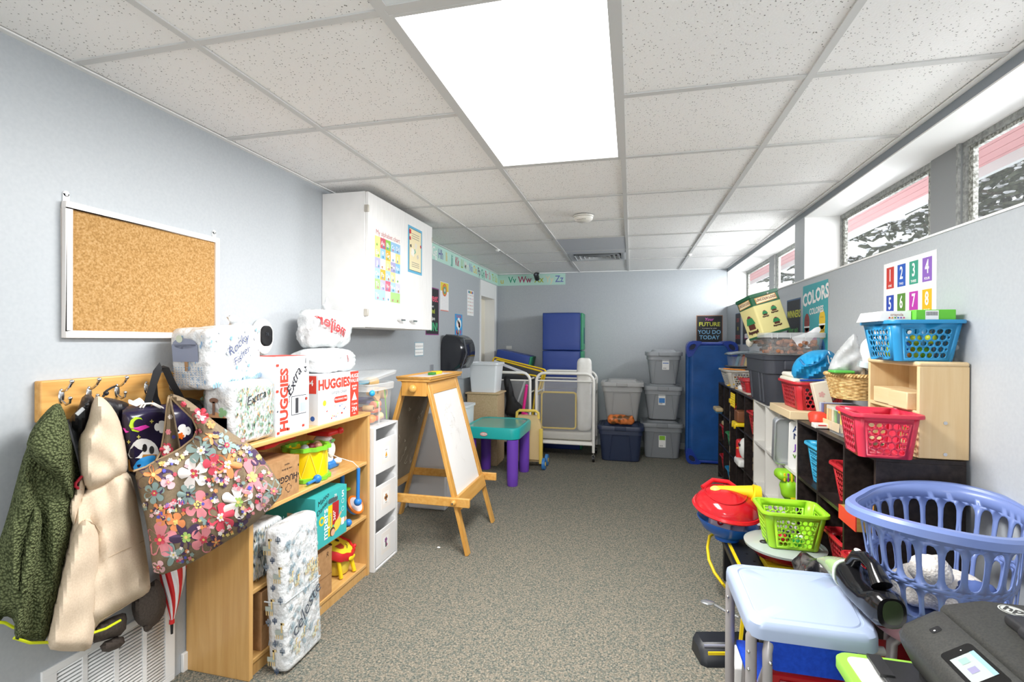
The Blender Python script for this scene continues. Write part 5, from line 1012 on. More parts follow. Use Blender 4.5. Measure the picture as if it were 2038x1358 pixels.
for k, (z0, z1, lb) in enumerate(((0.0, 0.37, 'blue foam block standing on the floor behind the crib'), (0.372, 0.74, 'third blue foam block up seen through the crib netting'))):
    thing('foam_block', lb, 'foam block', [P('cover', soft_block(-1.06, -0.60, 6.0, 6.32, z0, z1, VIN)), P('end_panel', soft_block(-0.603, -0.57, 6.012, 6.318, z0 + .003, z1 - .003, VGR))])
# tilted folded mat (blue / green edge)
mb = MB(); mb.X = Matrix.Translation(Vector((-1.44, 6.12, 1.085))) @ Matrix.Rotation(0.20, 4, 'Y'); mb.rbox((0, 0, 0), (0.215, 0.16, 0.09), 0.012, VIN, 5, 0.002, 9); g = MB(); g.X = mb.X; g.rbox((0.222, 0, 0), (0.012, 0.155, 0.088), 0.010, VGR, 3); mb.X = g.X = None
thing('folded_mat', 'blue folded mat with green end lying tilted above the left crib', 'mat', [P('cover', mb), P('end_panel', g)])
thing('foam_block', 'tall blue foam block on the floor beneath the tilted mat', 'foam block', [P('cover', soft_block(-1.62, -1.24, 5.98, 6.26, 0.0, 0.93, VIN))])
# cribs
def crib(x0, x1, yf, yb, h, label, full=True):
    ps = []; t = 0.016; hl = 0.95
    for y in (yf, yb):
        pts = [Vector((x0, y, 0.10))]; r = 0.09
        pts += [Vector((x0, y, h - r))] + [Vector((x0 + r - r * math.cos(a), y, h - r + r * math.sin(a))) for a in (0.3, 0.6, 0.9, 1.2, 1.5)] + [Vector((x1 - r + r * math.sin(a), y, h - r + r * math.cos(a))) for a in (0.07, 0.37, 0.67, 0.97, 1.27)] + [Vector((x1, y, h - r)), Vector((x1, y, 0.10))]
        ps.append(P('end_frame', MB().tube(pts, t, CRW, 12)))
        ps.append(P('end_rail', MB().cyl((x0, y, h - 0.085), (x1, y, h - 0.085), 0.009, CRW, n=10))); ps.append(P('end_rail', MB().cyl((x0, y, 0.185), (x1, y, 0.185), 0.012, CRW, n=10)))
        nt = MB(); nt.box(x0 + 0.015, x1 - 0.015, y - 0.001, y + 0.001, 0.24, h - 0.09, M('#d8d9da', 0.4, alpha=0.16, name='netting')); ps.append(P('net_panel', nt))
        for x in (x0, x1):
            w = MB(); w.cyl((x - 0.011, y, 0.035), (x + 0.011, y, 0.035), 0.035, BLK, n=22); f = MB().cyl((x, y, 0.07), (x, y, 0.105), 0.012, CHROME); f.box(x - 0.018, x + 0.018, y - 0.012, y + 0.02, 0.062, 0.075, CHROME); f.box(x - 0.019, x - 0.014, y - 0.01, y + 0.012, 0.03, 0.07, CHROME); f.box(x + 0.014, x + 0.019, y - 0.01, y + 0.012, 0.03, 0.07, CHROME)
            ps.append(P('caster', w, [P('caster_fork', f)]))
    for x in (x0, x1):
        for z in (h - 0.22, h - 0.07): ps.append(P('side_rail', MB().cyl((x, yf, z), (x, yb, z), 0.010, CRW, n=10)))
        ps.append(P('side_rail', MB().cyl((x, yf, 0.20), (x, yb, 0.20), 0.010, CRW, n=10)))
    mt = MB().rbox(((x0 + x1) / 2, (yf + yb) / 2, 0.265), ((x1 - x0) / 2 - 0.02, (yb - yf) / 2 - 0.02, 0.045), 0.025, M('#dcd9cf', 0.6), 5, 0.003, 12); ps.append(P('mattress', mt)); ps.append(P('base_board', B1(x0 + .01, x1 - .01, yf + .01, yb - .01, 0.195, 0.212, CRW)))
    return thing('crib', label, 'crib', ps)
crib(-1.035, -0.395, 5.46, 5.90, 0.965, 'white metal crib on casters holding a grey mat and white roll')
crib(-1.70, -1.10, 5.42, 5.90, 0.965, 'white metal crib in the back left corner behind the teal table')
def screen_mat(c, w, h, th, rz, rx, ry, label, nm='trampoline_mat', col=MESH, pip=YPI):
    mb = MB(); X = Matrix.Translation(Vector(c)) @ Matrix.Rotation(rz, 4, 'Z') @ Matrix.Rotation(rx, 4, 'X') @ Matrix.Rotation(ry, 4, 'Y'); mb.X = X
    mb.loft([[Vector((p.x, y, p.y)) for p in rr(0, 0, 0, w - i, h - i, 0.03)] for y, i in ((-th / 2, 0.006), (-th / 2 + .003, 0), (th / 2 - .003, 0), (th / 2, 0.006))], col)
    pp = MB(); pp.X = X
    for y in (-th / 2, th / 2): pp.tube([Vector((p.x, y, p.y)) for p in rr(0, 0, 0, w, h, 0.03)], 0.010, pip, 8, closed=True)
    mb.X = pp.X = None
    return thing(nm, label, 'mat', [P('panel', mb), P('piping', pp)])
screen_mat((-0.79, 5.52, 0.545), 0.385, 0.40, 0.03, 0.04, -0.06, 0.0, 'dark grey square mat with yellow piping inside the right crib')
screen_mat((-1.40, 5.62, 0.64), 0.62, 0.62, 0.03, 0.02, -0.10, 0.10, 'large grey mat standing in the left crib behind the guitar case')
screen_mat((-1.33, 5.72, 0.885), 0.60, 0.30, 0.035, 0.0, -0.12, 0.24, 'grey mat with yellow piping sticking up from the left crib')
screen_mat((-1.34, 5.80, 0.905), 0.66, 0.30, 0.04, 0.0, -0.10, 0.22, 'purple mat with yellow piping behind the grey ones', col=PUR)
wb = MB(); wb.obox((-1.56, 5.56, 1.085), (-1.17, 5.56, 0.945), 0.02, 0.03, M('#dcdde4', 0.5)); thing('white_bar', 'thin white strip lying diagonally against the grey mats', 'strip', P('p', wb, bev=0.003))
wb = MB(); wb.obox((-1.30, 5.545, 0.52), (-1.18, 5.545, 0.87), 0.02, 0.02, M('#d4d6dc', 0.5)); thing('white_bar', 'white rod leaning upright beside the pink toy in left crib', 'strip', P('p', wb, bev=0.003))
mb = MB(); mb.rbox((-0.505, 5.56, 0.73), (0.082, 0.07, 0.405), 0.05, noise_mat('white_padding', [(0.3, '#eae8e2'), (0.7, '#f6f4f0')], 14, 3, 0.6, bs=0.3, bd=0.01), 8, 0.010, 12); thing('rolled_mattress', 'rolled white mattress standing upright in the right crib', 'mattress', P('p', mb))
# guitar case and pink handle
mb = MB(); puff(mb, [(1001, 752), (1008, 748), (1014, 752), (1020, 770), (1025, 795), (1040, 808), (1048, 825), (1030, 832), (1003, 826), (1008, 800), (1006, 780)], PY_(5.36), 0.05, M('#17171a', 0.7), 6, 9, wav((0.006, 0.3, 0.2, 0)), back=0.5)
thing('guitar_case', 'small black cloth guitar case leaning in front of the left crib', 'guitar case', P('p', mb))
MG = M('#e0218a', 0.4); mb = MB(); mb.tube([YP(x, y, 5.30) for x, y in ((1048, 770), (1046, 785), (1042, 815), (1040, 832))], 0.014, MG, 10, rs=[0.014, 0.017, 0.016, 0.022]); mb.ell(YP(1048, 768, 5.30), 0.017, MG); t2 = MB().ell(YP(1046, 826, 5.28), (0.03, 0.02, 0.025), MG)
thing('pink_toy_handle', 'hot pink plastic toy handle standing behind the teal table', 'toy', [P('handle', mb), P('handle_base', t2)])
# push walker (yellow) with blue wheels
YW = M('#e9cb5c', 0.45); TANP = M('#dcc089', 0.5)
fr = MB().tube([(-1.16, 5.02, 0.52), (-1.155, 5.02, 0.58), (-1.13, 5.02, 0.60), (-0.96, 5.02, 0.60), (-0.93, 5.02, 0.58), (-0.925, 5.02, 0.52)], 0.015, YW, 10)
bo = MB(); bo.loft([[Vector((x, y, z)) for x, z in ((-1.16 + a, 0.10), (-0.90 - a, 0.10), (-0.90 - a * .5, 0.45), (-0.94, 0.55), (-1.14, 0.55), (-1.16 + a * .5, 0.45))] for y, a in ((4.99, 0.02), (5.0, 0), (5.06, 0), (5.07, 0.02))], TANP)
sd = [P('side_post', B1(x, x + 0.035, 4.98, 5.03, 0.06, 0.42, YW), bev=0.006) for x in (-1.175, -0.915)]
whl = []
for x, y in ((-1.215, 5.00), (-0.865, 5.00), (-1.205, 5.20), (-0.865, 5.18)):
    w = MB().cyl((x - 0.015, y, 0.06), (x + 0.015, y, 0.06), 0.06, M('#3b80c4', 0.4), n=28); h = MB().cyl((x - 0.018, y, 0.06), (x + 0.018, y, 0.06), 0.022, YW, n=18); whl.append(P('wheel', w, [P('hub', h)]))
ax = MB().box(-1.15, -0.92, 5.03, 5.22, 0.07, 0.12, TANP)
thing('push_walker', 'yellow toddler push walker with blue wheels behind the teal table', 'walker', [P('handle', fr), P('front_panel', bo), P('chassis', ax)] + sd + whl)
# teal activity table
TE = M('#22b2ae', 0.3, name='teal_plastic'); PU = M('#7748bf', 0.35, name='purple_plastic'); x0, x1, y0, y1 = -1.515, -0.985, 4.33, 4.95; cx, cy = (x0 + x1) / 2, (y0 + y1) / 2
tp = MB().loft([rr(cx, cy, z, x1 - x0 + o, y1 - y0 + o, 0.08, 7) for z, o in ((0.425, -0.01), (0.43, 0.0), (0.505, 0.01), (0.525, 0.0), (0.532, -0.02), (0.528, -0.05))], TE, True, False); tp.loft([rr(cx, cy, z, x1 - x0 - .05, y1 - y0 - .05, 0.07, 7) for z in (0.528, 0.524)], M('#5fb0a6', 0.15), False, True)
lgs = [P('leg', MB().lathe([(0.054, 0.425), (0.052, 0.1), (0.05, 0.01), (0.045, 0.0)], PU, (x, y, 0), 28, False, True)) for x in (x0 + 0.06, x1 - 0.065) for y in (y0 + 0.055, y1 - 0.06)]
lo = MB(); fn = frame((cx - 0.06, y0 - 0.003, 0.47), (1, 0, 0), (0, 0, 1)); lo.disc(fn, 0, 0, 0.036, M('#d94a44', 0.4), 0.001, ry=0.019); lo.disc(fn, 0, 0, 0.033, M('#f2efe8', 0.4), 0.0015, ry=0.013); lo.text(fn, 'little tikes', 0, 0, 0.014, M('#d94a44', 0.4), bold=0.02, w=0.002)
thing('activity_table', 'teal topped toddler table on thick purple legs', 'table', [P('tabletop', tp), P('logo_badge', lo)] + lgs)
# plywood cabinet + white bin
PLY = noise_mat('particle_board', [(0.3, '#bda27c'), (0.7, '#cdb48f')], 60, 3, 0.7)
mb = MB().box(-1.70, -1.365, 5.0, 5.30, 0.02, 0.755, PLY); tb = MB().box(-1.72, -1.345, 4.985, 5.31, 0.755, 0.775, PLY); gp = MB().rbox((-1.69, 4.998, 0.62), (0.035, 0.003, 0.022), 0.003, PAPER, 2)
thing('plywood_stand', 'plain plywood stand with a white bin on top', 'stand', [P('carcass', mb, bev=0.002), P('top_board', tb, bev=0.008), P('paper_scrap', gp), P('plinth', B1(-1.69, -1.375, 5.02, 5.29, 0, 0.02, PLY))])
def open_bin(c, w0, d0, w1, d1, h, m, r=0.02, lip=0.012):
    mb = MB().loft([rr(c[0], c[1], c[2] + z, a, b, r) for z, a, b in ((0, w0, d0), (h, w1, d1), (h, w1 - 0.008, d1 - 0.008), (0.006, w0 - 0.008, d0 - 0.008))], m); rm = MB().loft([rr(c[0], c[1], c[2] + z, w1 + o, d1 + o, r + 0.005) for z, o in ((h - 0.02, 0.0), (h - 0.022, lip * 2), (h, lip * 2), (h + 0.002, 0), (h, -0.01))], m, False, False); return mb, rm
WP = M('#e8ebee', 0.3, name='white_plastic')
a, b = open_bin((-1.53, 5.14, 0.776), 0.27, 0.24, 0.315, 0.29, 0.315, WP); thing('waste_bin', 'white square bin standing on the plywood stand', 'bin', [P('bin_body', a), P('rim', b)])
a, b = open_bin((-1.635, 4.62, 0.0), 0.17, 0.2, 0.20, 0.26, 0.70, WP); thing('white_tub', 'tall white tub behind the easel left of the teal table', 'tub', [P('tub_body', a), P('rim', b)])
# white plastic drawers seen under the easel
fr = MB(); x0, x1, y0, y1 = -1.715, -1.40, 3.60, 3.99; fr.rbox(((x0 + x1) / 2, (y0 + y1) / 2, 0.38), ((x1 - x0) / 2, (y1 - y0) / 2, 0.38), 0.015, M('#d9d9dc', 0.4), 3)
dr = [P('drawer', MB().rbox((x1 + 0.004, (y0 + y1) / 2, 0.135 + k * 0.245), (0.006, (y1 - y0) / 2 - 0.02, 0.11), 0.005, M('#dfdfe2', 0.4), 2), [P('handle', B1(x1 + 0.009, x1 + 0.02, (y0 + y1) / 2 - 0.05, (y0 + y1) / 2 + 0.05, 0.20 + k * 0.245, 0.215 + k * 0.245, M('#c8c8cc', 0.4)), bev=0.003)]) for k in range(3)]
fr2 = MB().tube([(x0 + .01, y0 - 0.001, 0.10), (x1 - .01, y0 - 0.001, 0.10)], 0.003, M('#b5b5b9', 0.5), 6)
thing('drawer_box', 'grey-white plastic drawer box behind the easel legs', 'drawer unit', [P('cabinet_frame', fr), P('base_groove', fr2)] + dr)
# storage totes
def tote(c, w0, d0, w1, d1, h, mat, lidmat, label, panel=True, sticker=None, lid=True, lidtop=0.035):
    X, Y, Z = c; ps = []
    b = MB().loft([rr(X, Y, Z + z, a, b_, 0.05) for z, a, b_ in ((0, w0 - 0.02, d0 - 0.02), (0.01, w0, d0), (h * 0.78, w0 + (w1 - w0) * 0.78, d0 + (d1 - d0) * 0.78), (h * 0.785, w0 + (w1 - w0) * 0.78 + 0.02, d0 + (d1 - d0) * 0.78 + 0.02), (h, w1, d1), (h, w1 - .012, d1 - .012), (0.02, w0 - 0.02, d0 - 0.02))], mat)
    ps.append(P('tub', b))
    if panel:
        fy = lambda z, o=0: Y - (d0 + (d1 - d0) * z / h) / 2 - o; zz0, zz1 = Z + 0.012, Z + h * 0.76
        for sg in (-1, 1):
            r = MB().tube([(X + sg * 0.09, fy(zz1 - Z, 0), zz1), (X + sg * 0.12, fy(0.02, 0), zz0)], 0.007, mat, 6); ps.append(P('rib', r))
        ps.append(P('rib', MB().tube([(X - .09, fy(zz1 - Z), zz1), (X + .09, fy(zz1 - Z), zz1)], 0.007, mat, 6)))
    if lid:
        l = MB().loft([rr(X, Y, Z + h + z, w1 + o, d1 + o, 0.06, 7) for z, o in ((-0.03, 0.018), (-0.032, 0.034), (0.0, 0.036), (0.012, 0.026), (0.014, -0.03), (0.006, -0.045), (0.006, -0.08), (0.014, -0.10), (lidtop, -0.13 if lidtop > .03 else -0.10))], lidmat, False, True); hd = MB().rbox((X, Y - d1 / 2 - 0.016, Z + h - 0.012), (0.06, 0.008, 0.022), 0.006, lidmat, 2); ps.append(P('lid', l, [P('latch', hd)]))
    if sticker:
        u, v, w_, h_, c1, c2 = sticker; sl = -(d1 - d0) / 2 / h; fn = frame((X + u, Y - d0 / 2 + sl * v - 0.004, Z + v), (1, 0, 0), Vector((0, sl, 1)).normalized()); s = sheet(fn, w_, h_, PAPER, 0.001); s.rect(fn, 0.006, h_ * c2[0], w_ - 0.006, h_ * c2[1], M(c1, 0.5), 0.0016)
        for k in range(5): s.rect(fn, 0.012 + k * 0.007, 0.01, 0.0145 + k * 0.007, 0.025, INK, 0.0016)
        ps.append(P('sticker', s))
    return thing('storage_tote', label, 'storage tote', ps)
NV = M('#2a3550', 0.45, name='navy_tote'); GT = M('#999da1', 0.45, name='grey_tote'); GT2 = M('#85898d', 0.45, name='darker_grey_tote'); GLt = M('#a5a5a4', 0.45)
tote((-0.108, 5.72, 0.0), 0.41, 0.33, 0.47, 0.40, 0.38, NV, NV, 'navy blue storage tote standing on the carpet')
tote((-0.095, 5.80, 0.425), 0.33, 0.30, 0.44, 0.38, 0.43, GLt, GLt, 'light grey tote with domed lid on top of the navy one')
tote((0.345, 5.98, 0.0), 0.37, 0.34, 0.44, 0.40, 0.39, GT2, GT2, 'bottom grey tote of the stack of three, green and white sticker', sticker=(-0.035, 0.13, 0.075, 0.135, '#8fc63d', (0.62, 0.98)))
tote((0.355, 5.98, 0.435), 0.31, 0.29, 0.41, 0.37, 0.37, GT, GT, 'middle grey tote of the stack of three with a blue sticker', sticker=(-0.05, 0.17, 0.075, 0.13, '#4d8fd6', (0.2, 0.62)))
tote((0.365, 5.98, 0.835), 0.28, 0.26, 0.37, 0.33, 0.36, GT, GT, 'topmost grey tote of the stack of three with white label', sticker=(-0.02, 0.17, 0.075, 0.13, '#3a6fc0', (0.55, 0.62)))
ob = MB(); ob.rbox((-0.105, 5.555, 0.462), (0.145, 0.05, 0.052), 0.045, noise_mat('orange_print_film', [(0.42, '#6a4a2a'), (0.5, '#d8763a'), (0.62, '#e8894e')], 16, 3, 0.3, bs=0.5, bd=0.01), 8, 0.014, 18); thing('orange_bag', 'crinkled orange plastic bag lying on the navy tote lid', 'bag', P('p', ob))
# stacked cots
CB = noise_mat('blue_cot_sheet', [(0.3, '#1d4f8c'), (0.7, '#2459a0')], 8, 3, 0.4, bs=0.25, bd=0.02); CC = M('#1f3f9e', 0.3, name='blue_corner_plastic')
def cot(y, z1, label, x0=0.585, x1=1.105):
    ps = []; sh = MB(); sh.grid(lambda u, v: Vector((x0 + 0.03 + (x1 - x0 - 0.06) * u, y - 0.012 + 0.004 * math.sin(v * 26 + u * 3), 0.03 + (z1 - 0.06) * v)), 10, 40, CB); ps.append(P('sheet', sh, solid=0.003))
    for x in (x0 + 0.018, x1 - 0.018): ps.append(P('side_tube', MB().cyl((x, y, 0.06), (x, y, z1 - 0.06), 0.017, CB, n=12)))
    for z in (0.03, z1 - 0.03): ps.append(P('end_bar', MB().cyl((x0 + 0.05, y, z), (x1 - 0.05, y, z), 0.018, CC, n=12)))
    for sx, sz in ((0, 0), (0, 1), (1, 0), (1, 1)):
        X = x0 if sx == 0 else x1; dx = 1 if sx == 0 else -1; Z = 0 if sz == 0 else z1; dz = 1 if sz == 0 else -1
        ol = smoothpoly([(0.0, 0.0), (0.15, 0.0), (0.155, 0.03), (0.12, 0.05), (0.08, 0.13), (0.05, 0.17), (0.0, 0.17)], 2)
        c = MB().loft([[Vector((X + dx * a, y + w, Z + dz * b)) for a, b in ol] for w in (-0.028, 0.02)], CC)
        e = MB(); e.X = Matrix.Translation(Vector((X + dx * 0.062, y - 0.03, Z + dz * 0.062))) @ Matrix.Rotation(dx * dz * 0.785, 4, 'Y'); e.tube([(0.045 * math.cos(t), 0, 0.03 * math.sin(t)) for t in [2 * PI * i / 20 for i in range(20)]], 0.006, CC, 8, closed=True); e.lathe([(0.001, 0), (0.03, 0)], BLK, n=4) if False else None; e.fan(lambda u, v, w=0: Vector((u, -0.001, v)), [(0.04 * math.cos(t), 0.026 * math.sin(t)) for t in [2 * PI * i / 20 for i in range(20)]], M('#0f1b3c', 0.6), 0); e.X = None
        ps.append(P('corner', c, [P('foot_ring', e)]))
    return thing('rest_cot', label, 'cot', ps)
cot(5.66, 1.33, 'front blue rest cot standing on its end against the others')
for k in range(3): cot(5.73 + k * 0.075, 1.335, ['second rest cot leaning behind the front one', 'third rest cot in the upright stack', 'rearmost rest cot, nearest the back wall'][k], 0.60, 1.10)
# poster and outlet on the back wall
fn = BW(0.775, 1.30); m = sheet(fn, 0.30, 0.345, M('#9a6a4a', 0.5)); m.rect(fn, 0.008, 0.008, 0.292, 0.337, M('#2b2c30', 0.6), 0.0018)
m.text(fn, 'Your', 0.145, 0.295, 0.05, M('#d860c0', 0.5), shear=0.25, w=0.0022, bold=0.01); m.text(fn, 'FUTURE', 0.15, 0.235, 0.068, M('#d8dc4a', 0.5), w=0.0022, bold=0.02); m.text(fn, 'is created by what', 0.15, 0.188, 0.022, M('#e8e8e2', 0.5), w=0.0022, shear=0.2); m.text(fn, 'YOU DO', 0.15, 0.14, 0.066, M('#8cc8ec', 0.5), w=0.0022, bold=0.02); m.text(fn, 'TODAY', 0.15, 0.075, 0.066, M('#8cc8ec', 0.5), w=0.0022, bold=0.02)
m.line(fn, [(0.03, 0.295), (0.075, 0.295)], 0.005, M('#9ad8f0', 0.5)); m.poly(fn, [(0.068, 0.31), (0.085, 0.295), (0.068, 0.28)], M('#9ad8f0', 0.5)); m.line(fn, [(0.235, 0.315), (0.235, 0.28)], 0.005, M('#d8dc4a', 0.5)); m.poly(fn, [(0.22, 0.285), (0.235, 0.268), (0.25, 0.285)], M('#d8dc4a', 0.5)); m.poly(fn, [(0.04, 0.205), (0.06, 0.205), (0.045, 0.175)], M('#d8dc4a', 0.5))
thing('future_poster', 'black poster reading Your FUTURE above the blue cots', 'poster', P('p', m))
fn = BW(-1.62, 1.215); m = sheet(fn, 0.075, 0.04, M('#e6e6e2', 0.4), 0.005); thing('wall_plate', 'small white wall plate on the back wall above the tilted mat', 'wall plate', P('p', m))
mb = MB().ell((-1.19, 2.95, 0.006), (0.012, 0.008, 0.005), PAPER, 8, 6); thing('paper_scrap', 'tiny white scrap of paper on the carpet under the easel', 'scrap', P('p', mb))
# ---------------- right side: cube shelves ----------------
FX = 0.84; ESP = noise_mat('espresso_laminate', [(0.35, '#211c1b'), (0.65, '#332b29')], 5, 4, 0.35, (10, 1, 10)); ESE = M('#3a3432', 0.4); WLM = M('#dedcd6', 0.4, name='white_laminate')
def cubes(y0, y1, divs, zs, m, label, top=0.932, edge=None):
    t = 0.015; x1 = XR - 0.016; ps = [P('side_panel', B1(FX, x1, y0, y0 + t, 0, top - t, m), bev=0.001), P('side_panel', B1(FX, x1, y1 - t, y1, 0, top - t, m), bev=0.001), P('top_panel', B1(FX, x1, y0, y1, top - t, top, m), bev=0.001), P('back_panel', B1(x1 - 0.006, x1, y0 + t, y1 - t, 0, top - t, m))]
    for z in zs: ps.append(P('shelf', B1(FX + 0.002, x1 - 0.006, y0 + t, y1 - t, z - t, z, m)))
    for d in divs: ps.append(P('divider', B1(FX + 0.001, x1 - 0.006, d - t / 2, d + t / 2, 0, top - t, m)))
    if edge:
        for y in edge: 
            e = MB(); R = random.Random(int(y * 100)); z = 0.05
            while z < 0.85: h = R.uniform(0.03, 0.12); e.box(FX - 0.0006, FX + 0.0004, y + R.uniform(0, .003), y + R.uniform(0.004, 0.013), z, z + h, M('#d2bd98', 0.8)); z += h + R.uniform(0.0, 0.08)
            ps.append(P('chipped_edge', e))
    return thing('cube_shelf', label, 'cube shelf', ps)
Z3, Z2, Z1 = 0.645, 0.355, 0.065
cubes(1.985, 2.828, (2.255, 2.545), (Z3, Z2, Z1), ESP, 'near dark brown cube shelf beside the blue laundry basket')
cubes(2.83, 3.758, (3.148, 3.452), (Z3, Z2, Z1), WLM, 'white cube shelf between the two dark brown ones')
cubes(3.76, 4.618, (4.05, 4.335), (Z3, Z2, Z1), ESP, 'dark cube shelf with chipped edges just beyond the white one', edge=(3.762, 4.60))
cubes(4.62, 5.19, (4.905,), (Z3, Z2, Z1), ESP, 'farthest dark cube shelf, next to the blue cots')
# ---------------- perforated baskets ----------------
def hole_grid(mb, f, nu, nv, m, cw=1.0, ch=1.0, seg=12):
    """staggered rows of round openings; f(u,v) u,v in 0..1; cw, ch = cell size in metres"""
    R_ = 0.43 * min(cw, ch)
    for j in range(nv):
        o2 = 0.5 * (j % 2); cells = [(i + o2, 1.0, R_) for i in range(nu - (j % 2))]
        if j % 2: cells += [(0, 0.5, R_ * 0.42), (nu - 0.5, 0.5, R_ * 0.42)]
        for i0, wd, r in cells:
            o = []; q = []
            for k in range(seg):
                t = 2 * PI * k / seg + PI / 4; c, s = math.cos(t), math.sin(t); g = 0.5 / max(abs(c), abs(s)); o.append((wd * (0.5 + c * g), 0.5 + s * g)); q.append((wd * 0.5 + c * r / cw, 0.5 + s * r / ch))
            vs = [f((i0 + a) / nu, (j + b) / nv) for a, b in o + q]; mb.add(vs, [(k, (k + 1) % seg, seg + (k + 1) % seg, seg + k) for k in range(seg)], m)
def basket(c, wt, dt_, wb, db, h, m, nx=8, ny=6, nz=5, cr=0.03, band=0.028, sol=0.0022, lip=0.012, rz=0.0, seg=12, tilt=0.0):
    c = Vector(c); RX = Matrix.Translation(c) @ Matrix.Rotation(rz, 4, 'Z') @ Matrix.Rotation(tilt, 4, 'X')
    def wall(side, u, z):          # u along the flat part of the side
        f = z / h; W = wb + (wt - wb) * f; D = db + (dt_ - db) * f
        if side == 0: p = (-(W / 2 - cr) + u * (W - 2 * cr), -D / 2)
        elif side == 1: p = (W / 2, -(D / 2 - cr) + u * (D - 2 * cr))
        elif side == 2: p = ((W / 2 - cr) - u * (W - 2 * cr), D / 2)
        else: p = (-W / 2, (D / 2 - cr) - u * (D - 2 * cr))
        return RX @ Vector((p[0], p[1], z))
    b = MB(); z0, z1 = h * 0.07, h - band
    for s_ in range(4):
        n = nx if s_ % 2 == 0 else ny
        mg = 0.06 if s_ % 2 == 0 else 0.1
        hole_grid(b, lambda u, v: wall(s_, mg + u * (1 - 2 * mg), z0 + (z1 - z0) * v), n, nz, m, ((wb + wt if s_ % 2 == 0 else db + dt_) / 2 - 2 * cr) * (1 - 2 * mg) / n, (z1 - z0) / nz, seg)
        for ua, ub in ((0, mg), (1 - mg, 1)): b.grid(lambda u, v: wall(s_, u, z0 + (z1 - z0) * v), 1, 1, m, ua, ub)
        for za, zb in ((0, z0), (z1, h)): b.grid(lambda u, v: wall(s_, u, za + (zb - za) * v), 4, 1, m)
        def cor(u, v):
            z = h * v; f = z / h; W = wb + (wt - wb) * f; D = db + (dt_ - db) * f; a = -PI / 2 + s_ * PI / 2 + u * PI / 2
            sx, sy = ((1, -1), (1, 1), (-1, 1), (-1, -1))[s_]
            return RX @ Vector((sx * (W / 2 - cr) + cr * math.cos(a), sy * (D / 2 - cr) + cr * math.sin(a), z))
        b.grid(cor, 5, 3, m)
    b.add([RX @ p for p in rr(0, 0, 0, wb, db, cr)], [tuple(range(24))[::-1]], m)
    rm = MB(); rm.X = RX; rm.loft([rr(0, 0, h + z, wt + o, dt_ + o, cr + o / 2) for z, o in ((0.0, 0.0), (0.003, 0.004), (0.003, lip * 2), (-0.004, lip * 2 + 0.004), (-0.010, lip * 2 + 0.002), (-0.010, lip * 2 - 0.002), (-0.003, lip * 2 - 0.004), (-0.003, 0.0), (0.0, 0.0))], m, False, False); rm.X = None
    return [P('basket_body', b, solid=sol), P('rim', rm)]
RB = M('#c02a32', 0.35, name='red_basket_plastic'); PB = M('#d2334c', 0.35, name='raspberry_basket_plastic'); BB = M('#2a8fc6', 0.35, name='blue_basket_plastic'); CB2 = M('#3fb0dc', 0.35); LB = M('#a4e030', 0.35, name='lime_basket_plastic'); GB = M('#4aa86a', 0.4); GYB = M('#c4bfb6', 0.45)
thing('perforated_basket', 'raspberry red basket overhanging the near end of the dark shelf', 'basket', basket((0.87, 2.045, 0.934), 0.192, 0.20, 0.16, 0.165, 0.152, PB, 5, 5, 5, rz=-0.08, seg=16, cr=0.022))
# birch cubby on the shelf top
BR = wood('pale_birch', '#d9b988', '#e3c89b', 2, 0.4); BR2 = wood('pale_birch_flat', '#dcbd8d', '#e6cda3', 1, 0.4); bx0, bx1, by0, by1, bz0, bz1 = 0.972, XR - 0.004, 1.992, 2.37, 0.934, 1.27
ps = [P('side_panel', B1(bx0, bx1, by0, by0 + 0.016, bz0, bz1 - 0.016, BR), bev=0.003), P('side_panel', B1(bx0, bx1, by1 - 0.016, by1, bz0, bz1 - 0.016, BR), bev=0.003), P('top_board', B1(bx0 - 0.003, bx1, by0 - 0.002, by1 + 0.002, bz1 - 0.018, bz1, BR2), bev=0.007), P('back_panel', B1(bx1 - 0.008, bx1, by0 + 0.016, by1 - 0.016, bz0, bz1 - 0.018, BR)), P('base_board', B1(bx0, bx1, by0 + .016, by1 - .016, bz0, bz0 + 0.014, BR2)), P('shelf', B1(bx0 + 0.002, bx1 - 0.008, by0 + .016, by1 - .016, 1.082, 1.096, BR2), bev=0.002)]
for x, z in ((1.05, 0.952), (1.05, 1.06)): ps.append(P('screw_cap', MB().cyl((x, by0 + 0.001, z), (x, by0 - 0.003, z), 0.006, CHROME, n=14)))
for y in (2.15, 2.24): ps.append(P('screw_cap', MB().cyl((bx1 - 0.0075, y, 1.21), (bx1 - 0.012, y, 1.21), 0.010, M('#6d6f72', 0.5), n=16)))
thing('birch_cubby', 'small birch cubby standing on top of the near dark shelf', 'cubby', ps)
for y, dd, lb in ((2.10, 0.0, 'pale wooden block nearer end inside the birch cubby'), (2.245, 0.012, 'pale wooden block further along inside the birch cubby')):
    thing('wooden_block', lb, 'block', P('p', B1(bx0 - 0.016 + dd, bx0 + 0.085 + dd, y - 0.066, y + 0.066, 1.096, 1.158, BR2), bev=0.003))
thing('perforated_basket', 'bright blue basket sitting on top of the birch cubby', 'basket', basket((1.005, 2.125, 1.271), 0.215, 0.25, 0.175, 0.21, 0.142, BB, 6, 7, 5, lip=0.009, seg=16, cr=0.022))
R = random.Random(11)
def balls(c, w_, d_, z, n, seed, cols, nm, lab, rr0=0.016, rr1=0.026):
    R = random.Random(seed)
    for k in range(n):
        col = R.choice(cols); r = R.uniform(rr0, rr1); p = Vector((c[0] + R.uniform(-w_, w_), c[1] + R.uniform(-d_, d_), z + r + (k % 3) * 0.028))
        o = thing(nm, lab, 'toy', P('p', MB().ell(p, r, M(col, 0.4), 14, 10)), group=lab)
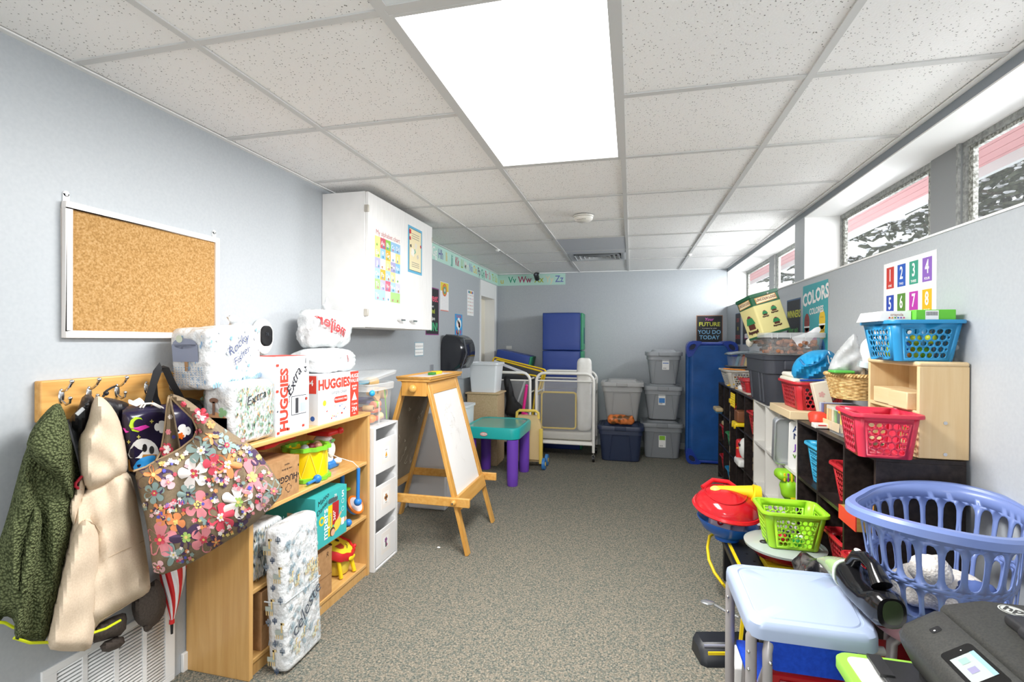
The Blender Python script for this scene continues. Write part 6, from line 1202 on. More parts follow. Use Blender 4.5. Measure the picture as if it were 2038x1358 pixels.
balls((1.005, 2.125), 0.055, 0.07, 1.275, 14, 4, ['#d8e03a', '#c9d82e', '#e88a2a', '#c83040', '#2f6fd0', '#8ac83a'], 'toy_ball', 'small coloured toy ball inside the bright blue basket')
gb = MB().box(0.975, 1.095, 2.02, 2.20, 1.413, 1.452, M('#66c83a', 0.45)); f = frame((0.975, 2.0195, 1.413), (1, 0, 0), (0, 0, 1)); gb.rect(f, 0.028, 0.002, 0.068, 0.036, PAPER, 0.0004)
for k in range(14): gb.rect(f, 0.031 + k * 0.0025, 0.018, 0.0322 + k * 0.0025, 0.032, INK, 0.0008)
thing('green_box', 'lime green flat box with a barcode on the blue basket', 'box', P('p', gb, bev=0.002))
wb = MB(); wb.loft([[Vector((x, y, z)) for x, y, z in ((0.868 + a, 2.045, 1.413), (0.973, 2.045, 1.413), (0.973, 2.045, 1.449), (0.883 + a, 2.045, 1.449))] for a in (0,)] + [[Vector((x, y, z)) for x, y, z in ((0.868, 2.22, 1.413), (0.973, 2.22, 1.413), (0.973, 2.22, 1.449), (0.883, 2.22, 1.449))]], PAPER)
f = frame((0.883, 2.0445, 1.418), (1, 0, 0), (0, 0, 1)); wb.text(f, 'crayola', 0.045, 0.018, 0.014, M('#b08a7a', 0.5), w=0.0005, bold=.01)
for k in range(6): wb.disc(f, 0.022 + k * 0.009, 0.007, 0.003, M(['#d03a2a', '#e8a02a', '#3aa04a', '#2f6fd0', '#8a4ac0', '#d84a8a'][k], 0.5), 0.0006, 8)
thing('white_box', 'white flat box with small coloured marks beside the green one', 'box', P('p', wb, bev=0.001))
# wicker basket with bags
WK = noise_mat('wicker', [(0.35, '#a8824a'), (0.65, '#dcbd84')], 60, 3, 0.7)
def wicker(c, rx, ry, h):
    ps = []; b = MB(); c = Vector(c)
    for k in range(15):
        f = k / 14; q = 0.80 + 0.20 * f; z = h * f
        b.tube([c + Vector((rx * q * math.cos(t) * (1 + 0.012 * math.sin(12 * t + PI * k)), ry * q * math.sin(t) * (1 + 0.012 * math.sin(12 * t + PI * k)), z)) for t in [2 * PI * i / 72 for i in range(72)]], h / 24, WK, 6, closed=True)
    inner = MB().lathe([(0.001, 0.004), (0.78, 0.004), (0.965, h)], M('#8a6a3c', 0.8), (0, 0, 0), 40); inner.v = [c + Vector((v.x * rx, v.y * ry, v.z)) for v in inner.v]
    rim = MB()
    for ph in (0, PI): rim.tube([c + Vector((rx * 1.02 * math.cos(t), ry * 1.02 * math.sin(t), h + 0.004)) + Vector((math.cos(t) * math.cos(30 * t + ph), math.sin(t) * math.cos(30 * t + ph), math.sin(30 * t + ph))) * 0.005 for t in [2 * PI * i / 240 for i in range(240)]], 0.005, WK, 6, closed=True)
    return [P('woven_wall', b), P('lining', inner), P('braided_rim', rim)]
thing('wicker_basket', 'oval straw wicker basket between the blue sack and birch cubby', 'basket', wicker((0.985, 2.535, 1.085), 0.105, 0.135, 0.10))
PLb = noise_mat('cloudy_film', [(0.35, '#c9cccd'), (0.65, '#eef0f0')], 20, 3, 0.2, bs=0.6, bd=0.012, alpha=0.55)
b = MB(); puff(b, [(1646, 742), (1655, 715), (1672, 692), (1690, 672), (1698, 664), (1706, 666), (1709, 682), (1716, 700), (1728, 712), (1728, 744), (1690, 748)], PY_(2.52), 0.06, PLb, 4, 16, wav((0.006, 0.12, 0.2, 0)), back=1.0); thing('plastic_bag', 'cloudy clear plastic bag of bits standing in the wicker basket', 'bag', P('p', b))
b = MB(); b.ell((1.02, 2.47, 1.285), (0.036, 0.04, 0.075), M('#f2f3f2', 0.4), 24, 16, lambda d: d * (1 + 0.06 * math.sin(d.z * 55))); b.ell((1.035, 2.45, 1.345), (0.034, 0.036, 0.035), M('#f2f3f2', 0.4)); bn = MB().cyl((1.01, 2.48, 1.225), (1.013, 2.477, 1.25), 0.037, M('#d3e2e6', 0.4), n=24)
thing('white_bottle', 'white rounded baby bottle standing in the wicker basket', 'bottle', [P('bottle_body', b), P('band', bn)])
for k in range(5): thing('sachet', 'small silvery packet in the wicker basket', 'packet', P('p', (lambda q: q.rbox((0.93 + k * 0.022, 2.50 + 0.02 * (k % 3), 1.215), (0.008, 0.03, 0.03), 0.004, M(['#c9cdd0', '#8f96a8', '#d8dadb', '#c8b8a0', '#b8bcc0'][k], 0.3), 3, 0.003, 30))(MB())), group='packets in the wicker basket')
b = MB().rbox((0.905, 2.46, 1.205), (0.04, 0.04, 0.006), 0.005, M('#57b24a', 0.4), 2); thing('zip_bag', 'green-edged zip bag lying at the wicker rim', 'bag', P('p', b))
b = MB().tube([(1.06, 2.43, 1.2), (1.03, 2.42, 1.235), (1.05, 2.40, 1.25), (1.07, 2.39, 1.24)], 0.004, M('#7a2038', 0.5), 6); thing('burgundy_cord', 'burgundy cord loop beside the white bottle', 'cord', P('p', b))
# box of picture cards below wicker
b = MB(); x0, x1, y0, y1, z0, z1 = 0.885, 1.06, 2.42, 2.72, 0.934, 0.975; TNW = M('#dcc295', 0.5)
b.box(x0, x0 + .008, y0, y1, z0, z1, TNW).box(x1 - .008, x1, y0, y1, z0, z1, TNW).box(x0, x1, y0, y0 + .008, z0, z1, TNW).box(x0, x1, y1 - .008, y1, z0, z1, TNW).box(x0, x1, y0, y1, z0, z0 + .006, TNW); f = frame((x0 - 0.0005, 2.68, 0.945), (0, -1, 0), (0, 0, 1)); b.text(f, 'Play', 0.04, 0.012, 0.02, M('#5a4a38', 0.6), w=0.0004, shear=.2)
thing('card_tray', 'shallow wooden tray holding upright cards under the wicker basket', 'tray', P('p', b, bev=0.002))
cs = ['#b8c0cc', '#6a6f9a', '#8a6a4a', '#d8c08a', '#e0b050', '#e6d6a8', '#6fc23a', '#232323', '#e8d832']
for k in range(9):
    y = 2.695 - k * 0.031; q = B1(0.90, 1.04, y - 0.009, y + 0.009, 0.941, 1.04, M(cs[k], 0.5)); thing('game_box', ['pale blue', 'slate blue', 'brown', 'sandy', 'amber', 'cream', 'bright green', 'black', 'yellow'][k] + ' game box standing in the shallow wooden tray', 'game box', P('p', q, bev=0.001))
b = MB().box(0.90, 0.975, 2.75, 2.785, 0.99, 1.12, M('#e6ddc8', 0.5)); b.box(0.93, 1.06, 2.72, 2.75, 0.934, 1.10, M('#e9e2d0', 0.5)); f = frame((0.9, 2.7495, 0.99), (1, 0, 0), (0, 0, 1)); 
for v in (0.02, 0.06, 0.09): b.flower(f, 0.05, v, 0.012, M('#d8a8a0', 0.5), 5, 0.0005)
b = MB(); b.X = Matrix.Translation(Vector((0.94, 2.77, 1.035))) @ Matrix.Rotation(-0.22, 4, 'Y'); b.box(-0.035, 0.035, -0.02, 0.02, -0.095, 0.10, M('#e6ddc8', 0.5)); f = frame((-0.035, -0.0205, -0.1), (1, 0, 0), (0, 0, 1))
for v in (0.03, 0.09, 0.14): b.flower(f, 0.03, v, 0.015, M('#d8a8a0', 0.5), 5, 0.0005)
b.X = None; thing('patterned_box', 'tall narrow cream box leaning between red basket and wicker', 'box', P('p', b, bev=0.002))
# red basket with folded cloth and blue drawstring sack
bs = basket((0.955, 2.985, 0.978), 0.235, 0.30, 0.20, 0.26, 0.145, RB, 6, 7, 5, seg=14, cr=0.025); thing('perforated_basket', 'red basket holding the blue drawstring sack', 'basket', bs)
balls((0.965, 2.96), 0.07, 0.08, 0.985, 14, 9, ['#c9d82e', '#e8e8e0', '#2f6fd0', '#2a2a2a', '#8ac83a'], 'toy_ball', 'small coloured toy piece inside the red basket under the sack', 0.02, 0.03)
b = MB().rbox((0.93, 2.99, 1.13), (0.10, 0.125, 0.014), 0.013, M('#dcd8c8', 0.7), 5, 0.004, 16); b.rbox((0.925, 3.0, 1.155), (0.085, 0.11, 0.012), 0.011, M('#e6e2d6', 0.7), 5, 0.004, 16); thing('folded_cloth', 'folded cream cloth under the blue sack', 'cloth', P('p', b))
SKB = noise_mat('azure_nylon', [(0.3, '#1688c0'), (0.7, '#2aa0d6')], 30, 3, 0.45, bs=0.3, bd=0.004)
b = MB(); fS = puff(b, [(1576, 754), (1575, 735), (1582, 718), (1597, 706), (1615, 698), (1632, 697), (1648, 696), (1664, 706), (1660, 724), (1650, 742), (1640, 756), (1610, 759), (1588, 758)], PY_(2.93), 0.10, SKB, 5, 26, wav((0.012, 0.14, 0.22, 0), (0.006, 0.5, -0.1, 0), (0.006, 0.2, 0.5, 1)), back=0.6)
cd = MB().tube([fS(x, y, 0.006) for x, y in ((1649, 700), (1654, 714), (1657, 728), (1654, 732), (1650, 722), (1647, 708))], 0.003, PAPER, 6)
gth = MB().tube([fS(x, y, 0.004) for x, y in ((1592, 716), (1600, 726), (1612, 728), (1628, 722), (1640, 712), (1647, 703))], 0.006, M('#1170a4', 0.5), 6)
bd2 = MB().obox(YP(1592, 757, 2.86), YP(1640, 757, 2.86), 0.012, 0.008, M('#2450b0', 0.4))
thing('drawstring_sack', 'bright blue drawstring sack resting in the red basket', 'sack', [P('sack_body', b), P('drawstring', cd), P('gathered_mouth', gth), P('edge_strip', bd2)])
thing('wooden_board', 'thick pale board under the red basket on the white shelf', 'board', P('p', B1(0.80, 1.09, 2.81, 3.19, 0.933, 0.976, M('#dcc7a0', 0.55)), bev=0.003))
# red/purple/blue pouch, small tin, clear lidded box
b = MB(); b.rbox((0.885, 2.66, 0.965), (0.04, 0.05, 0.03), 0.022, M('#d8402c', 0.5), 4, 0.006, 30); c_ = MB().rbox((0.935, 2.63, 0.97), (0.022, 0.06, 0.035), 0.015, M('#5a2f9a', 0.5), 4, 0.004, 30); d_ = MB().rbox((0.965, 2.63, 0.975), (0.015, 0.07, 0.04), 0.012, M('#2a5fc8', 0.5), 4, 0.003, 30); thing('colour_pouch', 'folded red, purple and blue cloth pouch on dark shelf top', 'pouch', [P('red_panel', b, label='red panel'), P('purple_panel', c_, label='purple panel'), P('blue_panel', d_, label='blue panel')])
b = MB().rbox((0.862, 2.575, 0.945), (0.03, 0.026, 0.011), 0.004, M('#dfdbd4', 0.4), 2); f = frame((0.837, 2.5485, 0.94), (1, 0, 0), (0, 0, 1)); b.rect(f, 0.008, 0.006, 0.042, 0.012, M('#c84a4a', 0.5), 0.0004); thing('card_pack', 'tiny white pack with red lettering in front of the pouch', 'pack', P('p', b))
b = MB().loft([rr(0.93, 2.42, 0.934 + z, 0.12 + o, 0.16 + o, 0.015) for z, o in ((0, 0), (0.105, 0.01))], CLR, True, False); l = MB().loft([rr(0.93, 2.42, 0.934 + z, 0.14, 0.18, 0.02) for z in (0.105, 0.117)], CLR2); s = sheet(frame((0.905, 2.335, 0.965), (1, 0, 0), (0, 0, 1)), 0.03, 0.045, M('#dfd6c4', 0.5)); k_ = MB().rbox((0.885, 2.345, 1.045), (0.03, 0.012, 0.012), 0.004, M('#f0a020', 0.4), 2)
thing('clear_box', 'small clear lidded box with orange clip on dark shelf top', 'box', [P('box_body', b, solid=0.0015), P('lid', l), P('label_card', s), P('clip', k_)])
# dark tote, clear tub, log box
DT = M('#3c3f48', 0.45, name='charcoal_tote'); 
def rings_tote(cx, cy, z, prof): return [rr(cx, cy, z + a, w_, d_, 0.06, 6) for a, w_, d_ in prof]
b = MB().loft(rings_tote(0.957, 3.575, 0.934, ((0, 0.25, 0.48), (0.015, 0.262, 0.495), (0.20, 0.288, 0.53), (0.203, 0.306, 0.55), (0.285, 0.314, 0.56), (0.288, 0.328, 0.575), (0.31, 0.332, 0.58), (0.31, 0.315, 0.56), (0.02, 0.25, 0.48))), DT)
ps = [P('tub', b)]
for y in (3.42, 3.50, 3.72): ps.append(P('rib', MB().tube([(0.957 - 0.132, y, 0.95), (0.957 - 0.145, y, 1.135)], 0.008, DT, 6)))
ps.append(P('handle', MB().rbox((0.985, 3.288, 1.19), (0.085, 0.012, 0.03), 0.01, DT, 2)))
ps.append(P('lid', MB().loft(rings_tote(0.957, 3.575, 1.244, ((0, 0.336, 0.585), (0.006, 0.336, 0.585), (0.008, 0.30, 0.54))), DT)))
thing('storage_tote', 'charcoal storage tote on top of the cube shelves', 'storage tote', ps)
cx, cy, cz = 0.95, 3.52, 1.254
b = MB().loft([rr(cx, cy, cz + z, w_, d_, 0.03) for z, w_, d_ in ((0, 0.285, 0.53), (0.10, 0.31, 0.555), (0.128, 0.318, 0.563))], CLR, True, False); r_ = MB().loft([rr(cx, cy, cz + z, w_, d_, 0.035) for z, w_, d_ in ((0.11, 0.32, 0.565), (0.106, 0.334, 0.58), (0.132, 0.336, 0.582), (0.135, 0.328, 0.572), (0.13, 0.314, 0.558))], CLR2, False, False)
rb = [P('rim_rib', MB().box(cx + x - 0.002, cx + x + 0.002, cy - 0.294, cy - 0.288, cz + 0.10, cz + 0.132, CLR2)) for x in (-0.13, -0.10, -0.03, 0.05)]
thing('clear_tub', 'clear tub of brown wooden logs on the charcoal tote', 'tub', [P('tub_body', b, solid=0.0015), P('rim', r_)] + rb)
LG = M('#9a5f38', 0.6); LG2 = M('#5f5248', 0.6); R = random.Random(21); lgm = []
for m_ in (LG, LG2):
    q = MB(); L = 0.05; q.tube([(-L, 0, 0), (-L + .008, 0, 0), (-L + .012, 0, 0), (-L + .02, 0, 0), (L - .02, 0, 0), (L - .012, 0, 0), (L - .008, 0, 0), (L, 0, 0)], 0.01, m_, 8, rs=[.0095, .0095, .0065, .0095, .0095, .0065, .0095, .0095])
    lgm.append(mesh_of('toy_log', q, Vector((0, 0, 0))))
for k in range(130):
    lay = k // 32; o = bpy.data.objects.new('toy_log', lgm[0 if R.random() < 0.68 else 1]); C.objects.link(o)
    yy = cy - 0.25 + R.random() * 0.45
    o.location = (cx + R.uniform(-0.11, 0.11), yy if k % 3 else cy - 0.245 + R.random() * 0.03, cz + 0.016 + lay * 0.02 + R.uniform(0, 0.006)); o.rotation_euler = (0, R.uniform(-0.2, 0.2), R.uniform(0, PI)); s_ = R.uniform(0.5, 0.8); o.scale = (s_, 1.2, 1.2)
    tag(o, 'brown notched toy log piled in the clear tub', 'toy log', 'toy logs in the clear tub')
b = MB().rbox((cx - 0.02, cy + 0.06, cz + 0.105), (0.11, 0.16, 0.012), 0.01, DGREY, 4, 0.006, 20); thing('grey_sheet', 'dark grey folded sheet among the toy logs', 'sheet', P('p', b))
b = MB(); puff(b, [(1573, 672), (1590, 668), (1612, 660), (1622, 652), (1632, 650), (1634, 660), (1618, 672), (1612, 690), (1612, 694), (1588, 692), (1582, 680)], PY_(3.27), 0.004, M('#f2f2f4', 0.5), 5, 9, wav((0.003, 0.4, 0.2, 0))); thing('white_cloth', 'white cloth draped over the rim of the clear tub', 'cloth', P('p', b))
b = MB().ell((cx - 0.18, cy + 0.05, cz + 0.075), (0.022, 0.04, 0.03), M('#ddd9ca', 0.6), 16, 10, lambda d: d * (1 + 0.2 * noise.noise(d * 60))); thing('cloth_ball', 'cream cloth lump hanging at the left end of clear tub', 'cloth', P('p', b))
# log-set tin (tilted)
CRM = M('#e6dc98', 0.45); DGN = M('#1f5f3f', 0.4); tin = MB(); w2, d2, h2 = 0.185, 0.185, 0.262
p0 = YP(1497, 664, 3.40); T = Matrix.Translation(Vector((0.868, 3.47, 1.375))) @ Matrix.Rotation(-0.30, 4, 'Y') @ Matrix.Rotation(-0.08, 4, 'X') @ Matrix.Rotation(0.30, 4, 'Z')
tin.X = T; tin.loft([rr(0, 0, z, w2, d2, 0.012, 3) for z in (0, h2)], CRM); tin.loft([rr(0, 0, z, w2 + 0.002, d2 + 0.002, 0.012, 3) for z in (h2 - 0.062, h2 - 0.001)], DGN, False, False); tin.loft([rr(0, 0, z, w2 + 0.002, d2 + 0.002, 0.012, 3) for z in (0.0, 0.014)], DGN, False, False)
lidm = MB(); lidm.X = T; lidm.loft([rr(0, 0, z, w2 + o, d2 + o, 0.014, 3) for z, o in ((h2 - 0.008, 0.004), (h2 - 0.008, 0.012), (h2 + 0.010, 0.012), (h2 + 0.013, 0.004), (h2 + 0.012, -0.01))], DGN, False, True); lidm.X = None
for face, fn in (('f', frame((-w2 / 2, -d2 / 2 - 0.0015, 0), (1, 0, 0), (0, 0, 1))), ('l', frame((-w2 / 2 - 0.0015, d2 / 2, 0), (0, -1, 0), (0, 0, 1)))):
    tin.poly(fn, [(0.022, h2 - 0.056), (w2 - 0.02, h2 - 0.050), (w2 - 0.024, h2 - 0.012), (0.02, h2 - 0.016)], M('#d8964a', 0.5), 0.001); tin.poly(fn, [(0.026, h2 - 0.052), (w2 - 0.025, h2 - 0.047), (w2 - 0.028, h2 - 0.015), (0.025, h2 - 0.020)], M('#efe0b8', 0.5), 0.0014)
    tin.text(fn, 'LINCOLN LOGS', w2 / 2, h2 - 0.032, 0.024, M('#7a2e22', 0.5), bold=0.03, w=0.002, sx=0.78)
    cab = [(0.10, 0.155, 0.7)] if face == 'l' else [(0.055, 0.14, 0.45), (0.12, 0.155, 0.5), (0.11, 0.075, 0.6)]
    if face == 'l': cab = [(0.095, 0.10, 1.25)]
    for u, v, s in cab:
        tin.rect(fn, u - 0.03 * s, v - 0.03 * s, u + 0.03 * s, v, M('#5a2a20', 0.5), 0.0012); tin.poly(fn, [(u - 0.042 * s, v - 0.004), (u + 0.042 * s, v - 0.004), (u + 0.025 * s, v + 0.03 * s), (u - 0.025 * s, v + 0.03 * s)], M('#2f8a55', 0.5), 0.0016)
        tin.disc(fn, u, v + 0.02 * s, 0.022 * s, M('#7a2c38', 0.5), 0.0014); tin.line(fn, [(u - 0.05 * s, v - 0.045 * s), (u + 0.045 * s, v - 0.045 * s)], 0.012 * s, M('#4a2a20', 0.5), 0.0012); tin.line(fn, [(u - 0.045 * s, v - 0.035 * s), (u - 0.02 * s, v - 0.055 * s)], 0.008 * s, M('#4a2a20', 0.5), 0.0014); tin.line(fn, [(u + 0.045 * s, v - 0.035 * s), (u + 0.02 * s, v - 0.055 * s)], 0.008 * s, M('#4a2a20', 0.5), 0.0014)
hd = MB(); hd.X = T; hd.ell((0.02, -d2 / 2 - 0.006, h2 - 0.004), (0.008, 0.006, 0.006), CHROME, 10, 8); hd.X = None
tin.X = None; thing('log_set_tin', 'green and cream square tin reading LINCOLN LOGS, tilted on the clear tub', 'tin', [P('tin_body', tin), P('lid', lidm), P('rivet', hd)])
# far end: grey lattice basket, red basket, clear boxes
bs = basket((0.945, 4.68, 0.934), 0.30, 0.36, 0.22, 0.30, 0.15, GYB, 9, 9, 6, rz=0.0, seg=8); thing('lattice_basket', 'grey lattice basket of colourful pieces at the far shelf end', 'basket', bs)
R = random.Random(5)
for k in range(36):
    col = ['orange', 'blue', 'red', 'green', 'white', 'yellow'][k % 6]; p = Vector((0.945 + R.uniform(-.11, .11), 4.68 + (-0.14 + R.random() * .03 if k % 2 else R.uniform(-.13, .13)), 0.955 + (k % 7) * 0.018 + R.uniform(0, .01))); d = Vector((R.uniform(-1, 1), R.uniform(-.3, .3), R.uniform(-.3, .3))).normalized() * R.uniform(.02, .035)
    thing('building_piece', 'small ' + col + ' building rod piled in the grey lattice basket', 'building piece', P('p', MB().obox(p - d, p + d, 0.010, 0.010, M(dict(orange='#e87a1e', blue='#2456d0', red='#d03028', green='#4ab83a', white='#e6e6ea', yellow='#f0c020')[col], 0.4))), group=col + ' rods in the grey lattice basket')
b = MB().obox((0.77, 4.52, 1.10), (0.94, 4.51, 1.09), 0.012, 0.010, M('#f0922a', 0.4)); thing('orange_rod', 'long orange rod across the rim of the grey lattice basket', 'rod', P('p', b))
b = MB().loft([rr(0.94, 4.70, 1.112 + z, 0.17 + o, 0.22 + o, 0.02) for z, o in ((0, 0), (0.09, 0.02))], CLR, True, False); bl_2 = MB().loft([rr(0.94, 4.70, 1.112 + z, w_, w_ + .05, 0.02) for z, w_ in ((-0.008, 0.22), (0.0, 0.225), (0.002, 0.2))], BLK); ld = MB(); ld.X = Matrix.Translation(Vector((0.945, 4.70, 1.235))) @ Matrix.Rotation(-0.12, 4, 'Y'); ld.loft([rr(0, 0, z, w_, w_ + .05, 0.03) for z, w_ in ((-0.008, 0.24), (0.0, 0.24), (0.01, 0.20), (0.012, 0.05))], M('#55646e', 0.3)); ld.X = None
thing('clear_box', 'clear box with slate lid on top of the grey lattice basket', 'box', [P('box_body', b, solid=0.0015), P('base_tray', bl_2), P('lid', ld)])
for k, (x, col) in enumerate(((0.90, '#5a8fa8'), (0.94, '#b06a5a'), (0.97, '#d8c06a'), (0.99, '#c8503a'))): thing('toy_piece', ['blue', 'rust', 'sandy', 'red'][k] + ' toy piece inside the clear slate-lidded box', 'toy', P('p', MB().obox((x - 0.01, 4.62, 1.12), (x + 0.015, 4.62, 1.22), 0.025, 0.02, M(col, 0.5)), bev=0.003))
thing('small_red_basket', 'small red basket on the shelf top beside charcoal tote', 'basket', basket((0.945, 4.22, 0.934), 0.18, 0.22, 0.14, 0.18, 0.10, RB, 6, 6, 3, seg=8))
b = MB().rbox((0.885, 4.32, 0.955), (0.03, 0.045, 0.02), 0.018, PAPER, 4, 0.012, 40); thing('white_figure', 'crumpled white cloth lying on the far shelf top', 'cloth', P('p', b))
b = MB().box(0.85, 1.05, 4.0, 4.45, 0.933, 0.936, M('#d8d2c4', 0.6)); thing('paper_sheets', 'loose papers lying on the shelf top behind charcoal tote', 'papers', P('p', b))
b = MB().obox((0.865, 4.50, 0.939), (0.885, 4.40, 0.939), 0.012, 0.010, M('#e8a040', 0.4)); thing('orange_crayon', 'short orange stick lying on the far shelf top', 'crayon', P('p', b))

# ---------------- things in the cubes ----------------
def cube_basket(y, z, m, label, x=0.955, w_=0.20, d_=0.20, h_=0.17, rzz=0.0): return thing('cube_basket', label, 'basket', basket((x, y, z + 0.001), w_, d_, w_ - 0.045, d_ - 0.045, h_, m, 5, 5, 5, rz=rzz, seg=10, cr=0.022))
cube_basket(2.665, Z3, CB2, 'sky blue basket in the top cube next to the white shelf', x=0.965, w_=0.21, d_=0.19, h_=0.19)
cube_basket(2.37, Z3, RB, 'red basket in the middle top cube of the near dark shelf', x=0.97, h_=0.16)
cube_basket(2.37, Z2, RB, 'red basket in the middle cube of second row, near dark shelf', x=0.95, h_=0.15)
cube_basket(2.13, Z2, RB, 'red basket in second row cube right behind the laundry basket', x=0.93, h_=0.14)
b = MB().obox((0.79, 2.23, Z3 + 0.045 - .0), (0.90, 2.12, Z3 + 0.03), 0.03, 0.05, wood('block_wood', '#a8853f', '#bd984e', 0, 0.5)); b2 = MB().obox((0.787, 2.234, Z3 + 0.0455), (0.791, 2.229, Z3 + 0.045), 0.032, 0.052, M('#d8402c', 0.5)); b3 = MB().obox((0.82, 2.16, Z3 + 0.012), (0.95, 2.05, Z3 + 0.012), 0.04, 0.022, M('#5c4228', 0.6))
b = MB().box(0.80, 0.90, 2.03, 2.18, Z3 + 0.001, Z3 + 0.055, wood('block_wood', '#a8853f', '#bd984e', 0, 0.5)); b2 = MB().box(0.796, 0.80, 2.03, 2.18, Z3 + 0.001, Z3 + 0.055, M('#d8402c', 0.5))
thing('wood_book', 'wooden box with a red edge sticking out of a cube', 'box', [P('box_body', b, bev=0.002), P('red_edge', b2, label='red edge')])
b = MB().box(0.87, 0.93, 2.06, 2.10, Z3 + 0.056, Z3 + 0.085, M('#e8a02a', 0.5)); thing('orange_block', 'small orange block on the wooden box in the cube', 'block', P('p', b, bev=0.002))
b = MB().ell((0.95, 2.33, Z3 + 0.185), (0.02, 0.03, 0.025), M('#b8d02e', 0.5), 10, 8, lambda d: d * (1 + .3 * noise.noise(d * 90))); thing('green_plush', 'lime green toy peeking out of the red cube basket', 'toy', P('p', b))
# white shelf contents: tray, letter board, crocodile
b = MB(); SV = M('#b4b8bc', 0.28, 0.6); b.X = Matrix.Translation(Vector((0.838, 3.03, Z3 + 0.135))) @ Matrix.Rotation(0.10, 4, 'X'); b.loft([[Vector((p.x, y, p.y)) for p in rr(0, 0, 0, 0.115 - i, 0.265 - i, 0.03)] for y, i in ((0.03, 0.0), (-0.012, 0.0), (-0.014, 0.012), (0.0, 0.02))], SV, True, False); b.loft([[Vector((p.x, y, p.y)) for p in rr(0, 0, 0, 0.095, 0.245, 0.025)] for y in (0.0, 0.001)], M('#c3c7ca', 0.2, 0.5)); b.X = None
thing('metal_tray', 'silver metal tray standing upright in the white cube', 'tray', P('p', b))
b = MB(); X = Matrix.Translation(Vector((0.895, 2.93, Z3 + 0.132))) @ Matrix.Rotation(0.08, 4, 'X'); b.X = X; b.loft([[Vector((p.x, y, p.y)) for p in rr(0, 0, 0, 0.13, 0.262, 0.015)] for y in (-0.006, 0.006)], PAPER); fn = frame((0.0, -0.0062, 0), (1, 0, 0), (0, 0, 1))
for t_, u, v, c_ in (('A', -0.035, 0.09, '#2f4a8a'), ('N', -0.03, 0.05, '#2f3a6a'), ('J', -0.035, -0.01, '#8a4ac0'), ('w', -0.03, -0.055, '#6a9a3a')): b.text(fn, t_, u, v, 0.045, M(c_, 0.5), bold=.02)
b.X = None; thing('letter_board', 'white board with letters standing beside the metal tray', 'board', P('p', b))
CG = M('#8cc81e', 0.45); b = MB().rbox((0.865, 2.985, Z2 + 0.17), (0.06, 0.055, 0.065), 0.05, CG, 4, 0.01, 20); hd = MB().rbox((0.85, 3.0, Z2 + 0.245), (0.065, 0.055, 0.028), 0.025, CG, 3, 0.004, 30); st = MB(); 
stp = [P('stripe', MB().box(0.81 + k * 0.018, 0.82 + k * 0.018, 2.943, 2.948, Z2 + 0.22, Z2 + 0.265, M('#8a3a9a' if k % 2 else '#f0d020', 0.45)), bev=0.002) for k in range(6)]
lg = MB().rbox((0.87, 2.975, Z2 + 0.055), (0.035, 0.05, 0.055), 0.03, CG, 3, 0.004, 20); bk_ = MB().box(0.84, 0.875, 2.918, 2.928, Z2 + 0.10, Z2 + 0.14, YEL); fn = frame((0.857, 2.9175, Z2 + 0.12), (1, 0, 0), (0, 0, 1)); bk_.disc(fn, 0, 0, 0.012, M('#2f9a6a', 0.5)); bk_.disc(fn, 0, 0, 0.006, BLK, 0.001)
thing('crocodile_toy', 'lime green crocodile toy with yellow and purple stripes in the white shelf', 'toy', [P('body', b), P('head', hd), P('feet', lg), P('button', bk_, label='yellow and teal button'), P('red_book', B1(0.885, 0.92, 2.93, 3.0, Z2 + .001, Z2 + 0.13, RED))] + stp)
b = MB().rbox((0.88, 3.50, Z3 + 0.16), (0.004, 0.012, 0.012), 0.003, M('#a8282c', 0.5), 2); 
# far dark cubes
cube_basket(3.91, Z3, RB, 'red basket in top cube next to the white shelf, far dark shelf', h_=0.17)
cube_basket(4.47, Z3, RB, 'red basket in top cube behind the yellow lattice toy', h_=0.15)
cube_basket(4.75, Z2, GB, 'green basket in second row of the farthest dark shelf', h_=0.15)
cube_basket(5.05, Z2, RB, 'red basket in second row at the farthest shelf end', h_=0.17)
cube_basket(5.05, Z1, RB, 'red basket in the bottom row at the farthest shelf end', h_=0.17)
cube_basket(4.76, Z1, BB, 'blue basket in the bottom row of the farthest dark shelf', h_=0.12)
b = MB(); 
for i in range(6): b.cyl((0.83, 4.36 + i * 0.03, Z3 + 0.14), (0.83, 4.36 + i * 0.03, Z3 + 0.255), 0.004, YEL, n=6); b.cyl((0.83, 4.36, Z3 + 0.145 + i * 0.02), (0.83, 4.51, Z3 + 0.145 + i * 0.02), 0.004, YEL, n=6)
b.rbox((0.83, 4.53, Z3 + 0.18), (0.01, 0.03, 0.02), 0.008, YEL, 2); thing('yellow_lattice_toy', 'yellow lattice plastic toy hooked in a top cube', 'toy', P('p', b))
b = MB().rbox((0.83, 4.22, Z3 + 0.09), (0.05, 0.06, 0.06), 0.012, M('#7d4a2a', 0.5), 2); c_ = MB().rbox((0.82, 4.24, Z3 + 0.025), (0.055, 0.09, 0.025), 0.012, YEL, 2); d_ = MB().rbox((0.80, 4.36, Z3 - 0.01), (0.02, 0.05, 0.04), 0.012, M('#7d4a2a', 0.5), 2); e_ = [P('wheel', MB().cyl((0.765, y, Z3 + 0.02), (0.775, y, Z3 + 0.02), 0.02, YEL, n=18)) for y in (4.19, 4.29)]
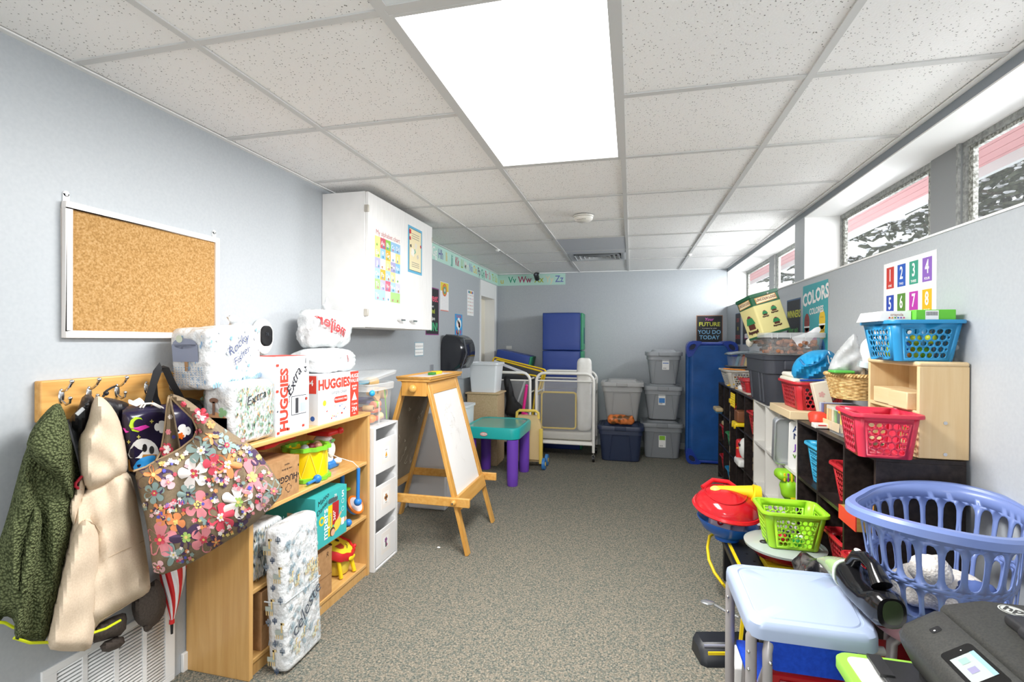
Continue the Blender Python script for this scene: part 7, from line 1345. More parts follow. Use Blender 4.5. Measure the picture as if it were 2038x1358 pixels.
b = MB().rbox((0.86, 4.22, Z3 + 0.095), (0.05, 0.06, 0.045), 0.012, M('#7d4a2a', 0.5), 2); c_ = MB().rbox((0.85, 4.22, Z3 + 0.035), (0.055, 0.08, 0.015), 0.012, YEL, 2); d_ = MB().rbox((0.82, 4.28, Z3 + 0.022), (0.02, 0.04, 0.02), 0.012, M('#7d4a2a', 0.5), 2); e_ = [P('wheel', MB().cyl((0.79, y, Z3 + 0.021), (0.80, y, Z3 + 0.021), 0.02, YEL, n=18)) for y in (4.17, 4.25)]
thing('toy_truck', 'brown and yellow toy truck in a top cube', 'toy truck', [P('truck_bed', b), P('chassis', c_), P('bucket', d_)] + e_)
b = MB().ell((0.86, 4.13, Z2 + 0.15), (0.04, 0.055, 0.08), M('#eeeeea', 0.4)); e_ = [P('eye', MB().ell((0.823, 4.13 + q, Z2 + 0.175), (0.006, 0.008, 0.012), BLK)) for q in (-0.015, 0.02)]; r_ = MB().rbox((0.85, 4.24, Z2 + 0.10), (0.03, 0.03, 0.10), 0.02, RED, 3); bkk = MB().ell((0.815, 4.15, Z2 + 0.145), (0.012, 0.01, 0.008), M('#e88a2a', 0.4)); bs_ = MB().rbox((0.86, 4.19, Z2 + 0.03), (0.05, 0.09, 0.029), 0.02, M('#eeeeea', 0.4), 3)
thing('penguin_toy', 'white plastic bird toy with red flipper in second row cube', 'toy', [P('body', b), P('flipper', r_), P('beak', bkk), P('base', bs_)] + e_)
b = MB().rbox((0.82, 5.08, Z3 + 0.035), (0.035, 0.09, 0.02), 0.015, M('#cbb58c', 0.5), 3); c_ = MB().rbox((0.82, 5.08, Z3 + 0.012), (0.03, 0.07, 0.011), 0.008, M('#3a7aa8', 0.5), 3); thing('toy_boat', 'tan and blue toy boat sticking out of the farthest cube', 'toy boat', [P('deck', b), P('hull', c_)])
b = MB().obox((0.80, 5.10, Z2 + 0.24), (0.86, 5.0, Z2 + 0.20), 0.02, 0.03, M('#cbb58c', 0.5)); b = MB().rbox((0.90, 5.04, Z2 + 0.195), (0.05, 0.05, 0.02), 0.015, M('#cbb58c', 0.5), 3); thing('tan_toy', 'tan wooden toy on the red basket at the shelf end', 'toy', P('p', b))
# posters on the right wall
def rposter(y_near, y_far, z0, z1, col): fn = RW(y_far, z0); return sheet(fn, y_far - y_near, z1 - z0, M(col, 0.5)), fn, y_far - y_near, z1 - z0
m, fn, w_, h_ = rposter(2.19, 2.59, 1.42, 1.69, '#f4f3f1')
for k in range(8):
    i, j = k % 4, k // 4; u0 = 0.025 + i * 0.094; v0 = 0.155 - j * 0.125; c_ = ['#c83c32', '#2a5ab8', '#3a9a82', '#8a62b8', '#2a4ab0', '#5a8a3a', '#b83aa8', '#e0b020'][k]
    m.rect(fn, u0, v0, u0 + 0.065, v0 + 0.095, M(c_, 0.5), 0.0018); m.text(fn, str(k + 1), u0 + 0.032, v0 + 0.056, 0.075, PAPER, bold=0.02, w=0.0022, sx=0.7); m.text(fn, ['ONE', 'TWO', 'THREE', 'FOUR', 'FIVE', 'SIX', 'SEVEN', 'EIGHT'][k], u0 + 0.032, v0 + 0.012, 0.014, PAPER, bold=0.02, w=0.0022)
thing('number_poster', 'white number poster with eight coloured squares on the right wall', 'poster', P('p', m))
m, fn, w_, h_ = rposter(3.25, 3.68, 1.16, 1.705, '#3fa3ac'); m.text(fn, 'COLORS', w_ / 2 + 0.01, h_ - 0.085, 0.115, M('#f4ecec', 0.5), bold=0.035, w=0.002, rot=0.08); m.text(fn, 'COLORES', w_ / 2 + 0.03, h_ - 0.175, 0.055, M('#f0e6e6', 0.5), bold=0.03, w=0.002, rot=0.04)
for u, v, c_, n_ in ((0.08, 0.27, '#8a3028', 'RED'), (0.345, 0.28, '#eec52a', 'YELLOW'), (0.21, 0.16, '#c05a9a', 'PINK'), (0.08, 0.08, '#8fb83a', ''), (0.345, 0.10, '#4a86d0', '')):
    cc = M(c_, 0.5); m.disc(fn, u, v + 0.03, 0.05, cc, 0.0018, ry=0.06); m.poly(fn, [(u - 0.032, v - 0.085), (u + 0.032, v - 0.085), (u + 0.048, v + 0.005), (u - 0.048, v + 0.005)], cc, 0.0018); m.rect(fn, u - 0.052, v - 0.004, u + 0.052, v + 0.006, PAPER, 0.0024)
    for q in (-0.014, 0.014): m.disc(fn, u + q, v + 0.045, 0.004, INK, 0.0026, 6)
    if n_: m.text(fn, n_, u, v - 0.035, 0.024, INK, w=0.0026, sx=0.8, bold=.01)
thing('colors_poster', 'teal poster reading COLORS COLORES with smiling ice creams', 'poster', P('p', m))
m, fn, w_, h_ = rposter(3.73, 4.03, 1.28, 1.638, '#3a5a80'); m.rect(fn, 0.01, 0.01, w_ - 0.01, h_ - 0.01, M('#2b2c32', 0.6), 0.0018); m.text(fn, 'WINNERS', w_ / 2 + .01, h_ - 0.11, 0.07, M('#d8d83a', 0.5), bold=0.02, w=0.0022, sx=0.95); m.text(fn, 'never quit', w_ / 2, h_ - 0.22, 0.05, M('#5ab85a', 0.5), w=0.0022, bold=.01); m.text(fn, 'QUITTERS', w_ / 2, 0.07, 0.05, M('#5ab0d8', 0.5), w=0.0022, bold=.01); thing('winners_poster', 'black WINNERS poster partly behind the tilted tin', 'poster', P('p', m))
for (a, b_), c1_, c2_, lb, wd in (((5.22, 5.51), '#d84a9a', '#5ab0d8', 'black poster with pink lettering behind the tin', ('BE', 'THE', 'BEST')), ((5.62, 5.88), '#c83a3a', '#d8c83a', 'black poster with red lettering nearest the back corner', ('STAY', 'IN', 'SCHOOL'))):
    m, fn, w_, h_ = rposter(a, b_, 1.30, 1.637, '#3a5a80'); m.rect(fn, 0.008, 0.008, w_ - 0.008, h_ - 0.008, M('#2b2c32', 0.6), 0.0018)
    for i, t_ in enumerate(wd): m.text(fn, t_, w_ / 2, h_ - 0.08 - i * 0.09, 0.06, M(c1_ if i % 2 == 0 else c2_, 0.5), w=0.0022, bold=.01)
    thing('slogan_poster', lb, 'poster', P('p', m))
# ---------------- near right: desk, stool, laundry basket, printer ----------------
TUBE = M('#a9a5a6', 0.35, 0.3, name='grey_tube'); LID = M('#adbcd8', 0.22, alpha=0.93, name='milky_blue_plastic')
lx0, lx1, ly0, ly1, lz = 0.325, 0.70, 1.49, 1.875, 0.555
cx, cy = (lx0 + lx1) / 2, (ly0 + ly1) / 2; W_, D_ = lx1 - lx0, ly1 - ly0
lid = MB().loft([rr(cx, cy, lz + z, W_ + o, D_ + o, 0.045, 8) for z, o in ((-0.045, -0.012), (-0.047, 0.0), (-0.02, 0.0), (-0.008, -0.004), (0.0, -0.02), (0.001, -0.06), (-0.003, -0.066), (-0.003, -0.074), (0.0, -0.08), (0.0, -0.2))], LID, False, True)
for v_ in lid.v: v_.x = lx0 + (v_.x - lx0) * (0.865 + 0.19 * (v_.y - ly0) / D_)
lgs = []
for x, y in ((lx0 + 0.012, ly1 - 0.05), (lx0 + 0.012, ly0 + 0.03), (lx1 - 0.08, ly0 + 0.03), (lx1 - 0.03, ly1 - 0.05)):
    lgs.append(P('leg', MB().tube([(x, y, 0.16), (x, y, 0.50), (x + (0.01 if x < cx else -0.01), y, 0.52)], 0.015, TUBE, 14), [P('leg_extension', MB().cyl((x, y, 0.0), (x, y, 0.17), 0.011, M('#77706a', 0.4, 0.4))), P('bolt', MB().ell((x - 0.009, y - 0.011, 0.46), 0.005, CHROME, 10, 8)), P('bolt', MB().ell((x - 0.009, y - 0.011, 0.41), 0.005, CHROME, 10, 8))]))
ap = [P('apron_rail', MB().cyl((lx0 + 0.02, y, 0.50), (lx1 - 0.03, y, 0.50), 0.012, TUBE)) for y in (ly0 + 0.04, ly1 - 0.05)]
thing('child_desk', 'small desk with milky blue plastic top and grey tube legs', 'desk', [P('desktop', lid)] + lgs + ap)
# blue chair tucked under
BC = noise_mat('royal_blue_shell', [(0.3, '#0c3aa8'), (0.7, '#1446bc')], 90, 2, 0.45)
sh = MB(); sx0, sx1 = 0.372, 0.60; yb = 1.50
sh.loft([[Vector((p.x, yb - 0.012 * math.cos((p.x - 0.486) * 9) + w, p.y)) for p in rr((sx0 + sx1) / 2, 0.47, 0, sx1 - sx0, 0.085, 0.025, 6)] for w in (0, 0.012)], BC)
seat = MB().rbox((0.486, 1.725, 0.30), (0.13, 0.11, 0.01), 0.009, BC, 5); tb = []
for x, s in ((0.372, -1), (0.60, 1)):
    tb.append(P('frame_tube', MB().tube([(x + s * -0.02, 1.53, 0.505), (x + s * -0.008, 1.505, 0.50), (x, 1.492, 0.475), (x, 1.49, 0.44), (x, 1.49, 0.375)], 0.013, TUBE, 14)))
    for z in (0.455, 0.395): tb.append(P('bolt', MB().ell((x - s * 0.004, 1.476, z), 0.006, CHROME, 10, 8)))
for x in (0.385, 0.59):
    for y, q in ((1.64, 1.635), (1.80, 1.85)): tb.append(P('leg', MB().tube([(x, y, 0.29), (x, q, 0.02), (x, q, 0.0)], 0.012, TUBE, 12)))
    tb.append(P('back_upright', MB().tube([(x, 1.63, 0.29), (x, 1.55, 0.40), (x, 1.515, 0.46)], 0.010, TUBE)))
thing('child_chair', 'royal blue plastic child chair tucked under the milky desk', 'chair', [P('backrest', sh), P('seat', seat)] + tb)
# red play box with badges
RD = M('#a8141c', 0.3, name='red_plastic'); b = MB().loft([rr(0.50, 1.575, z, w_, d_, 0.012, 2) for z, w_, d_ in ((0.0, 0.22, 0.07), (0.385, 0.22, 0.07), (0.39, 0.21, 0.06))], RD)
pl = [P('door_panel', B1(x, x + 0.08, 1.535, 1.54, 0.06, 0.375, M('#8c1018', 0.3)), bev=0.003) for x in (0.415, 0.505)]
bg = MB(); 
for x in (0.452, 0.545): fn = frame((x, 1.5345, 0.352), (1, 0, 0), (0, 0, 1)); bg.flower(fn, 0, 0, 0.022, M('#d8b832', 0.4), 6, 0.0005, 0, 0.85); bg.disc(fn, 0, 0, 0.013, M('#9aa3b0', 0.3), 0.0009, ry=0.02); bg.disc(fn, 0.002, 0, 0.009, M('#2a3f6a', 0.4), 0.0013)
thing('red_toy_cabinet', 'red plastic toy cabinet with yellow badges below the blue chair', 'toy', [P('body', b), P('badges', bg)] + pl)
b = MB().box(0.30, 0.392, 1.70, 2.0, 0.12, 0.14, PAPER).box(0.30, 0.392, 1.98, 2.0, 0.0, 0.12, PAPER).box(0.30, 0.392, 1.70, 1.72, 0, 0.12, PAPER); b = MB().rbox((0.385, 1.92, 0.10), (0.03, 0.07, 0.10), 0.01, PAPER, 2); thing('white_toy_part', 'white plastic toy part on the floor behind the desk leg', 'toy', P('p', b))
# pink stool
PKM = noise_mat('pale_pink_plastic', [(0.4, '#dcc6d0'), (0.62, '#dfa9b4')], 7, 2, 0.25); PSX, PSY = 0.885, 1.66
st = MB().lathe([(0.001, 0.548), (0.13, 0.548), (0.17, 0.552), (0.192, 0.556), (0.202, 0.548), (0.203, 0.53), (0.195, 0.518), (0.15, 0.516), (0.001, 0.516)], PKM, (PSX, PSY, 0), 56)
lg = [P('leg', MB().tube([(PSX + 0.10 * math.cos(t), PSY + 0.10 * math.sin(t), 0.515), (PSX + 0.15 * math.cos(t), PSY + 0.15 * math.sin(t), 0.47), (PSX + 0.175 * math.cos(t), PSY + 0.175 * math.sin(t), 0.0)], 0.014, TUBE, 12)) for t in (3.3, 4.3, 0.8, 2.2)]
thing('round_stool', 'round pale pink stool with grey legs under the laundry basket', 'stool', [P('seat', st), P('foot_ring', MB().tube([(PSX + 0.165 * math.cos(t), PSY + 0.165 * math.sin(t), 0.2) for t in [2 * PI * k / 32 for k in range(32)]], 0.008, TUBE, 8, closed=True))] + lg)
b = MB().box(0.72, 0.86, 1.55, 1.75, 0.0, 0.42, M('#b01820', 0.4)); thing('red_crate', 'red plastic crate on the floor beneath the pink stool', 'crate', P('p', b, bev=0.01))
# laundry basket (bean shaped)
LBM = M('#7488c0', 0.32, name='periwinkle_plastic'); LX, LY, LZ, LH = 0.888, 1.70, 0.558, 0.292; ang = math.radians(52)
def bean(t, z):      # radius at angle t: long axis 'ang', dent on the near side
    f = z / LH; a = 0.188 + (0.262 - 0.188) * f ** 0.9; b = 0.150 + (0.200 - 0.150) * f ** 0.9
    c, s = math.cos(t), math.sin(t); x, y = a * c, b * s
    y += 0.030 * f * math.exp(-(x / 0.09) ** 2) * (1 if s < 0 else 0) + (-0.012 * f * math.exp(-(x / 0.09) ** 2) if s > 0 else 0)
    ca, sa = math.cos(ang), math.sin(ang)
    return Vector((LX + x * ca - y * sa, LY + x * sa + y * ca, LZ + z))
b = MB(); NS = 26
def slot_row(za, zb, off_, ru=0.365, rv=0.45):
    seg = 16
    for i in range(NS):
        o = []; q = []
        for k in range(seg):
            t = 2 * PI * k / seg + PI / 4; c, s = math.cos(t), math.sin(t); g = 0.5 / max(abs(c), abs(s)); o.append((0.5 + c * g, 0.5 + s * g)); e = 0.55; q.append((0.5 + ru * math.copysign(abs(c) ** 0.8, c), 0.5 + rv * math.copysign(abs(s) ** e, s)))
        vs = [bean((i + off_ + a_) / NS * 2 * PI, za + (zb - za) * v_) for a_, v_ in o + q]; b.add(vs, [(k, (k + 1) % seg, seg + (k + 1) % seg, seg + k) for k in range(seg)], LBM)
def band_(za, zb, n=1): b.grid(lambda u, v: bean(u * 2 * PI, za + (zb - za) * v), 104, n, LBM)
band_(0.0, 0.03); slot_row(0.03, 0.125, 0); band_(0.125, 0.138, 2); slot_row(0.138, 0.255, 0.0); band_(0.255, LH, 2)
b.add([bean(2 * PI * i / 104, 0.0) for i in range(104)], [tuple(range(104))[::-1]], LBM)
rm = MB(); K = 104; rings = []
for dz, dr in ((0.0, 0.0), (0.008, 0.004), (0.008, 0.022), (0.0, 0.030), (-0.02, 0.031), (-0.022, 0.026), (-0.004, 0.022), (-0.002, 0.004), (0.0, 0.0)):
    ring = []
    for i in range(K):
        p = bean(2 * PI * i / K, LH); tn = (bean(2 * PI * (i + 1) / K, LH) - bean(2 * PI * (i - 1) / K, LH)).normalized(); nrm = Vector((tn.y, -tn.x, 0)); ring.append(p + nrm * dr + Vector((0, 0, dz + 0.012 * math.cos(2 * (2 * PI * i / K)))))
    rings.append(ring)
# wavy rim: lift body top edge the same way
b.v = [Vector((v.x, v.y, v.z + (0.012 * math.cos(2 * (math.atan2(-(v.x - LX) * math.sin(ang) + (v.y - LY) * math.cos(ang), (v.x - LX) * math.cos(ang) + (v.y - LY) * math.sin(ang)))) * max(0, (v.z - LZ - 0.2) / (LH - 0.2)) if v.z > LZ + 0.2 else 0))) for v in b.v]
rm.loft(rings, LBM, False, False)
thing('laundry_basket', 'periwinkle blue slotted laundry basket standing on the pink stool', 'laundry basket', [P('basket_body', b, solid=0.003), P('rim', rm)])
TW = vor_mat('white_terry', '#f2efea', '#d9d2c8', 160, 0.95, 0.5, 0.004)
b = MB().ell((LX - 0.005, LY, LZ + 0.055), (0.12, 0.11, 0.05), TW, 36, 22, lambda d: d * (1 + 0.25 * noise.noise(d * 22))); thing('white_towel', 'crumpled white towel at the bottom of the laundry basket', 'towel', P('p', b))
b = MB().ell((LX - 0.055, LY - 0.06, LZ + 0.13), (0.05, 0.05, 0.045), TW, 30, 20, lambda d: d * (1 + 0.15 * noise.noise(d * 40))); thing('white_towel', 'small rolled white towel on top of the crumpled one', 'towel', P('p', b))
b = MB().ell((LX + 0.05, LY - 0.08, LZ + 0.075), (0.05, 0.05, 0.045), M('#4b5f96', 0.9), 26, 16, lambda d: d * (1 + 0.25 * noise.noise(d * 30))); thing('blue_cloth', 'dark blue cloth among the white towels in laundry basket', 'cloth', P('p', b))
# hand vacuum
A = Vector((0.642, 1.86, 0.612)); B_ = Vector((0.668, 1.485, 0.622)); ax = (B_ - A).normalized(); L = (B_ - A).length; sd_ = ax.cross(Vector((0, 0, 1))).normalized(); upv = sd_.cross(ax)
SMK2 = M('#c9dcb4', 0.08, alpha=0.45, name='clear_smoky_green'); VB = M('#141416', 0.15, name='gloss_black')
def sec(t, w_, h_, zo=0.0, n=20):
    w_ *= 0.88; h_ *= 0.88
    return [A + ax * (L * t) + sd_ * (w_ * math.copysign(abs(math.cos(a)) ** .8, math.cos(a))) + upv * (zo + h_ * math.copysign(abs(math.sin(a)) ** .8, math.sin(a))) for a in [2 * PI * k / n for k in range(n)]]
nz = MB().loft([sec(t, w_, h_, z) for t, w_, h_, z in ((0.0, 0.032, 0.012, -0.012), (0.12, 0.036, 0.024, 0), (0.30, 0.044, 0.042, 0.006), (0.42, 0.048, 0.048, 0.008))], SMK2)
fl = MB().loft([sec(t, w_, h_, z) for t, w_, h_, z in ((0.12, 0.024, 0.012, 0), (0.36, 0.034, 0.03, 0.004))], M('#8fc24a', 0.4)); rg = MB().loft([sec(t, w_, h_, 0.008) for t, w_, h_ in ((0.385, 0.0495, 0.0495), (0.40, 0.051, 0.051), (0.415, 0.0495, 0.0495))], M('#d8dcd8', 0.2))
bo = MB().loft([sec(t, w_, h_, z) for t, w_, h_, z in ((0.42, 0.046, 0.046, 0.008), (0.5, 0.05, 0.05, 0.006), (0.62, 0.05, 0.04, -0.006), (0.78, 0.05, 0.038, -0.008), (0.86, 0.052, 0.05, 0.0), (0.95, 0.05, 0.055, 0.004), (1.0, 0.04, 0.045, 0.004), (1.01, 0.02, 0.02, 0.004))], VB)
hn = MB().tube([A + ax * L * t + upv * z for t, z in ((0.46, 0.05), (0.54, 0.085), (0.66, 0.098), (0.78, 0.09), (0.88, 0.055))], 0.017, VB, 14, rs=[0.02, 0.018, 0.017, 0.018, 0.026])
cap = MB().loft([sec(1.012, 0.028, 0.036, 0.008), sec(1.016, 0.02, 0.026, 0.008)], M('#2f3a26', 0.25)); but = MB().ell(A + ax * L * 0.55 + upv * 0.102, (0.009, 0.014, 0.005), M('#e6e9ea', 0.3)); vt = [P('vent_slit', MB().obox(A + ax * L * (0.66 + k * 0.03) - sd_ * 0.045 + upv * 0.02, A + ax * L * (0.665 + k * 0.03) - sd_ * 0.051 - upv * 0.02, 0.004, 0.006, M('#2c2c30', 0.4))) for k in range(4)]  # olive of the end cap is a green ceiling reflection painted in
thing('hand_vacuum', 'black handheld vacuum with a clear green nozzle beside the desk', 'vacuum', [P('nozzle', nz), P('filter', fl), P('collar', rg), P('motor_body', bo), P('handle', hn), P('end_cap', cap), P('power_button', but)] + vt)
b = MB().rbox((0.685, 2.05, 0.262), (0.07, 0.085, 0.262), 0.045, noise_mat('black_film', [(0.4, '#1e1e20'), (0.6, '#5a5754')], 24, 3, 0.2, bs=0.8, bd=0.01), 8, 0.02, 22); thing('black_plastic_bag', 'crinkled dark plastic bag between lime basket and hand vacuum', 'bag', P('p', b))
# printer on a white table with lime edge
LM = M('#93c94a', 0.35); tx0, tx1, ty0, ty1, tz = 0.515, 1.08, 0.93, 1.45, 0.53
tt = MB().loft([rr((tx0 + tx1) / 2, (ty0 + ty1) / 2, tz + z, tx1 - tx0 + o, ty1 - ty0 + o, 0.035, 6) for z, o in ((-0.025, 0), (-0.004, 0), (0, -0.006))], LM); ts = MB().loft([rr((tx0 + tx1) / 2, (ty0 + ty1) / 2, tz + z, tx1 - tx0 - 0.045, ty1 - ty0 - 0.045, 0.02, 6) for z in (0.0, 0.002)], PAPER)
thing('printer_table', 'white topped table with lime green edge under the printer', 'table', [P('tabletop', tt), P('table_surface', ts)] + [P('leg', MB().cyl((x, y, 0), (x, y, tz - 0.025), 0.014, TUBE, n=14)) for x in (tx0 + 0.06, tx1 - 0.05) for y in (ty0 + 0.05, ty1 - 0.05)])
PG = noise_mat('textured_dark_grey', [(0.3, '#363635'), (0.7, '#444440')], 220, 2, 0.5, bs=0.15, bd=0.001); PD = M('#2d2d2e', 0.4); py0, py1 = 0.945, 1.365; z0 = tz + 0.003
def prof(sc=0.0): return [(0.665, z0), (0.635, z0 + 0.05), (0.618, z0 + 0.10), (0.616, z0 + 0.125), (0.628, z0 + 0.145), (0.70, z0 + 0.188), (0.712, z0 + 0.192)]
def ext(pts, ys, m, mb): return mb.loft([[Vector((x + dx, y, z + dz)) for x, z in pts] for y, dx, dz in ys], m)
front = [(0.68, z0 + 0.01), (0.645, z0 + 0.05), (0.622, z0 + 0.095), (0.618, z0 + 0.118), (0.63, z0 + 0.140), (0.695, z0 + 0.182), (0.702, z0 + 0.183), (0.705, z0 + 0.01)]
mid_ = (0.68, z0 + 0.09)
b = MB(); b.loft([[Vector((mid_[0] + (x - mid_[0]) * s, y, mid_[1] + (z - mid_[1]) * s)) for x, z in front] for y, s in ((py0, 0.6), (py0 + .012, 0.9), (py0 + 0.03, 1), (py1 - 0.03, 1), (py1 - 0.012, 0.92), (py1, 0.7))], PG)
scan = MB(); scan.loft([[Vector((x, y, z)) for x, z in ((0.709, z0 + 0.02), (0.709, z0 + 0.178), (0.716, z0 + 0.189), (0.79, z0 + 0.208), (1.02, z0 + 0.208), (1.035, z0 + 0.19), (1.035, z0 + 0.02))] for y in (py0 + 0.004, py1 - 0.006)], PG)
base = MB().rbox(((0.66 + 1.04) / 2, (py0 + py1) / 2, z0 + 0.045), (0.19, (py1 - py0) / 2 - 0.012, 0.045), 0.012, PD, 3)
top = MB().rbox((0.90, py0 + 0.17, z0 + 0.216), (0.125, 0.155, 0.012), 0.01, PD, 3); cav = MB().rbox((0.875, py0 + 0.19, z0 + 0.229), (0.085, 0.09, 0.003), 0.002, M('#0c0c0d', 0.3), 2); flap = MB().obox((0.80, py0 + 0.28, z0 + 0.232), (0.94, py0 + 0.25, z0 + 0.240), 0.07, 0.004, M('#202022', 0.25))
arm = MB().tube([(0.79, py1 - 0.17, z0 + 0.225), (0.77, py0 + 0.25, z0 + 0.225), (0.765, py0 + 0.02, z0 + 0.222)], 0.014, M('#2e2e30', 0.35), 10)
d1 = Vector((0.695 - 0.63, 0, 0.042)); up_ = d1.normalized(); fn = frame((0.6315, py0 + 0.235, z0 + 0.1405), (0, -1, 0), up_)     # on the sloping control panel
sc_ = MB(); sc_.fan(fn, [(p.x, p.y) for p in rr(0.02, 0.038, 0, 0.125, 0.064, 0.01)], M('#151516', 0.12), 0.001); sc_.rect(fn, -0.018, 0.014, 0.055, 0.063, M('#aab4b0', 0.3, emit=0.04), 0.0016); sc_.rect(fn, -0.018, 0.054, 0.055, 0.063, M('#8fb4c4', 0.3), 0.002)
for u, c_ in ((-0.002, '#8fb0a8'), (0.026, '#8a86a8')): sc_.rect(fn, u - 0.008, 0.026, u + 0.008, 0.042, M(c_, 0.4), 0.002)
sc_.disc(fn, 0.068, 0.02, 0.003, M('#3a7af0', 0.4, emit=1.0), 0.002, 8); sc_.disc(fn, -0.03, 0.045, 0.0015, PAPER, 0.002, 8)
bt = MB(); f2_ = frame((0.6315, py1 - 0.075, z0 + 0.1405), (0, -1, 0), up_); bt.fan(f2_, [(p.x, p.y) for p in rr(0, 0.04, 0, 0.018, 0.022, 0.005)], M('#202022', 0.2), 0.001); bt.disc(f2_, 0.002, 0.037, 0.0022, PAPER, 0.0016, 10)
lo = MB(); f3 = frame((0.828, py1 - 0.04, z0 + 0.2085), Vector((0.85, -0.52, 0)).normalized(), Vector((0.52, 0.85, 0)).normalized()); lo.disc(f3, 0, 0, 0.024, M('#c9cbc6', 0.3), 0.0006, 28); lo.disc(f3, 0, 0, 0.0215, M('#55554f', 0.4), 0.0009, 28); lo.disc(f3, 0, 0, 0.0195, M('#c9cbc6', 0.3), 0.0012, 28); lo.text(f3, 'hp', 0, 0.001, 0.034, M('#44443f', 0.4), bold=0.02, shear=0.25, w=0.002)
tr_ = MB().rbox((0.635, 1.27, z0 + 0.012), (0.05, 0.135, 0.006), 0.005, PD, 3); tr2 = MB().obox((0.59, 1.33, z0 + 0.019), (0.59, 1.40, z0 + 0.024), 0.03, 0.008, PD, Vector((1, 0, 0)))
thing('printer', 'dark grey inkjet printer with touch screen in the near right corner', 'printer', [P('control_panel', b, [P('touch_screen', sc_), P('power_button', bt)]), P('scanner_lid', scan), P('base', base), P('feeder_cover', top, [P('feeder_slot', cav), P('paper_flap', flap)]), P('feeder_arm', arm), P('logo', lo), P('output_tray', tr_), P('tray_stop', tr2)])
# ---------------- toys on the floor ----------------
BKP = M('#1d2026', 0.4, name='black_toy_plastic')
tp = [P('deck', B1(0.50, 0.83, 2.33, 3.02, 0.275, 0.30, BKP), bev=0.006)]
for (xa, xb) in ((0.487, 0.502),): tp.append(P('yellow_edging', B1(xa, xb, 2.33, 2.60, 0.278, 0.303, YEL), bev=0.002)); tp.append(P('yellow_edging', B1(xa, xb, 2.605, 3.02, 0.278, 0.303, YEL), bev=0.002))
tp.append(P('black_edge', B1(0.472, 0.486, 2.33, 3.02, 0.27, 0.30, BKP), bev=0.002)); tp.append(P('deck_rib', B1(0.60, 0.63, 2.33, 3.02, 0.3, 0.305, BKP)))
for x, y in ((0.53, 2.36), (0.53, 2.96), (0.80, 2.36), (0.80, 2.96)): tp.append(P('leg', B1(x - 0.02, x + 0.02, y - 0.02, y + 0.02, 0.0, 0.276, BKP), bev=0.003))
for x, y in ((0.555, 2.60), (0.57, 2.52), (0.66, 2.62), (0.70, 2.72), (0.56, 2.8)): tp.append(P('peg_hole', MB().cyl((x, y, 0.3), (x, y, 0.3012), 0.006, M('#060608', 0.5), n=12)))
thing('track_table', 'low black plastic play table with yellow edging behind the desk', 'play table', tp)
ft = MB(); a0, a1 = Vector((0.275, 2.205, 0)), Vector((0.50, 2.26, 0)); u_ = (a1 - a0).normalized(); v_ = Vector((-u_.y, u_.x, 0))
ft.loft([[p + v_ * q + Vector((0, 0, z)) for q, z in ((-0.07 * s, 0.0), (-0.065 * s, 0.03), (-0.02, 0.075 * s), (0.055 * s, 0.075 * s), (0.07 * s, 0.0))] for p, s in ((a0, 0.75), (a0 + u_ * 0.02, 1), (a1, 1.0))], BKP)
ys_ = MB().obox(a0 + u_ * 0.03 - v_ * 0.052 + Vector((0, 0, 0.048)), a1 - v_ * 0.052 + Vector((0, 0, 0.048)), 0.006, 0.012, YEL, v_); gs = MB().obox(a0 + u_ * 0.02 - v_ * 0.034 + Vector((0, 0, 0.068)), a1 - v_ * 0.034 + Vector((0, 0, 0.068)), 0.006, 0.008, M('#9a9eb4', 0.4), v_)
up2 = MB().obox((0.475, 2.24, 0.07), (0.505, 2.27, 0.33), 0.07, 0.035, BKP); ye2 = MB().obox((0.447, 2.205, 0.08), (0.474, 2.232, 0.32), 0.012, 0.012, YEL)
thing('ride_toy_base', 'black toy base with yellow stripes and a wedge foot', 'toy', [P('wedge_foot', ft), P('yellow_stripe', ys_), P('grey_stripe', gs), P('upright', up2), P('yellow_stripe', ye2)])
b = MB().ell((0.335, 2.30, 0.19), (0.032, 0.022, 0.007), M('#a9adb0', 0.25, 0.7), 20, 10); c_ = MB().tube([(0.36, 2.29, 0.188), (0.40, 2.27, 0.178), (0.45, 2.25, 0.168)], 0.006, CHROME, 8); thing('metal_pedal', 'small silver pedal sticking out beside the desk leg', 'pedal', [P('pedal_plate', b), P('crank', c_)])
b = MB().tube([ZP(1424, 1060, 0.27), ZP(1412, 1068, 0.26), ZP(1408, 1090, 0.22), ZP(1411, 1115, 0.18), ZP(1422, 1140, 0.14), ZP(1438, 1162, 0.10), ZP(1452, 1178, 0.05)], 0.008, YEL, 10); thing('yellow_hose', 'thin yellow hose looping from the play table to the floor', 'hose', P('p', b))
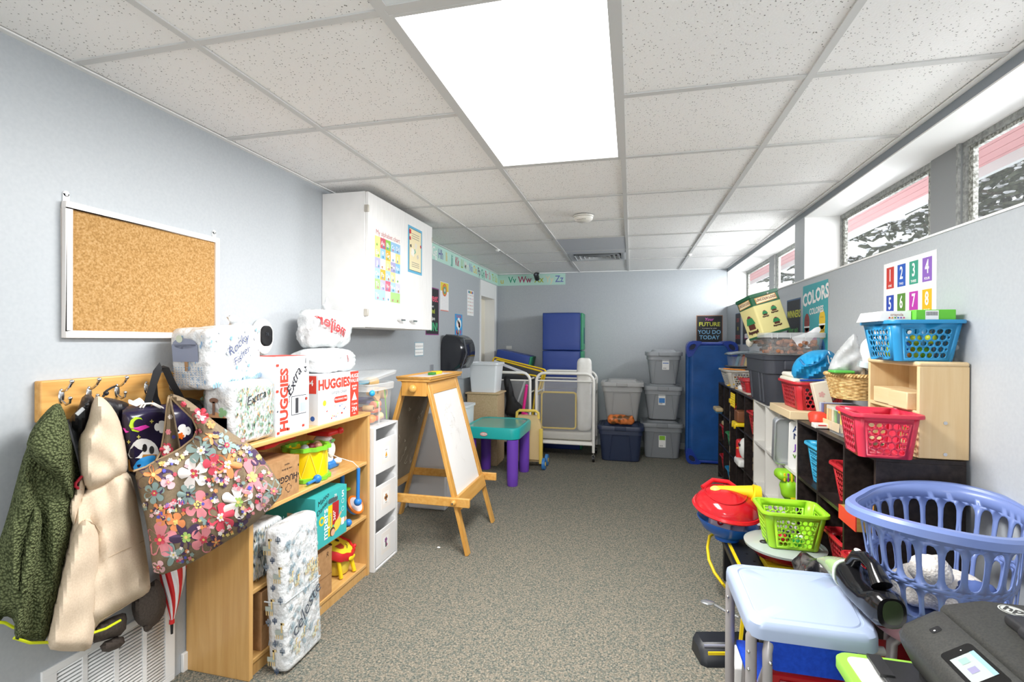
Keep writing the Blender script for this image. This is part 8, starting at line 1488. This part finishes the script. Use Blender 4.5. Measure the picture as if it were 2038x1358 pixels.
# red dome toy
YD = 2.77; RDM = M('#d01c26', 0.12, alpha=0.86, name='translucent_red'); ctr = (YP(1382, 1005, YD) + YP(1512, 1015, YD)) / 2; rx = (YP(1512, 1010, YD) - YP(1382, 1010, YD)).x / 2
T = Matrix.Translation(ctr) @ Matrix.Rotation(0.10, 4, 'Y') @ Matrix.Rotation(0.15, 4, 'X')
b = MB(); b.X = T; b.lathe([(rx * math.cos(a), rx * 0.62 * math.sin(a)) for a in [PI / 2 * k / 12 for k in range(12)]] + [(0.001, rx * 0.62)], RDM, n=48); b.v = b.v; r_ = MB(); r_.X = T; r_.lathe([(rx - 0.01, -0.006), (rx + 0.006, -0.012), (rx + 0.012, -0.004), (rx + 0.006, 0.008), (rx - 0.004, 0.008)], M('#d8202a', 0.25), n=48)
rg2 = MB(); rg2.X = T; rg2.tube([(0.62 * rx * math.cos(t) - 0.1 * rx, 0.72 * rx * math.sin(t), rx * 0.62 * math.sqrt(max(0, 1 - (0.62 * math.cos(t) - 0.1) ** 2 - (0.72 * math.sin(t)) ** 2)) + 0.002) for t in [2 * PI * k / 40 for k in range(40)]], 0.004, M('#c01822', 0.2), 8, closed=True)
hdl = MB(); hdl.X = T; hdl.tube([(-rx * .75, rx * .45, rx * .35), (-rx * .4, rx * .75, rx * .55), (rx * .1, rx * .8, rx * .55), (rx * .4, rx * .7, rx * .4)], 0.012, M('#d8202a', 0.25), 10)
c2 = (YP(1390, 1028, YD) + YP(1505, 1045, YD)) / 2; rx2 = rx * 0.9; T2 = Matrix.Translation(c2 + Vector((0, 0, -0.004))) @ Matrix.Rotation(0.10, 4, 'Y')
d_ = MB(); d_.X = T2; d_.lathe([(0.001, -0.075), (rx2 * 0.45, -0.075), (rx2 * 0.8, -0.045), (rx2, -0.005), (rx2 + 0.006, 0.006), (rx2 - 0.006, 0.004), (rx2 * 0.75, -0.036), (0.001, -0.06)], M('#1f66c4', 0.3), n=48)
gr = MB(); gr.X = T2; gr.rbox((-0.04, -0.03, 0.0), (0.05, 0.04, 0.045), 0.01, M('#c9b9c8', 0.4), 3); gr2 = MB(); gr2.X = T2; gr2.rbox((0.045, 0.0, -0.005), (0.035, 0.05, 0.04), 0.01, M('#9a8fa8', 0.4), 3); rk_ = MB(); rk_.X = T2; rk_.ell((-0.045, -0.072, 0.012), (0.016, 0.006, 0.016), M('#a01c2c', 0.3)); rk_.ell((-0.045, -0.078, 0.012), 0.006, CHROME); ped = MB(); ped.X = T2; ped.lathe([(0.05, -0.075), (0.06, -0.10)], M('#1f66c4', 0.3), n=24)
for q in (b, r_, rg2, hdl, d_, gr, gr2, rk_, ped): q.X = None
yt = MB().tube([YP(1428, 974, YD), YP(1460, 976, YD), YP(1496, 980, YD)], 0.03, YEL, 24, rs=[0.018, 0.022, 0.034]); yc = MB().tube([YP(1495, 983, YD), YP(1498, 984, YD), YP(1512, 986, YD)], 0.05, YEL, 28, rs=[0.045, 0.05, 0.046]); yn = MB().ell(YP(1425, 975, YD), (0.03, 0.03, 0.02), M('#dfe26a', 0.35))
bp_ = MB().cyl((c2.x, c2.y, 0.301), (c2.x, c2.y, c2.z - 0.075), 0.06, M('#1f66c4', 0.3), n=30)
thing('dome_toy', 'toy with translucent red dome, yellow handle tube and blue dish', 'toy', [P('dome', b), P('dome_rim', r_), P('dome_ridge', rg2), P('dome_handle', hdl), P('dish', d_), P('motor_block', gr), P('motor_block', gr2), P('red_knob', rk_), P('handle_tube', yt), P('handle_collar', yc), P('handle_cap', yn), P('pedestal', bp_)])
# round glass-topped red dish
DX, DY, DZ = 0.69, 2.49, 0.335
b = MB().lathe([(0.001, 0.0), (0.07, 0.0), (0.12, 0.02), (0.155, 0.055), (0.16, 0.062), (0.15, 0.062)], M('#a80f1c', 0.25), (DX, DY, DZ), 56); g_ = MB().lathe([(0.148, 0.062), (0.168, 0.062), (0.170, 0.072), (0.15, 0.078), (0.09, 0.083), (0.001, 0.084)], M('#a9b3ae', 0.12, name='grey_glass'), (DX, DY, DZ), 56); yb_ = MB().box(DX - 0.09, DX + 0.09, DY - 0.08, DY + 0.06, 0.301, 0.335, M('#d8c01c', 0.4)); bk2 = MB().ell((DX - 0.09, DY - 0.03, DZ + 0.084), (0.022, 0.016, 0.008), BLK)
thing('red_dish', 'round red dish with a grey glass top under lime basket', 'dish', [P('bowl', b), P('glass_top', g_), P('yellow_base', yb_, label='yellow base'), P('knob', bk2)])
thing('perforated_basket', 'lime green basket standing on the round red dish', 'basket', basket((0.705, 2.47, 0.421), 0.25, 0.20, 0.20, 0.155, 0.163, LB, 7, 6, 6, rz=0.0, cr=0.028, seg=16))
for k, (x, y, r, col, nm) in enumerate(((0.67, 2.45, 0.022, '#c81e28', 'red'), (0.73, 2.44, 0.02, '#2f9a4a', 'green'), (0.65, 2.50, 0.018, '#2a5ac0', 'blue'), (0.70, 2.50, 0.02, '#1c1c1e', 'black'), (0.76, 2.50, 0.018, '#e8e0e0', 'white'))): thing('toy_figure', nm + ' toy piece at the bottom of the lime basket', 'toy', P('p', MB().ell((x, y, 0.423 + r), (r, r, r), M(col, 0.4), 14, 10, lambda d: d * (1 + .2 * noise.noise(d * 90)))))
